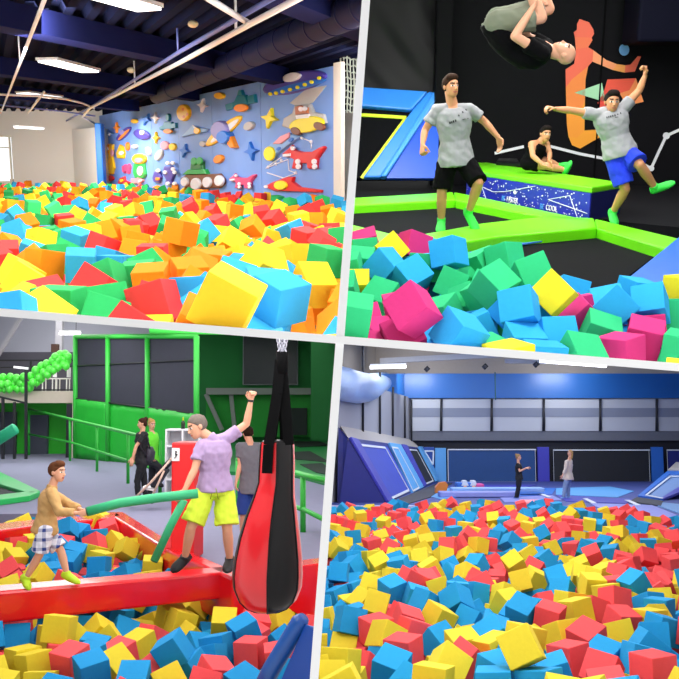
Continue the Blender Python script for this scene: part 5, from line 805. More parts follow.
# stroller
YS = 17.2; s3 = lambda x, y, o=0: H3.y(120+x/6.79, 400+y/6.79, YS+o)
beige = mat('beige tube', '#d8b8a4', rough=.5); sfab = mat('stroller fabric', '#20222c', rough=.8)
t = thing('stroller', H, H.z(152, 503, ZF), 'folded baby stroller with pale frame and black seat beside the two women', 'stroller')
for o in (-.18, .22): 
    build('handle_bar', MB().tube([s3(75, 690, o), s3(200, 570, o), s3(345, 405, o)], .022, 8), beige, parent=t)
    build('rear_leg', MB().tube([s3(300, 480, o), s3(215, 660, o)], .02, 8), beige, parent=t)
    build('wheel', MB().tube([s3(215, 672, o-.03), s3(215, 672, o+.03)], .09, 16), blk, parent=t)
    build('wheel', MB().tube([s3(80, 690, o-.03), s3(80, 690, o+.03)], .08, 16), blk, parent=t)
build('seat', MB().prism([s3(200, 590, -.16), s3(290, 470, -.16), s3(320, 480, -.16), s3(270, 560, -.16), s3(235, 600, -.16)], (0, .36, 0)), sfab, parent=t, bevel=.03)
build('hood', MB().tube([s3(310, 450, -.17), s3(345, 415, .02), s3(330, 430, .2)], .06, 10), sfab, parent=t)
build('handle_grip', MB().tube([s3(345, 402, -.2), s3(345, 402, .24)], .028, 8), beige, parent=t)
build('footrest', MB().bar(s3(165, 590, .02), s3(240, 605, .02), .3, .05), whitel, parent=t)
# punching bag
YBG = 6.6; b3 = lambda x, y, o=0: H3.y(215+x/2.384, 335+y/2.384, YBG+o)
t = thing('punching_bag', H, b3(125, 662), 'big teardrop punching bag in red and black hanging from black straps', 'punching bag')
prof = [(255, 40, 148), (262, 41, 148), (300, 43, 147.5), (350, 44, 146), (385, 50, 141), (430, 62, 135), (480, 73, 130), (530, 81, 127), (570, 84, 125), (600, 82, 125), (630, 70, 125), (648, 52, 125), (658, 30, 125), (662, 6, 125)]
rv = mat('bag red', '#d0141e', rough=.28, var=.06, coat=.3); bv = mat('bag black', '#0a0a0c', rough=.3, var=.1, coat=.1, spec=.2)
cs = [(b3(cx, y), abs(b3(cx+r, y).x-b3(cx, y).x)) for y, r, cx in prof]
def gore(a0, a1):
    g = MB(); n = 12; vs = []
    for c, r in cs:
        for k in range(n+1):
            a = a0+(a1-a0)*k/n; vs.append(c+Vector((math.cos(a), -math.sin(a), 0))*r)
    g.add(vs, [(i*(n+1)+k, i*(n+1)+k+1, (i+1)*(n+1)+k+1, (i+1)*(n+1)+k) for i in range(len(cs)-1) for k in range(n)], True)
    return g
ga = [math.radians(a) for a in (28, 86, 152, 208, 268, 330, 388)]
for k in range(6): build('red_panel' if k in (1, 3, 5) else 'black_panel', gore(ga[k], ga[k+1]), rv if k in (1, 3, 5) else bv, parent=t, label='glossy red gore' if k in (1, 3, 5) else 'glossy black gore')
for k in range(6):
    a = ga[k]; build('seam', MB().tube([c+Vector((math.cos(a), -math.sin(a), 0))*(r+.002) for c, r in cs], .006, 5), bv, parent=t)
build('cap', MB().tube([b3(148, 256), b3(148, 251)], [cs[0][1], cs[0][1]*.8], 20), bv, parent=t)
st = mat('black strap', '#070708', rough=.9, spec=.08)
for (pts, o) in (([(124, 330), (128, 262), (148, 140), (155, 60)], -.16), ([(176, 262), (166, 140), (158, 60)], -.1), ([(132, 262), (150, 140), (156, 60)], .12), ([(168, 262), (162, 140), (157, 60)], .14)):
    g = MB(); P = [b3(x, y, o*(1 if y > 200 else .45 if y > 100 else .1)-(.02 if y > 300 else 0)) for x, y in pts]
    for a, b in zip(P[:-1], P[1:]): g.bar(a, b, .075, .012, (0, -1, 0))
    build('strap', g, st, parent=t)
build('strap_sleeve', MB().tube([b3(158, 92), b3(160, 40)], [.05, .045], 10), st, parent=t)
ch = MB(); chrome = mat('bright chain', '#9a9aa6', rough=.25, metal=.3, spec=.3)
for k in range(9):
    for sd in (-1, 1):
        c = b3(160+sd*(2+k*1.1), 42-k*6); ch.tube([c+Vector((.016*math.cos(a)*(k % 2), .016*math.cos(a)*(1-k % 2), .024*math.sin(a))) for a in [j*PI/5 for j in range(11)]], .005, 5, caps=False)
build('chain', ch, chrome, parent=t)
build('carabiner', MB().tube([b3(160, 44)+Vector((.03*math.cos(a), 0, .035*math.sin(a))) for a in [j*PI/6 for j in range(13)]], .008, 6, caps=False), chrome, parent=t)
build('hanging_bar', MB().tube([H.y(150, 330, 6.65), H.y(340, 332, 6.65)], .03, 10), gpaint, H, label='green bar the punching bag hangs from at the top edge', cat='bar')
# padded sticks held by the boy and the man
mintf = mat('mint foam', '#2fae74', rough=.55)
def stick(pts, r, Ys, label):
    P = [H3.y(x, y, Y) for (x, y), Y in zip(pts, Ys)]; t = thing('padded_stick', H3, P[0], label, 'padded stick')
    build('foam_sleeve', MB().tube(P, r, 16), mintf, parent=t)
    build('end_cap', MB().tube([P[0]-(P[1]-P[0]).normalized()*.015, P[0]], r*.96, 16), mat('dark cap', '#1c5a40', rough=.6), parent=t)
stick([(88, 511.5), (120, 503), (160, 497.5), (198, 493.5)], .05, (9.55, 9.6, 9.65, 9.7), 'long mint green padded stick the boy holds out in both hands')
stick([(154.5, 560), (170, 527), (184, 500)], .045, (10.0, 10.0, 10.0), 'mint green padded stick slanting down from the hand of the man')
for px, Y, w, l, e in ((160, 6.3, 2, 1.8, 45), (160, 10, 3.2, 3.5, 130), (150, 16, 5, 5, 260), (160, 24, 7, 6, 330), (60, 34, 5, 7, 280), (40, 27.5, 4, 3, 240), (260, 33, 5, 6, 90)):
    slab_fill_light('hall_fill_light', H, px, Y, w, l, e*1.0, (1, .98, .97))  # unseen lights added along the slab to brighten this hall
lamp('wall_fill_light', H, H.y(45, 318.5, 38.5), H.y(45, 338, 43), 6, .6, 260, (1, .98, 1))  # added fill hidden below the slab, lifts the grey back wall
# ================================================================== lower right hall: wide foam pit of the blue hall
H = H4
fill_pit(4, [(330, 509), (440, 505), (560, 506), (620, 511), (700, 526), (720, 550), (310, 550)], dict(B=1, Y=1, R=1.15), 60)
ZF4 = -2.1; YW4 = 47.0
gw = mat('light grey wall', '#a6a8b2', rough=.8, var=.05, scale=.4)
bluew = mat('deep blue pad', '#17489c', rough=.45, var=.06)
purp = mat('violet pad', '#3f3fae', rough=.45, var=.06)
lbl = mat('light blue pad', '#5aa2dc', rough=.45, var=.05)
mid = mat('mid blue pad', '#2a6cc8', rough=.45, var=.05)
dnavy = mat('dark navy pad', '#20297a', rough=.45, var=.06)
blkb = mat('black bed', '#1c1e24', rough=.7, var=.2, scale=6)
royal = mat('royal bed', '#3449b8', rough=.6, var=.1, scale=3)
wl = mat('white trim', '#dfe4ea', rough=.5)
dk = mat('charcoal pad', '#3b3b40', rough=.7, var=.1)
greige = mat('greige ledge', '#a9a4a0', rough=.7)
postm = mat('black post', '#23242a', rough=.5)
m = MB(); m.prism([(-8, 25.5, ZF4), (10, 25.5, ZF4), (26, 48, ZF4), (-8, 48, ZF4)], (0, 0, -.2)); struct('floor_lower_right', m, mat('blue floor', '#3c4a8c', rough=.6, var=.1), H)
m = MB(); m.prism([(-3, 6, -3.2), (6, 6, -3.2), (16, 28, -3.2), (-8, 28, -3.2)], (0, 0, -.15)); struct('floor_pit_right', m, mat('pit floor blue', '#3a3550', rough=.9), H)
struct('wall_back_upper', bx(H, 300, 395, 760, 431, YW4, .3), gw, H)
struct('wall_back_top', bx(H, 300, 338, 760, 374, YW4+.5, .3), mat('beige soffit', '#a49a92', rough=.8, var=.06), H)
struct('trim_3', bx(H, 380, 430.5, 760, 440.5, YW4-.3, .5), mat('grey ledge', '#6b6e78', rough=.8, var=.08), H)
struct('wall_back_lower', bx(H, 380, 440, 760, 484, YW4-.05, .3), mat('black pad wall', '#1b1d28', rough=.7), H)
m = MB(); m.prism([(-2.4, 22, -2.5), (3.65, YW4, -2.5), (3.65, YW4, 2.2), (-2.4, 22, 2.2)], (-.3, 0, 0)); struct('wall_left_grey', m, mat('grey side wall', '#9c9ca4', rough=.8, var=.05, scale=.4), H)
m = MB(); m.prism([(-4.2, 22, 2.15), (1.9, YW4+.4, 2.15), (1.9, YW4+.4, 5.3), (-4.2, 22, 5.3)], (-.3, 0, 0)); struct('wall_left_upper', m, mat('taupe wall', '#8d857e', rough=.8, var=.06), H)
m = MB(); m.prism([H.y(373, 374, 39), H.y(404.5, 373.5, 46.4), H.y(404.5, 398, 46.4), H.y(373, 392.5, 39)], (-.12, .05, 0)); build('wall_banner', m, mat('blue banner', '#1f66b4', rough=.35, var=.08, scale=.5), H, label='short slanting blue banner piece between the pale duct and the long banner', cat='banner')
m = MB(); m.box((6, 30, 5.3), (34, 40, .2)); struct('ceiling_lower_right', m, mat('beige ceiling', '#b8b0a6', rough=.8, var=.05), H)
m = MB(); m.prism([(3.6, 6, -3.2), (19.5, 47.5, -3.2), (19.5, 47.5, 5.3), (3.6, 6, 5.3)], (.3, 0, 0)); struct('wall_side_right_lower', m, gw, H)
# blue banner and grey net above the padded wall
b = bx(H, 404, 373.5, 760, 398, YW4-.5, .15); build('wall_banner', b, mat('blue banner', '#1f66b4', rough=.35, var=.08, scale=.5), H, label='long blue banner band stretched along the top of the back wall', cat='banner')
nm = mat('grey net cloth', '#bdc0c8', rough=.8, var=.05, scale=.6); nb = mat('grey net band', '#868c9e', rough=.8, var=.05, scale=.6)
xs4 = [411, 441.5, 492, 544, 600.5, 657, 720]
for k, (a, c) in enumerate(zip(xs4[:-1], xs4[1:])):
    t = thing('wall_net', H, H.y((a+c)/2, 430, YW4-.4), 'pale grey net panel of the back wall, ' + ['leftmost and narrowest', 'left of the black clad woman', 'above the black clad woman', 'above the woman in the beige top', 'above the right half of the black trampoline', 'rightmost, cut off by the picture edge'][k], 'net', None)
    build('net', bx(H, a+.8, 399, c-.8, 431, YW4-.35, .04), nm, parent=t); build('dark_band', bx(H, a+.8, 408, c-.8, 417, YW4-.37, .02), nb, parent=t)
for k, x in enumerate(xs4[1:-1]):
    build('net_post', MB().tube([H.y(x, 399, YW4-.45), H.y(x-.6, 431, YW4-.45)], .06, 8), postm, H, label='slim dark post between the grey net panels, %s from the left' % ['first', 'second', 'third', 'fourth', 'fifth'][k], cat='post')
for k, (x, y0, y1, Y) in enumerate(((363, 340, 432, 35.4), (380, 372, 434, 38.7), (393, 387, 436, 41.8), (405, 396, 438, 45), (411.5, 400, 441, 46.4))):
    build('side_post', MB().tube([H.y(x, y0, Y), H.y(x, y1, Y)], .05, 8), postm, H, label='dark slim post along the left grey wall, %s from the viewer' % ['first', 'second', 'third', 'fourth', 'fifth'][k], cat='post')
m = MB(); pth = [H.y(325, 379, 31), H.y(345, 384.5, 32), H.y(358, 387.5, 34), H.y(368, 387.5, 37), H.y(376, 384.5, 41), H.y(384, 382, 44.5)]
m.tube(pth, [.58, .6, .6, .57, .52, .5], 24)
build('air_duct', m, mat('pale blue duct', '#a9c2e8', rough=.3, var=.08), H, label='fat pale blue air duct curving along the left wall', cat='duct')
def lamp4(x0, y0, x1, y1, Y, label):
    p, q = H4.y(x0, y0, Y), H4.y(x1, y1, Y); t = thing('hanging_lamp', H4, (p+q)/2, label, 'lamp')
    build('tube', MB().bar(p, q, .22, .13), lampm, parent=t); build('housing', MB().bar(p+Vector((0, 0, .1)), q+Vector((0, 0, .1)), .26, .08), housing, parent=t)
lamp4(370, 367.5, 406, 366.5, 40, 'bright white tube lamp above the left end of the blue banner')
lamp4(540, 361, 606, 366, 40, 'bright white tube lamp under the ceiling above the middle of the banner')
for k, (x, y) in enumerate(((427, 369), (485, 366.5), (536, 364.5), (592, 363.5))):
    t = thing('loudspeaker', H, H.y(x, y, 44), 'small dark diamond-shaped speaker under the ceiling, %s of four' % ['leftmost', 'second', 'third', 'rightmost'][k], 'speaker')
    rt = Matrix.Rotation(PI/4, 3, 'Y'); build('cabinet', MB().box(H.y(x, y, 44), (.22, .25, .22), rt), blk, parent=t); build('cone', MB().tube([H.y(x, y, 43.87), H.y(x, y, 43.85)], .08, 12), mat('grey cone', '#56565e'), parent=t)
m = MB(); m.bar(H.y(380, 361, 43.5), H.y(510, 354, 43.5), .25, .25); m.bar(H.y(505, 361, 44.5), H.y(760, 366, 44.5), .2, .2); struct('trim_4', m, mat('pale girder', '#c9c6c4', rough=.6), H)
m = MB(); m.tube([H.y(495, 372, 45), H.y(495.5, 400, 45)], .03, 6); build('hanging_cable', m, mat('green cable', '#4a7a78', rough=.6), H, label='thin cable hanging in front of the blue banner', cat='cable')
# padded lower wall with trampoline panels
def frame_panel(x0, y0, x1, y1, Y, bedm, label):
    t = thing('wall_trampoline', H4, H4.y((x0+x1)/2, y1, Y), label, 'trampoline'); w = 1.1
    build('bed', bx(H4, x0, y0, x1, y1, Y, .06), bedm, parent=t)
    f = MB()
    for a, b_, c, d in ((x0, y0, x1, y0+w), (x0, y1-w, x1, y1), (x0, y0, x0+w, y1), (x1-w, y0, x1, y1)):
        p, q = H4.y(a, b_, Y-.02), H4.y(c, d, Y-.02); f.box(((p.x+q.x)/2, Y-.03, (p.z+q.z)/2), (q.x-p.x, .05, p.z-q.z))
    build('white_border', f, wl, parent=t)
frame_panel(447.5, 449, 536, 482.5, 46.7, mat('petrol bed', '#17457e', rough=.6, var=.08), 'dark blue wall trampoline with a thin white border behind the woman in black')
frame_panel(553, 449.5, 650, 483, 46.7, blkb, 'black wall trampoline with a white border behind the woman in the beige top')
frame_panel(667, 449.5, 740, 483, 46.7, dnavy, 'navy wall trampoline with a white border at the right edge')
def padw(x0, y0, x1, y1, mm, label): build('wall_pad', bx(H4, x0, y0, x1, y1, 46.55, .2), mm, H4, label=label, cat='wall pad', bevel=.02)
padw(537.5, 447, 550, 485, purp, 'violet blue upright pad between the dark blue and the black wall trampolines')
padw(651.5, 447, 664.5, 484, mid, 'mid blue upright pad right of the black wall trampoline')
padw(435, 448, 446.5, 484, lbl, 'light blue upright pad left of the dark blue wall trampoline')
padw(416, 447, 434.5, 472, bluew, 'deep blue wall pad with a white triangle outline in the left corner')
m = MB(); T = [H.y(x, y, 46.5) for x, y in ((424.5, 451), (433.5, 451), (433, 464.5))]
for a, b_ in zip(T, T[1:]+T[:1]): m.bar(a, b_, .07, .03, (0, -1, 0))
build('triangle_outline', m, wl, H, label='white triangle outline on the deep blue corner pad', cat='wall marking')
# slanted trampolines at the left
r0, r1, r2 = H.z(386, 502.5, ZF4), H.z(437, 482.5, ZF4), H.y(349.5, 437.5, H.z(386, 502.5, ZF4).y)
rn_ = (r1-r0).cross(r2-r0).normalized()
if rn_.x < 0: rn_ = -rn_
R4 = lambda x, y, o=0: H.pl(335+x/4.683, 420+y/4.683, r0+rn_*o, rn_)
def sl(pts, o, d): return MB().prism([R4(*p, o) for p in pts], rn_*d)
def outl(pts, o, w=.09):
    l = MB(); P = [R4(*p, o) for p in pts]
    for a, b_ in zip(P, P[1:]+P[:1]): l.bar(a, b_, w, .02, rn_)
    return l
t = thing('slanted_trampolines', H, r0, 'row of slanted trampolines with violet and light blue pads along the left wall', 'trampoline ramp')
bk = MB(); tl, tr = R4(62, 82), R4(395, 130); P = [R4(62, 82), R4(395, 130), R4(480, 292), R4(240, 388)]
Q_ = [Vector((p.x-.25, p.y, -2.45)) if i < 2 else Vector((p.x, p.y, -2.45)) for i, p in enumerate(P)]
Q_[0].x = H.y(338, 470, P[0].y).x; Q_[1].x = P[1].x-.6
bk.add(P+Q_, [(0, 1, 2, 3), (7, 6, 5, 4), (0, 4, 5, 1), (1, 5, 6, 2), (2, 6, 7, 3), (3, 7, 4, 0)])
build('body', bk, dnavy, parent=t)
# end face and ledge
lg = MB(); a_, b_ = R4(62, 84), R4(395, 130); c_, d_ = H.y(339.5, 424, a_.y+1.5), H.y(412, 440, b_.y+1)
lg.prism([a_, b_, d_, c_], (0, 0, -.08)); build('ledge', lg, greige, parent=t)
sd = MB(); sp = [R4(62, 84), R4(240, 388), Vector((H.y(337, 500, r0.y).x, r0.y, -2.4)), H.y(338.5, 427, r0.y)]
sd.prism(sp, (0, .12, 0)); build('end_panel', sd, dnavy, parent=t)
build('violet_pad', sl([(64, 84), (98, 94), (262, 380), (240, 388)], .0, .1), purp, parent=t, bevel=.02)
build('royal_bed', sl([(100, 110), (240, 126), (352, 330), (248, 380)], .0, .04), royal, parent=t)
build('royal_border', outl([(106, 116), (236, 130), (346, 328), (250, 374)], .06), wl, parent=t)
build('light_pad', sl([(246, 110), (300, 118), (408, 318), (356, 346)], .0, .1), lbl, parent=t, bevel=.02)
build('light_border', outl([(268, 128), (296, 132), (394, 316), (366, 332)], .12, .07), wl, parent=t)
build('slate_pad', sl([(304, 118), (328, 122), (420, 308), (408, 318)], .0, .12), purp, parent=t, bevel=.02)
build('black_bed', sl([(328, 132), (386, 138), (466, 286), (420, 308)], .0, .04), blkb, parent=t)
build('black_border', outl([(334, 138), (384, 142), (460, 284), (418, 302)], .06, .07), wl, parent=t)
build('sky_pad', sl([(386, 128), (412, 130), (482, 284), (466, 290)], .0, .12), lbl, parent=t, bevel=.02)
m = MB(); m.prism([H.z(x, y, ZF4+.03) for x, y in ((388, 503), (438, 483), (452, 483), (430, 497), (404, 504.5))], (0, 0, -.1)); build('floor_mat', m, dk, H, label='charcoal mat at the foot of the slanted trampolines', cat='mat')
m = MB(); p, q = H.y(330, 504.5, 26.4), H.y(420, 507.5, 26.4); m.box(((p.x+q.x)/2, 26.5, (p.z+q.z)/2-.1), (q.x-p.x, .3, .2)); build('pit_edge', m, mat('lavender edge', '#b4b2d2', rough=.5), H, label='pale lavender padded edge along the back left of the foam pit', cat='edge pad')
# slanted trampoline at the right
E8 = lambda x, y: (580+x/6.79, 430+y/6.79)
e0, e1, e2 = H.z(*E8(395, 455), ZF4), H.z(*E8(565, 470), ZF4), H.y(*E8(600, 285), 40)
e1 = H.z(*E8(565, 478), ZF4)
en = (e1-e0).cross(e2-e0).normalized()
if en.y > 0: en = -en
R5 = lambda x, y, o=0: H.pl(*E8(x, y), e0+en*o, en)
t = thing('slanted_trampoline', H, e0, 'slanted light blue trampoline with a white border at the right edge', 'trampoline')
bk = MB(); P = [R5(395, 455), R5(600, 283), R5(760, 290), R5(760, 400), R5(565, 480)]; bk.prism(P, Vector((.25, .9, -.25))); build('body', bk, dnavy, parent=t)
build('blue_pad', MB().prism([R5(*p) for p in ((395, 455), (600, 283), (760, 290), (760, 312), (612, 308), (440, 446), (560, 468), (565, 480))], en*.06), mid, parent=t)
build('bed', MB().prism([R5(*p) for p in ((440, 446), (612, 308), (760, 312), (760, 345), (562, 470))], en*.03), mat('steel blue bed', '#6f8fc0', rough=.6), parent=t)
l = MB(); P = [R5(*p, .08) for p in ((450, 442), (615, 314), (760, 318))]; l.bar(P[0], P[1], .08, .02, en); l.bar(P[1], P[2], .08, .02, en); l.bar(P[0], R5(562, 464, .08), .08, .02, en); build('white_border', l, wl, parent=t)
build('violet_pad', MB().prism([R5(*p) for p in ((562, 470), (760, 345), (760, 400), (566, 482))], en*.08), purp, parent=t)
build('top_ledge', MB().prism([R5(600, 285), R5(655, 232), R5(760, 236), R5(760, 292)], en*.1), greige, parent=t)
m = MB(); m.prism([H.z(*E8(x, y), ZF4+.04) for x, y in ((330, 482), (390, 455), (565, 480), (550, 512))], (0, 0, -.12)); build('floor_mat', m, dk, H, label='charcoal mat at the foot of the right slanted trampoline', cat='mat')
# floor trampolines and coloured floor pads
def fpad(pts, mm, label, z=.02): build('floor_pad', MB().prism([H4.z(x, y, ZF4+z) for x, y in pts], (0, 0, -.05)), mm, H4, label=label, cat='floor pad')
fpad([(425, 495), (452, 487), (520, 487), (515, 491), (440, 499)], lbl, 'light blue floor pad below the toy blocks')
fpad([(450, 486.5), (470, 484.5), (537, 484.5), (525, 487.3)], purp, 'violet floor pad strip behind the woman in black')
fpad([(500, 493), (532, 488), (556, 488), (552, 494), (505, 497)], mid, 'mid blue floor pad under the woman in black')
fpad([(556, 488), (610, 486.5), (634, 491), (618, 497), (556, 494.5)], lbl, 'light blue floor pad right of the woman in the beige top')
fpad([(556, 494.8), (640, 499.2), (625, 503), (566, 501)], purp, 'violet floor pad at the near edge right of the middle')
fpad([(500, 497.5), (552, 495), (562, 500), (505, 502)], mat('lavender pad', '#7f86cc', rough=.5), 'lavender floor pad at the near edge before the woman in black')
fpad([(640, 500), (654, 504), (700, 520), (700, 506)], mat('steel pad', '#6f9ccc', rough=.5), 'steel blue floor pad at the right edge', .03)
fpad([(590, 503.3), (652, 505), (690, 520), (660, 517), (600, 508)], mat('lavender pad', '#7f86cc', rough=.5), 'lavender floor pad along the right rear edge of the foam pit', .03)
for k, (a, b_) in enumerate((((540, 493.5), (549, 497)), ((585, 498.5), (594, 503)), ((627, 500), (638, 505)), ((505, 490), (512, 494)))):
    m = MB(); m.bar(H.z(*a, ZF4+.04), H.z(*b_, ZF4+.04), .16, .02); build('floor_marking', m, wl, H, label='short white stripe on the blue floor, %s from the left' % ['second', 'third', 'fourth', 'first'][k], cat='marking')
# toy blocks by the ramp, red foam steps, yellow mats
YT = 36.0; e4 = lambda x, y, o=0: H4.y(335+x/4.683, 420+y/4.683, YT+o)
t = thing('soft_play_block', H, e4(630, 335), 'blue soft play block with two white peaks and orange dots by the left ramp', 'play block')
p, q = e4(572, 294), e4(662, 340); build('block', MB().box(((p.x+q.x)/2, YT+.4, (p.z+q.z)/2), (q.x-p.x, .8, p.z-q.z)), mid, parent=t, bevel=.04)
for x in (609, 650):
    build('peak', MB().prism([e4(x-17, 308, -.01), e4(x+17, 308, -.01), e4(x+8, 284, -.01), e4(x-8, 284, -.01)], (0, .5, 0)), wl, parent=t)
    build('dot', MB().tube([e4(x, 320, -.02), e4(x, 320, .01)], .1, 14), mat('orange dot', '#f0a070', rough=.5), parent=t)
m = bx(H, 335+662/4.683, 420+300/4.683, 335+700/4.683, 420+340/4.683, YT-.1, .7); build('soft_block', m, mat('pink block', '#d84a94', rough=.5), H, label='small pink soft block right of the white-peaked play block', cat='play block', bevel=.04)
m = MB(); c = e4(498, 320); m.relief([e4(x, y) for x, y in ((470, 342), (472, 315), (490, 294), (520, 290), (530, 305), (520, 342))], (0, .6, 0)); build('soft_arch', m, mat('orange arch', '#e8842c', rough=.5), H, label='rounded orange soft block left of the play block', cat='play block')
for k, (x0, y0, x1, y1, Y, lb) in enumerate(((440, 492, 520, 497.5, 33.5, 'long low lavender soft step in front of the play block'), (452, 488, 545, 492.5, 35, 'long low pale blue soft step right beneath the play block'))):
    build('soft_step', bx(H, x0, y0, x1, y1, Y, .8), mat('lavender step', '#8f98da', rough=.5) if k == 0 else mat('pale blue step', '#8fb4e8', rough=.5), H, label=lb, cat='soft step', bevel=.04)
m = bx(H, 524, 501.5, 547, 508, 27.2, .9); build('soft_step', m, mat('coral step', '#f08a92', rough=.6), H, label='low coral pink soft step at the far edge of the foam cubes', cat='soft step', bevel=.05)
m = bx(H, 599, 519, 645, 527, 20.6, .9); build('yellow_mat', m, mat('yellow mat', '#e8b81e', rough=.6), H, label='long flat yellow foam mat lying at the right rear of the pit', cat='mat', bevel=.05)
for px, Y, w, l, e in ((500, 6.5, 2, 2, 60), (500, 11, 3.6, 4, 160), (500, 18, 6, 6, 300), (510, 27, 9, 8, 560), (520, 38, 13, 8, 800)):
    slab_fill_light('hall_fill_light', H, px, Y, w, l, e*1.0, (.97, .98, 1))  # unseen area lights added under the slab for foam and far floor
for px, py in ((424, 373), (572, 371)):
    p_ = H.y(px, py, 44.2); lamp('tube_glow', H, p_, p_+Vector((0, 2.2, -.75)), 1.6, .3, 70, (.95, .98, 1))
# ================================================================== people
def remesh(mb, voxel, smooth=2):
    """fuse overlapping closed pieces into one continuous skin"""
    me = mb.mesh('tmp', [], weld=False); o = bpy.data.objects.new('tmp', me); C.objects.link(o)
    md = o.modifiers.new('r', 'REMESH'); md.mode = 'VOXEL'; md.voxel_size = voxel; md.use_smooth_shade = True
    out = bpy.data.meshes.new_from_object(o.evaluated_get(bpy.context.evaluated_depsgraph_get()))
    bpy.data.objects.remove(o); bpy.data.meshes.remove(me)
    bm = bmesh.new(); bm.from_mesh(out)
    for _ in range(smooth): bmesh.ops.smooth_vert(bm, verts=bm.verts, factor=.5, use_axis_x=True, use_axis_y=True, use_axis_z=True)
    for f in bm.faces: f.smooth = True
    bm.to_mesh(out); bm.free(); return out
def link_mesh(name, me, m_, parent, label=None):
    org = ORG[parent.name]; me.transform(Matrix.Translation(-org))
    for x in (m_ if isinstance(m_, (list, tuple)) else [m_]): me.materials.append(x)
    o = bpy.data.objects.new(name, me); C.objects.link(o); o.parent = parent; HALL_OF[o.name] = HALL_OF[parent.name]; ORG[o.name] = org
    if label: o['label'] = label
    return o
def capsule(mb, p, q, r0, r1, n=14, flat0=False, flat1=False):
    p = Vector(p); q = Vector(q); d = (q-p); L = d.length; d = d/L; path = []; rr = []
    if not flat0:
        for k in range(4): a = PI/2*k/4; path.append(p-d*r0*math.cos(a)); rr.append(max(.002, r0*math.sin(a)))
    path.append(p); rr.append(r0); path.append(p+d*L*.5); rr.append((r0+r1)/2+.0); path.append(q); rr.append(r1)
    if not flat1:
        for k in range(1, 5): a = PI/2*k/4; path.append(q+d*r1*math.sin(a)); rr.append(max(.002, r1*math.cos(a)))
    mb.tube(path, rr, n)
def limb(mb, pts, radii, n=14, flat1=False, flat0=False):
    for i in range(len(pts)-1):
        capsule(mb, pts[i], pts[i+1], radii[i], radii[i+1], n, flat0=flat0 and i == 0, flat1=flat1 and i == len(pts)-2)
def hand(mb, w, d, n, S, curl, thumb):
    """palm, four unequal fingers and a thumb; d = direction, n = palm normal, thumb = side vector"""
    d = d.normalized(); s = (thumb-d*thumb.dot(d)).normalized(); n = (n-d*n.dot(d)-s*n.dot(s))
    n = n.normalized() if n.length > .01 else d.cross(s)
    rings = [(w-d*.012*S, s*.015*S, n*.012*S), (w+d*.012*S, s*.020*S, n*.011*S), (w+d*.035*S, s*.0255*S, n*.010*S), (w+d*.055*S, s*.0245*S, n*.008*S), (w+d*.060*S, s*.020*S, n*.005*S)]
    mb.loft(rings, 14)
    for k, (off, L) in enumerate(((.019, .040), (.0065, .046), (-.0065, .043), (-.0185, .033))):
        p = w+d*.05*S+s*off*S; a = 0; dirv = (d+s*off*3).normalized(); pts = [p]
        for seg in (.42, .32, .26):
            a += curl; v = dirv*math.cos(a)+n*math.sin(a); pts.append(pts[-1]+v*L*seg*S*1.25)
        limb(mb, pts, [.0056*S, .0053*S, .005*S, .0044*S], 8)
    p = w+d*.012*S+s*.016*S; v = (d*.65+s*.75).normalized(); pts = [p, p+v*.026*S]; v2 = (d*.9+s*.25+n*(.3+curl*.4)).normalized(); pts += [pts[-1]+v2*.02*S, pts[-1]+v2*.036*S]
    limb(mb, pts, [.0095*S, .0075*S, .0062*S, .005*S], 8)
def head_shape(mb, c, f, u, S, female=False):
    """skull, jaw, nose, ears; f = facing, u = up"""
    f = f.normalized(); u = (u-f*u.dot(f)).normalized(); s = f.cross(u)
    R = Matrix((s, f, u)).transposed()
    mb.ball(c+u*.016*S-f*.006*S, (.0425*S, .053*S, .050*S), 18, R)
    mb.loft([(c+u*.03*S+f*.012*S, s*.036*S, f*.034*S), (c+u*.005*S+f*.012*S, s*.0385*S, f*.036*S), (c-u*.02*S+f*.013*S, s*.036*S, f*.035*S), (c-u*.042*S+f*.017*S, s*.029*S, f*.030*S), (c-u*.056*S+f*.021*S, s*.019*S, f*.021*S), (c-u*.061*S+f*.022*S, s*.011*S, f*.013*S)], 18)
    mb.loft([(c+u*.008*S+f*.046*S, s*.004*S, f*.004*S), (c-u*.008*S+f*.052*S, s*.006*S, f*.007*S), (c-u*.018*S+f*.054*S, s*.0095*S, f*.009*S), (c-u*.023*S+f*.049*S, s*.007*S, f*.005*S)], 10)
    mb.ball(c-u*.034*S+f*.046*S, (.012*S, .006*S, .005*S), 10, R)
    mb.ball(c+u*.017*S+f*.043*S, (.027*S, .007*S, .005*S), 10, R)
    for k in (-1, 1): mb.ball(c+s*k*.043*S-u*.002*S-f*.006*S, (.006*S, .012*S, .018*S), 10, R)
    return f, u, s
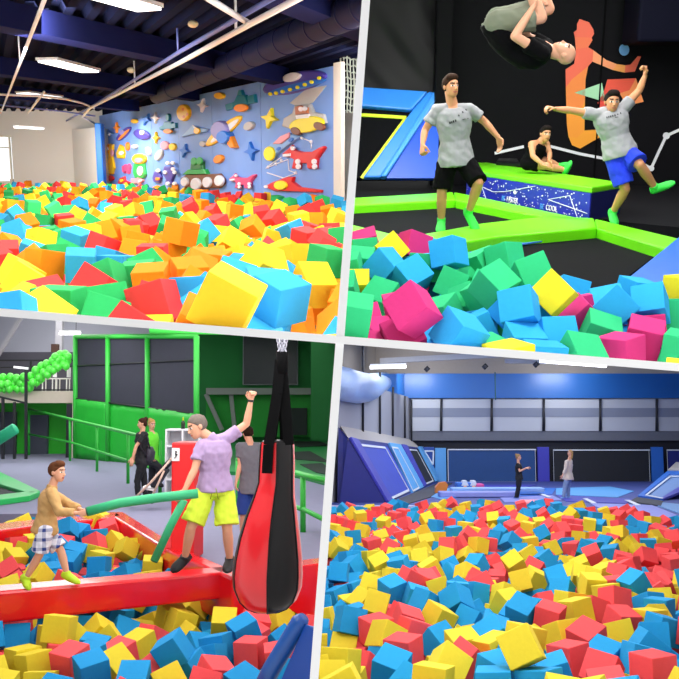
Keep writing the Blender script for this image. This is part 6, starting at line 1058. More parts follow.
def person(hall, J, S, skin, face, up, label, wear, hair=None, curl=(.5, .5), spine=None, voxel=.0065, female=False, kneel=False, barefoot=True, thumbs=None, hs=1.0):
    """J: joints as hall points. wear: list of clothing specs. Returns the person's empty."""
    V = {k: Vector(v) for k, v in J.items()}
    pel = (V['hL']+V['hR'])/2; sh = (V['sL']+V['sR'])/2
    hx = (V['hR']-V['hL']).normalized(); sx = (V['sR']-V['sL']).normalized()
    ax = (sh-pel)
    allz = [v for v in V.values()]; base = Vector((pel.x, pel.y, min(v.z for v in allz)-.06*S/1.8))
    t = thing('person', hall, base, label, 'person')
    mids = [pel, spine if spine is not None else (pel+sh)/2, sh]
    def sp(k): # point on the spine, 0 hips .. 1 shoulders
        a, b, c = mids
        if k < 0: return a+(b*2-(a+c)/2-a).normalized()*(c-a).length*k*.9
        return a*(1-k)**2+(b*2-(a+c)/2)*2*k*(1-k)+c*k*k
    def tan(k): return (sp(min(1.05, k+.05))-sp(max(-.05, k-.05))).normalized()
    w = V.get('w', 1)
    def ring(k, wd, dp, shift=0):
        x = hx.lerp(sx, min(1, max(0, k))).normalized(); tg = tan(k); x = (x-tg*x.dot(tg)).normalized(); y = tg.cross(x)
        return (sp(k)+y*shift, x*wd*S, y*dp*S)
    wf = .92 if female else 1.0
    hw = (V['hR']-V['hL']).length/2/S; sw = (V['sR']-V['sL']).length/2/S
    torso_tab = [(-.14, .060, .050), (-.06, .088, .064), (.05, .094 if not female else .098, .066), (.25, .086*wf, .060), (.42, .080*wf, .057), (.62, .092*wf, .064), (.80, .103*wf, .066), (.93, .098*wf, .056), (1.02, .075*wf, .042), (1.08, .042, .034)]
    b = MB()
    b.loft([ring(k, a, d) for k, a, d in torso_tab], 22)
    # neck and head
    f = Vector(face).normalized(); u = Vector(up).normalized(); hc = V['head']
    u = (u-f*u.dot(f)).normalized()
    nb = sp(1.02); nt = hc-u*.03*S-f*.012*S
    capsule(b, nb, nt, .036*S*wf, .031*S*wf)
    for q in ('sL', 'sR'): capsule(b, nb+(V[q]-nb)*.25, V[q], .034*S, .031*S)
    f, u, s = head_shape(b, hc, f, u, S*hs, female)
    for a, sd in (('L', 0), ('R', 1)):
        limb(b, [V['s'+a], V['e'+a]], [.031*S*wf, .0225*S*wf]); e, wr = V['e'+a], V['w'+a]
        m1 = e.lerp(wr, .3); limb(b, [e, m1, wr], [.0225*S*wf, .0235*S*wf, .0145*S*wf])
        if 'm'+a in V: d = V['m'+a]-wr
        else: d = wr-e
        side = thumbs[sd] if thumbs else f
        hand(b, wr, d, ((pel-wr) if not thumbs or len(thumbs) < 4 else thumbs[2+sd]), S, curl[sd], Vector(side))
        h, k, n = V['h'+a], V['k'+a], V['a'+a]
        limb(b, [h, h.lerp(k, .45), k], [.052*S, .046*S, .0315*S]); m1 = k.lerp(n, .3)
        limb(b, [k, m1, n], [.0315*S, .0335*S, .0195*S])
        toe = V['t'+a]; fd = (toe-n); heel = n-fd.normalized()*.018*S
        sidev = fd.cross(n-k).normalized() if fd.cross(n-k).length > 1e-4 else hx
        upv = sidev.cross(fd).normalized(); 
        if upv.dot(k-n) < 0: upv = -upv
        b.loft([(heel-fd.normalized()*.012*S+upv*-.004*S, sidev*.010*S, upv*.014*S), (heel, sidev*.018*S, upv*.02*S), (n.lerp(toe, .3), sidev*.021*S, upv*.020*S), (n.lerp(toe, .7), sidev*.026*S, upv*.014*S), (toe, sidev*.022*S, upv*.010*S), (toe+fd.normalized()*.012*S, sidev*.012*S, upv*.006*S)], 14)
        V['foot'+a] = (heel, toe, fd.normalized(), sidev, upv)
    me = remesh(b, voxel, 2)
    mats_ = [skin, mat('eye white', '#e8e2dc', rough=.3), mat('dark iris', '#241a14', rough=.3), mat('lip', '#a8544a', rough=.5), mat('brow hair', '#3a2a20', rough=.8)]
    for p in me.polygons:
        c = p.center-hc; x, y, z = c.dot(s)/S, c.dot(f)/S, c.dot(u)/S
        x, y, z = x/hs, y/hs, z/hs
        if y > .02 and abs(x) < .04:
            ex = abs(x)-.0175
            if abs(ex) < .0095 and abs(z-.003) < .0048: p.material_index = 2 if abs(ex) < .0045 else 1
            elif abs(ex) < .012 and abs(z-.018) < .0038: p.material_index = 4
            elif abs(x) < .014 and abs(z+.0345) < .004 and y > .03: p.material_index = 3
    body = link_mesh('body', me, mats_, t)
    # clothing
    for wspec in wear:
        kind = wspec[0]; c = MB(); m_ = wspec[1]; o = wspec[2] if len(wspec) > 2 else {}
        g = o.get('g', .010); vx = voxel*1.25
        if kind == 'shirt':
            lo = o.get('lo', -.12); hi = o.get('hi', 1.03); ks = [lo]+[k for k, _, _ in torso_tab if lo+.04 < k < hi-.02]+[hi]
            def interp(k):
                for (k0, a0, d0), (k1, a1, d1) in zip(torso_tab[:-1], torso_tab[1:]):
                    if k0 <= k <= k1: q = (k-k0)/(k1-k0); return a0+(a1-a0)*q, d0+(d1-d0)*q
                return torso_tab[0][1:] if k < torso_tab[0][0] else torso_tab[-1][1:]
            rg = []; sl_ = o.get('sleeve', .55)
            for k in ks:
                a, d = interp(max(k, 0.0) if k < 0.0 else k)
                if sl_ == 0 and k > .75: a *= .74
                fl = o.get('flare', .012)*max(0, (.45-k))
                rg.append(ring(k, a+g+fl, d+g+fl*1.5))
            c.loft(rg, 24); sl = o.get('sleeve', .55)
            if sl > 0:
                for a in 'LR':
                    S0, E0, W0 = V['s'+a], V['e'+a], V['w'+a]
                    capsule(c, nb+(S0-nb)*.35, S0, .034*S+g*S*.3, .0335*S+g*S*.4)
                    if sl <= 1: capsule(c, S0, S0.lerp(E0, sl), .0345*S*wf+g*S*.4, (.033+o.get('sw', .004))*S*wf+g*S*.3, flat1=True)
                    else:
                        capsule(c, S0, E0, .038*S*wf+g*S*.4, .031*S*wf+g*S*.3)
                        capsule(c, E0, E0.lerp(W0, sl-1), .031*S*wf+g*S*.3, (.0235+o.get('sw', .004))*S*wf, flat1=True)
            if o.get('collar'):
                capsule(c, sp(.98), nb+(nt-nb)*.42, .046*S, .042*S, flat1=True)
            nm = o.get('name', 'shirt')
        elif kind == 'legs':
            hi = o.get('hi', .16)
            c.loft([ring(k, a+g, d+g) for k, a, d in ((-.14, .068, .056), (-.06, .092, .068), (.05, .096, .068), (hi, .090, .063))], 22)
            ln = o.get('len', .8)
            for a in 'LR':
                h, k, n = V['h'+a], V['k'+a], V['a'+a]; fl = o.get('flare', .01)
                if ln <= 1:
                    limb(c, [h, h.lerp(k, ln*.5), h.lerp(k, ln)], [.058*S+g*S*.4, .055*S+fl*S*.5, .048*S+fl*S], flat1=True)
                else:
                    limb(c, [h, h.lerp(k, .5), k], [.058*S+g*S*.3, .052*S+fl*S*.3, .038*S+fl*S*.5]); limb(c, [k, k.lerp(n, .4), k.lerp(n, ln-1)], [.038*S+fl*S*.5, .037*S+fl*S*.5, .026*S+fl*S], flat1=True)
            nm = o.get('name', 'shorts')
        elif kind in ('socks', 'shoes'):
            for a in 'LR':
                cc = MB(); heel, toe, fd, sv, uv = V['foot'+a]; e = .006*S if kind == 'socks' else .011*S; n = V['a'+a]; k = V['k'+a]
                lowr = 0 if kind == 'socks' else .006*S
                cc.loft([(heel-fd*(.014*S+e)-uv*lowr, sv*.012*S+sv*e, uv*(.015*S+e)), (heel-uv*lowr, sv*(.019*S+e), uv*(.022*S+e)), (n.lerp(toe, .3)-uv*lowr, sv*(.022*S+e), uv*(.022*S+e)), (n.lerp(toe, .72)-uv*lowr, sv*(.026*S+e), uv*(.016*S+e)), (toe-uv*lowr, sv*(.022*S+e), uv*(.011*S+e)), (toe+fd*(.014*S+e)-uv*lowr, sv*.013*S, uv*.008*S)], 16)
                up_ = o.get('up', .16 if kind == 'socks' else .08); capsule(cc, n, n.lerp(k, up_), .021*S+e, .0225*S+e*.8, flat1=True)
                link_mesh('sock' if kind == 'socks' else 'shoe', remesh(cc, vx*.8, 1), m_, t)
            continue
        cm = remesh(c, vx, 2); wr_ = o.get('wrinkle', .0055)*S
        nrm = [v.normal.copy() for v in cm.vertices]
        for v, n_ in zip(cm.vertices, nrm):
            q = (v.co-base)/S
            v.co += n_*wr_*(noise.noise(Vector((q.x*17+q.z*9, q.y*17, q.z*22+q.x*12)))+.6*noise.noise(Vector((q.x*34, q.y*34-q.z*20, q.z*30)))+.25)
        lk = link_mesh(nm, cm, m_, t, o.get('label'))
        V['_'+nm] = lk
    if hair:
        style, hm = hair; Rm = Matrix((s, f, u)).transposed(); hb = MB()
        K = S*hs; vs_, fs_ = [], []
        for cuts in ([(hc+f*.02*K+u*.019*K, (u-f*.95).normalized())], [(hc-f*.004*K, (-f+u*.25).normalized()), (hc-u*.034*K, (u+f*.1).normalized())]):
            h1 = MB(); h1.ball(hc+u*.017*K-f*.008*K, (.0478*K, .0575*K, .0545*K), 22, Rm)
            bm = bmesh.new(); me2 = h1.mesh('h', []); bm.from_mesh(me2); bpy.data.meshes.remove(me2)
            for pc, nn in cuts:
                r_ = bmesh.ops.bisect_plane(bm, geom=bm.verts[:]+bm.edges[:]+bm.faces[:], plane_co=pc, plane_no=nn, clear_inner=True)
                bmesh.ops.holes_fill(bm, edges=[e for e in r_['geom_cut'] if isinstance(e, bmesh.types.BMEdge)], sides=0)
            for v in bm.verts: v.co += (v.co-hc).normalized()*noise.noise(v.co*60)*.004*K
            bm.verts.index_update(); hb.add([v.co.copy() for v in bm.verts], [[v.index for v in q.verts] for q in bm.faces], True); bm.free()
        if style == 'quiff': hb.loft([(hc+u*.045*K+f*.012*K, s*.043*K, f*.036*K), (hc+u*.060*K+f*.014*K, s*.040*K, f*.034*K), (hc+u*.072*K+f*.012*K, s*.030*K, f*.026*K), (hc+u*.078*K+f*.008*K, s*.014*K, f*.012*K)], 14)
        if style == 'bun': hb.ball(hc+u*.05*K-f*.05*K, (.028*K, .028*K, .028*K), 12); hb.ball(hc-u*.01*K-f*.035*K, (.036*K, .03*K, .035*K), 12, Rm)
        if style == 'long':
            hb.loft([(hc+u*.03*K-f*.03*K, s*.042*K, f*.03*K), (hc-u*.03*K-f*.04*K, s*.044*K, f*.026*K), (hc-u*.09*K-f*.042*K, s*.04*K, f*.02*K), (hc-u*.13*K-f*.04*K, s*.026*K, f*.012*K)], 14)
        if style == 'pony':
            limb(hb, [hc+u*.03*K-f*.055*K, hc-u*.01*K-f*.085*K, hc-u*.07*K-f*.08*K], [.018*K, .018*K, .008*K])
        link_mesh('hair', remesh(hb, voxel, 1), hm, t)
    V['_t'] = t; V['_f'] = f; V['_u'] = u; V['_s'] = s
    return V
def joints(hall, Y, tf, spec):
    """joint name -> (x, y, depth offset) in a picture crop"""
    out = {}
    for k, (x, y, d) in spec.items():
        px, py = tf(x, y); out[k] = hall.y(px, py, Y+d)
    return out
def marks(hall, V, part, pts, m_, size, name='print', tf=None):
    """small dark print on the chest: each mark sits on the cloth surface"""
    from mathutils.bvhtree import BVHTree
    o = V['_'+part]; org = ORG[V['_t'].name]; me = o.data
    bvh = BVHTree.FromPolygons([v.co+org for v in me.vertices], [list(p.vertices) for p in me.polygons]); g = MB()
    for x, y, w, h, a in pts:
        px, py = tf(x, y); hit = bvh.ray_cast(Vector((0, 0, 0)), hall.ray(px, py))
        if hit[0] is None: continue
        n = hit[1]; n = -n if n.dot(hit[0]) > 0 else n; r = Vector((0, 0, 1)).cross(n).normalized(); u = n.cross(r); r2 = r*math.cos(a)+u*math.sin(a); u2 = n.cross(r2)
        g.box(hit[0]+n*.002, (w*size, h*size, .006), Matrix((r2, u2, n)).transposed())
    if g.v: build(name, g, m_, parent=o)
skinA = mat('tan skin', '#c58a62', rough=.5, var=.05, spec=.35); skinB = mat('fair skin', '#dba283', rough=.5, var=.05, spec=.35); skinC = mat('warm skin', '#c98e68', rough=.5, var=.05, spec=.35)
cl = lambda n, c, r=.85: mat(n, c, rough=r, var=.1, scale=7, bump=.5)
brown = mat('brown hair', '#2a1a10', rough=.85, spec=.12, var=.2, scale=40); darkh = mat('dark hair', '#1a1412', rough=.85, spec=.12, var=.2, scale=40); blond = mat('blond hair', '#b98f58', rough=.85, spec=.12, var=.2, scale=40); greyh = mat('grey hair', '#6e655e', rough=.85, spec=.12, var=.2, scale=40)
lime = mat('neon green sock', '#35d84a', rough=.7, var=.06)

# ---- black hall: man in black shorts on the trampoline edge
tA = lambda x, y: (415+x/3.88, 65+y/3.88)
V = person(H2, joints(H2, 10.3, tA, dict(head=(139, 84, -.02), sL=(84, 177, .04), sR=(212, 172, 0), eL=(38, 255, .05), wL=(29, 312, -.08), mL=(28, 345, -.14), eR=(272, 222, .02), wR=(322, 280, -.05), mR=(334, 325, -.08), hL=(122, 385, 0), hR=(196, 378, -.02), kL=(104, 488, -.04), kR=(246, 458, -.22), aL=(102, 612, .06), aR=(206, 578, -.02), tL=(98, 645, -.14), tR=(238, 640, -.16))), 1.8, skinA,
    (.5, -.85, .06), (-.04, 0, 1), 'young man in grey t-shirt and black shorts stepping along the lime trampoline edge',
    [('shirt', cl('grey t-shirt', '#8d8f93'), dict(sleeve=.62, lo=-.10, flare=.03)), ('legs', mat('black shorts', '#08080a', rough=.95, spec=.1, bump=.4), dict(len=.95, flare=.012)), ('socks', lime)], ('quiff', brown), (1.2, .35), voxel=.0065)
ink = mat('print ink', '#2a2a2e', rough=.8)
marks(H2, V, 'shirt', [(136, 224, .8, 1.1, .1), (143, 222, .6, 1.1, .1), (150, 219, .7, 1.2, .15), (158, 216, .7, 1.2, .2), (170, 196, .5, .9, .5), (185, 183, .5, .9, .5), (198, 174, .5, .9, .5), (190, 210, 1.6, .25, .15), (205, 207, 1.0, .25, .15)], ink, .02, tf=tA)
# ---- man jumping in blue shorts
tC = lambda x, y: (540+x/4.245, 60+y/4.245)
V = person(H2, joints(H2, 10.7, tC, dict(head=(306, 178, -.04), sL=(237, 233, 0), sR=(350, 208, .02), eL=(134, 214, -.02), wL=(64, 208, -.06), mL=(36, 200, -.08), eR=(422, 128, .02), wR=(446, 66, 0), mR=(447, 36, 0), hL=(312, 402, 0), hR=(366, 392, -.02), kL=(362, 548, -.10), kR=(424, 446, -.22), aL=(306, 652, .12), aR=(492, 548, -.10), tL=(318, 694, -.02), tR=(560, 524, -.16))), 1.78, skinA,
    (.04, -1, -.04), (.02, 0, 1), 'young man in a grey t-shirt and blue shorts leaping with both arms spread',
    [('shirt', cl('light grey t-shirt', '#96989c'), dict(sleeve=.5, lo=-.06, flare=.02)), ('legs', cl('royal blue shorts', '#1236d8'), dict(len=.86, flare=.02)), ('socks', lime)], ('quiff', darkh), (.9, 1.2), voxel=.0065)
marks(H2, V, 'shirt', [(284, 244, .5, 1, .2), (292, 242, .5, 1, .2), (300, 240, .6, 1, .2), (309, 237, .6, 1, .2), (318, 235, .6, 1, .2), (330, 231, .5, .8, .2), (342, 226, .5, .8, .25), (325, 243, 2, .2, .2)], ink, .02, tf=tC)
# ---- seated man on the podium
tB = lambda x, y: (470+x/5.22, 115+y/5.22)
V = person(H2, joints(H2, 14.0, tB, dict(head=(394, 100, -.05), sL=(322, 152, -.06), sR=(398, 150, .12), eL=(328, 214, -.16), wL=(382, 262, -.24), mL=(425, 272, -.26), eR=(416, 200, .05), wR=(412, 240, -.1), mR=(428, 262, -.15), hL=(300, 252, 0), hR=(330, 250, .16), kL=(404, 268, -.10), kR=(392, 236, .12), aL=(502, 288, -.06), aR=(470, 268, .12), tL=(524, 250, -.10), tR=(510, 255, .1))), 1.75, skinC,
    (.25, -.95, -.05), (.08, 0, 1), 'dark-haired man in a black tank top sitting on the lime-topped podium',
    [('shirt', mat('black tank top', '#09090b', rough=.95, spec=.1, bump=.4), dict(sleeve=0, lo=-.1, hi=1.04)), ('legs', mat('black sport shorts', '#08080a', rough=.95, spec=.1), dict(len=.55)), ('socks', lime)], ('quiff', darkh), (.3, .3), voxel=.008)
# ---- man in a tucked somersault at the top edge
tD = lambda x, y: (480+x/5.658, y/5.658)
V = person(H2, joints(H2, 8.6, tD, dict(head=(472, 298, -.02), sL=(352, 300, -.2), sR=(372, 262, .18), eL=(196, 205, -.30), wL=(300, 42, -.2), mL=(345, 10, -.12), eR=(250, 200, .25), wR=(330, 40, .15), mR=(365, 15, .1), hL=(92, 128, -.1), hR=(100, 112, .1), kL=(345, 100, -.14), kR=(388, 50, .14), aL=(250, -150, -.1), aR=(300, -160, .1), tL=(350, -190, -.1), tR=(390, -190, .1))), 1.72, skinB,
    (.12, -.28, .95), (.93, -.05, -.22), 'bald man in black shirt and olive shorts somersaulting upside down at the top edge',
    [('shirt', mat('black sport shirt', '#09090b', rough=.95, spec=.1, bump=.4), dict(sleeve=.55, lo=-.02, g=.016, flare=.01)), ('legs', cl('olive shorts', '#6f7562'), dict(len=.86, flare=.016, hi=.12))], None, (1.0, 1.0), spine=H2.y(*tD(205, 285), 8.6), voxel=.0065)

# ---- green hall: man on the beam
tM = lambda x, y: (150+x/3.233, 375+y/3.233)
V = person(H3, joints(H3, 10.25, tM, dict(head=(152, 168, -.05), sL=(166, 230, -.10), sR=(248, 205, .08), eL=(144, 306, -.18), wL=(112, 372, -.26), mL=(100, 405, -.28), eR=(312, 158, .10), wR=(326, 82, .05), mR=(331, 48, .04), hL=(180, 378, -.04), hR=(240, 376, .04), kL=(132, 494, -.14), kR=(250, 502, -.04), aL=(112, 594, .02), aR=(258, 600, .12), tL=(78, 626, -.05), tR=(250, 628, -.05))), 1.8, skinB,
    (-.85, -.45, -.32), (-.25, 0, 1), 'grey-haired man in lilac polo and neon yellow shorts raising a fist on the beam',
    [('shirt', cl('lilac polo', '#a68fb6'), dict(sleeve=.6, lo=.02, flare=.03, g=.014, collar=1)), ('legs', cl('neon yellow shorts', '#cfe83a'), dict(len=.86, flare=.028, g=.012, hi=.17)), ('shoes', mat('black shoe', '#17171a', rough=.6), dict(up=.10))], ('crop', greyh), (.5, 1.25), voxel=.0065, hs=1.12)
bd_ = MB(); p, q = V['wR'], V['mR']; d = (q-p).normalized(); bd_.tube([p-d*.015, p+d*.008], [.036, .036], 14); build('wrist_band', bd_, mat('black band', '#141418', rough=.5), parent=V['_t'])
st2 = MB()
for dx in (-.012, .012):
    a = H3.y(*tM(209+dx*300, 366), 10.25-.165); st2.tube([a, a+Vector((dx*1.5, -.012, -.06)), a+Vector((dx*2.6, -.02, -.12))], .005, 6)
build('drawstring', st2, mat('olive cord', '#7c8a1e', rough=.7), parent=V['_shorts'])
# ---- boy with the stick
tK = lambda x, y: (x/4.24, 450+y/4.24)
V = person(H3, joints(H3, 9.75, tK, dict(head=(243, 94, 0), sL=(208, 180, .13), sR=(220, 180, -.13), eL=(285, 226, .16), wL=(350, 256, .0), mL=(376, 252, -.08), eR=(250, 262, -.2), wR=(335, 268, -.22), mR=(366, 266, -.24), hL=(186, 340, .09), hR=(192, 340, -.09), kL=(258, 428, .08), kR=(166, 446, -.08), aL=(285, 530, .06), aR=(108, 548, -.06), tL=(330, 556, .04), tR=(122, 580, -.10))), 1.36, skinB,
    (.98, -.25, -.02), (.06, 0, 1), 'boy in a tan jacket and checked shorts gripping a padded stick on the beam',
    [('shirt', cl('tan jacket', '#c29a60'), dict(sleeve=1.75, lo=-.12, flare=.03, g=.016, collar=1, name='jacket', sw=.008)), ('legs', mat('checked shorts', '#dfe3f0', rough=.8), dict(len=.86, flare=.02, g=.012)), ('shoes', mat('neon shoe', '#b8e020', rough=.6), dict(up=.14))], ('quiff', mat('light brown hair', '#5a3620', rough=.85, spec=.12, var=.2, scale=40)), (1.15, 1.15), voxel=.006, hs=1.2)
# woven check: navy bands across the pale cloth
def checks(m_, base, band, sc=22):
    nt = m_.node_tree; b_ = nt.nodes['Principled BSDF']; tc = nt.nodes.new('ShaderNodeTexCoord'); prev = None
    for ax in range(2):
        w_ = nt.nodes.new('ShaderNodeTexWave'); w_.bands_direction = 'XZ'[ax]; w_.inputs['Scale'].default_value = sc/6.28*2; nt.links.new(tc.outputs['Object'], w_.inputs['Vector'])
        r = nt.nodes.new('ShaderNodeMath'); r.operation = 'GREATER_THAN'; r.inputs[1].default_value = .72; nt.links.new(w_.outputs['Fac'], r.inputs[0])
        if prev is None: prev = r
        else:
            s_ = nt.nodes.new('ShaderNodeMath'); s_.operation = 'ADD'; nt.links.new(prev.outputs[0], s_.inputs[0]); nt.links.new(r.outputs[0], s_.inputs[1]); prev = s_
    d_ = nt.nodes.new('ShaderNodeMath'); d_.operation = 'MULTIPLY'; d_.inputs[1].default_value = .5; nt.links.new(prev.outputs[0], d_.inputs[0])
    mx = nt.nodes.new('ShaderNodeMix'); mx.data_type = 'RGBA'; mx.inputs[6].default_value = lin(base); mx.inputs[7].default_value = lin(band); nt.links.new(d_.outputs[0], mx.inputs[0]); nt.links.new(mx.outputs[2], b_.inputs['Base Color'])
checks(MATS['checked shorts'], '#e4e6f2', '#2a3f8c', 10)
# ---- teenager seen from behind
V = person(H3, joints(H3, 13.2, tM, dict(head=(317, 190, .02), sL=(290, 232, 0), sR=(360, 232, 0), eL=(292, 290, -.03), wL=(280, 340, -.1), mL=(276, 362, -.12), eR=(372, 290, 0), wR=(368, 340, -.06), mR=(366, 362, -.08), hL=(306, 372, 0), hR=(346, 372, 0), kL=(302, 460, -.05), kR=(350, 460, 0), aL=(300, 545, .05), aR=(352, 545, .05), tL=(290, 558, .18), tR=(352, 558, .2))), 1.62, skinB,
    (-.35, .93, -.15), (0, 0, 1), 'teenager in grey t-shirt and navy shorts turned away behind the man on the beam',
    [('shirt', cl('heather t-shirt', '#6d6e76'), dict(sleeve=.6, lo=-.08, flare=.02)), ('legs', cl('navy shorts', '#1c3a86'), dict(len=.9, flare=.02)), ('shoes', mat('dark shoe', '#26262c', rough=.6))], ('crop', brown), (.4, .4), voxel=.008)
# ---- two women beside the stroller
tW = lambda x, y: (120+x/6.79, 400+y/6.79)
V = person(H3, joints(H3, 18.7, tW, dict(head=(150, 160, 0), sL=(128, 236, .14), sR=(172, 236, -.1), eL=(112, 310, .2), wL=(96, 385, .15), mL=(82, 440, .12), eR=(110, 312, -.18), wR=(84, 400, -.2), mR=(76, 445, -.22), hL=(140, 430, .08), hR=(156, 430, -.08), kL=(165, 540, .06), kR=(118, 540, -.08), aL=(172, 648, .06), aR=(122, 656, -.06), tL=(150, 668, .02), tR=(98, 676, -.08))), 1.68, skinB,
    (-.95, -.2, -.1), (0, 0, 1), 'dark-haired woman in black with a small backpack beside the stroller',
    [('shirt', cl('black top', '#131318'), dict(sleeve=.7, lo=-.04)), ('legs', cl('black leggings', '#15151a'), dict(len=1.92, flare=.002, name='leggings')), ('shoes', mat('black sneaker', '#1a1a20', rough=.6))], ('bun', mat('brunette hair', '#3a2019', rough=.85, spec=.12)), (.4, .4), voxel=.010, female=True)
bp = MB(); c = H3.y(*tW(200, 370), 18.7); bp.loft([(c+Vector((0, 0, .16)), (.06, 0, 0), (0, .1, 0)), (c+Vector((.02, 0, .05)), (.10, 0, 0), (0, .15, 0)), (c+Vector((.0, 0, -.1)), (.10, 0, 0), (0, .15, 0)), (c+Vector((-.02, 0, -.17)), (.06, 0, 0), (0, .12, 0))], 14)
t = thing('backpack', H3, c+Vector((0, 0, -.17)), 'small dark backpack on the back of the woman in black', 'backpack'); build('bag', bp, mat('dark backpack', '#2a2632', rough=.6), parent=t)
sb = MB()
for o_ in (-.12, .13): sb.tube([H3.y(*tW(205, 330), 18.7+o_), H3.y(*tW(175, 225), 18.7+o_), H3.y(*tW(140, 250), 18.7+o_*1.3), H3.y(*tW(140, 320), 18.7+o_*1.5), H3.y(*tW(190, 400), 18.7+o_)], .016, 6)
build('strap', sb, mat('dark strap', '#1d1a24', rough=.7), parent=t)
V = person(H3, joints(H3, 19.6, tW, dict(head=(216, 165, 0), sL=(196, 236, -.1), sR=(240, 236, .12), eL=(188, 310, -.16), wL=(205, 380, -.2), mL=(222, 410, -.22), eR=(252, 310, .14), wR=(240, 380, .02), mR=(235, 412, -.02), hL=(204, 415, -.06), hR=(232, 415, .08), kL=(268, 455, -.14), kR=(215, 520, .05), aL=(255, 560, -.05), aR=(205, 630, .06), tL=(285, 580, -.1), tR=(225, 645, 0))), 1.68, skinB,
    (.65, -.7, -.1), (0, 0, 1), 'blond woman in a neon green top with one knee raised behind the stroller',
    [('shirt', cl('neon green top', '#6fe23a'), dict(sleeve=.9, lo=-.04)), ('legs', cl('charcoal leggings', '#202229'), dict(len=1.9, flare=.002, name='leggings')), ('shoes', mat('black sneaker', '#1a1a20', rough=.6))], ('bun', blond), (.4, .4), voxel=.010, female=True)
# ---- two people on the far floor of the blue hall
tP = lambda x, y: (500+x/6.79, 440+y/6.79)
V = person(H4, joints(H4, 33.0, tP, dict(head=(126, 116, 0), sL=(118, 168, -.16), sR=(132, 166, .16), eL=(134, 212, -.24), wL=(172, 192, -.2), mL=(205, 184, -.16), eR=(146, 208, .18), wR=(180, 190, .1), mR=(208, 186, .05), hL=(128, 265, -.09), hR=(132, 265, .09), kL=(122, 330, -.08), kR=(126, 330, .09), aL=(106, 394, -.09), aR=(116, 394, .09), tL=(128, 403, -.1), tR=(134, 402, .1))), 1.68, skinB,
    (.97, -.25, 0), (0, 0, 1), 'woman in black with hands held forward on the far blue floor',
    [('shirt', cl('black tee', '#15161a'), dict(sleeve=.6, lo=-.05)), ('legs', cl('black trousers', '#14151a'), dict(len=1.95, flare=.006, name='trousers')), ('shoes', mat('blue shoe', '#3a5a9c', rough=.6))], ('bun', mat('light hair', '#a5855c', rough=.85, spec=.12)), (.3, .3), voxel=.012, female=True)
V = person(H4, joints(H4, 33.2, tP, dict(head=(476, 88, 0), sL=(452, 150, -.14), sR=(480, 145, .16), eL=(444, 200, -.22), wL=(424, 240, -.2), mL=(416, 262, -.18), eR=(476, 202, .22), wR=(450, 240, .15), mR=(440, 260, .1), hL=(456, 264, -.09), hR=(468, 262, .09), kL=(440, 328, -.09), kR=(464, 326, .09), aL=(432, 390, -.09), aR=(462, 386, .09), tL=(410, 402, -.12), tR=(442, 399, .06))), 1.7, skinB,
    (-.95, -.2, .15), (0, 0, 1), 'long-haired woman in a beige top and jeans on the far blue floor',
    [('shirt', cl('beige sweater', '#cdbfb0'), dict(sleeve=1.7, lo=-.1, flare=.05, g=.018, name='sweater')), ('legs', cl('washed jeans', '#7f95b8'), dict(len=1.93, flare=.010, name='jeans')), ('shoes', mat('pale blue shoe', '#6f9ad0', rough=.6))], ('long', mat('honey hair', '#b8925e', rough=.85, spec=.12)), (.3, .3), voxel=.012, female=True)
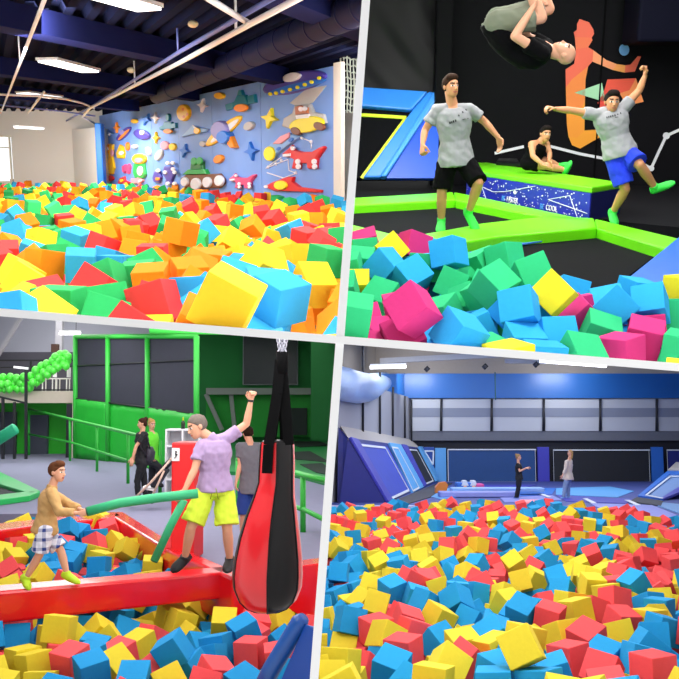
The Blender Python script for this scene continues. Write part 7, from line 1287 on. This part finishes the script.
# ------------------------------------------------------------------ what leans on a party wall is cut off flush with it
bpy.context.view_layer.update()
_cam_o = Vector((0, 0, 0))
def wall_planes(hall):
    """(point, normal) of the two party walls in room coordinates, normals pointing out of the hall"""
    a, b = hall.ray(0, hline(0)), hall.ray(679, hline(679)); nh = a.cross(b).normalized()
    a, b = hall.ray(vline(0), 0), hall.ray(vline(679), 679); nv = a.cross(b).normalized()
    cx = {1: 150, 2: 520, 3: 150, 4: 500}[hall.i]; cy = {1: 150, 2: 150, 3: 500, 4: 520}[hall.i]
    inn = hall.ray(cx, cy)
    return [n if n.dot(inn) < 0 else -n for n in (nh, nv)]
for hall in (H1, H2, H3, H4):
    ns = wall_planes(hall); eps = 0.004
    for o in [o for o in C.objects if o.type == 'MESH' and HALL_OF.get(o.name) is hall and not o.get('divider')]:
        L = hall.M.inverted() @ o.matrix_world
        bb = [L @ Vector(c) for c in o.bound_box]
        for n in ns:
            if max(p.dot(n) for p in bb) <= -eps: continue
            if o.data.users > 1: o.data = o.data.copy()
            bm = bmesh.new(); bm.from_mesh(o.data)
            R = L.to_3x3(); nl = (R.transposed() @ n).normalized(); pl = L.inverted() @ (n*-eps)
            res = bmesh.ops.bisect_plane(bm, geom=bm.verts[:]+bm.edges[:]+bm.faces[:], dist=1e-5, plane_co=pl, plane_no=nl, clear_outer=True)
            ed = [e for e in res['geom_cut'] if isinstance(e, bmesh.types.BMEdge)]
            if ed and len(ed) < 400: bmesh.ops.holes_fill(bm, edges=ed, sides=0)
            bm.to_mesh(o.data); bm.free()
            if not len(o.data.polygons):
                print('CUTAWAY', o.name)
for o in [o for o in C.objects if o.type == 'MESH' and not len(o.data.polygons)]: bpy.data.objects.remove(o)

# ------------------------------------------------------------------ party walls: added white slabs for the border lines, also keeping hall lights apart
white = mat('white divider', '#ffffff', rough=.7, var=.01, scale=3)
def slab(name, pa, pb, near, far, px):
    H = H3; mb = MB(); vs = []
    for D in (near, far):
        A = H.y(pa[0], pa[1], D); B = H.y(pb[0], pb[1], D); d = (B-A).normalized(); n = Vector((-d.z, 0, d.x))
        w = px*near/F/2
        vs += [A-n*w, A+n*w, B+n*w, B-n*w]
    mb.add(vs, [(0, 1, 2, 3), (7, 6, 5, 4), (0, 4, 5, 1), (1, 5, 6, 2), (2, 6, 7, 3), (3, 7, 4, 0)])
    o = struct(name, mb, white, H); o['divider'] = 1
    return o
NEAR = 3.3
slab('divider_slab', (-700, hline(-700)), (1400, hline(1400)), NEAR, 48, 8)
slab('divider_upper', (vline(-900), -900), (vline(hline(341)), hline(341)), NEAR+.01, 48, 8.5)
slab('divider_lower', (vline(hline(340)), hline(340)), (vline(1500), 1500), NEAR+.01, 48, 8.5)

# ------------------------------------------------------------------ added even white fill and picture settings
w = bpy.data.worlds.new('world'); bpy.context.scene.world = w; w.use_nodes = True
bg = w.node_tree.nodes['Background']; bg.inputs[0].default_value = (1, 1, 1, 1); bg.inputs[1].default_value = 1.12
vs_ = bpy.context.scene.view_settings
vs_.view_transform = 'Standard'; vs_.look = 'None'; vs_.gamma = 1; vs_.use_curve_mapping = False; vs_.exposure = 0.0
bpy.context.scene.display_settings.display_device = 'sRGB'
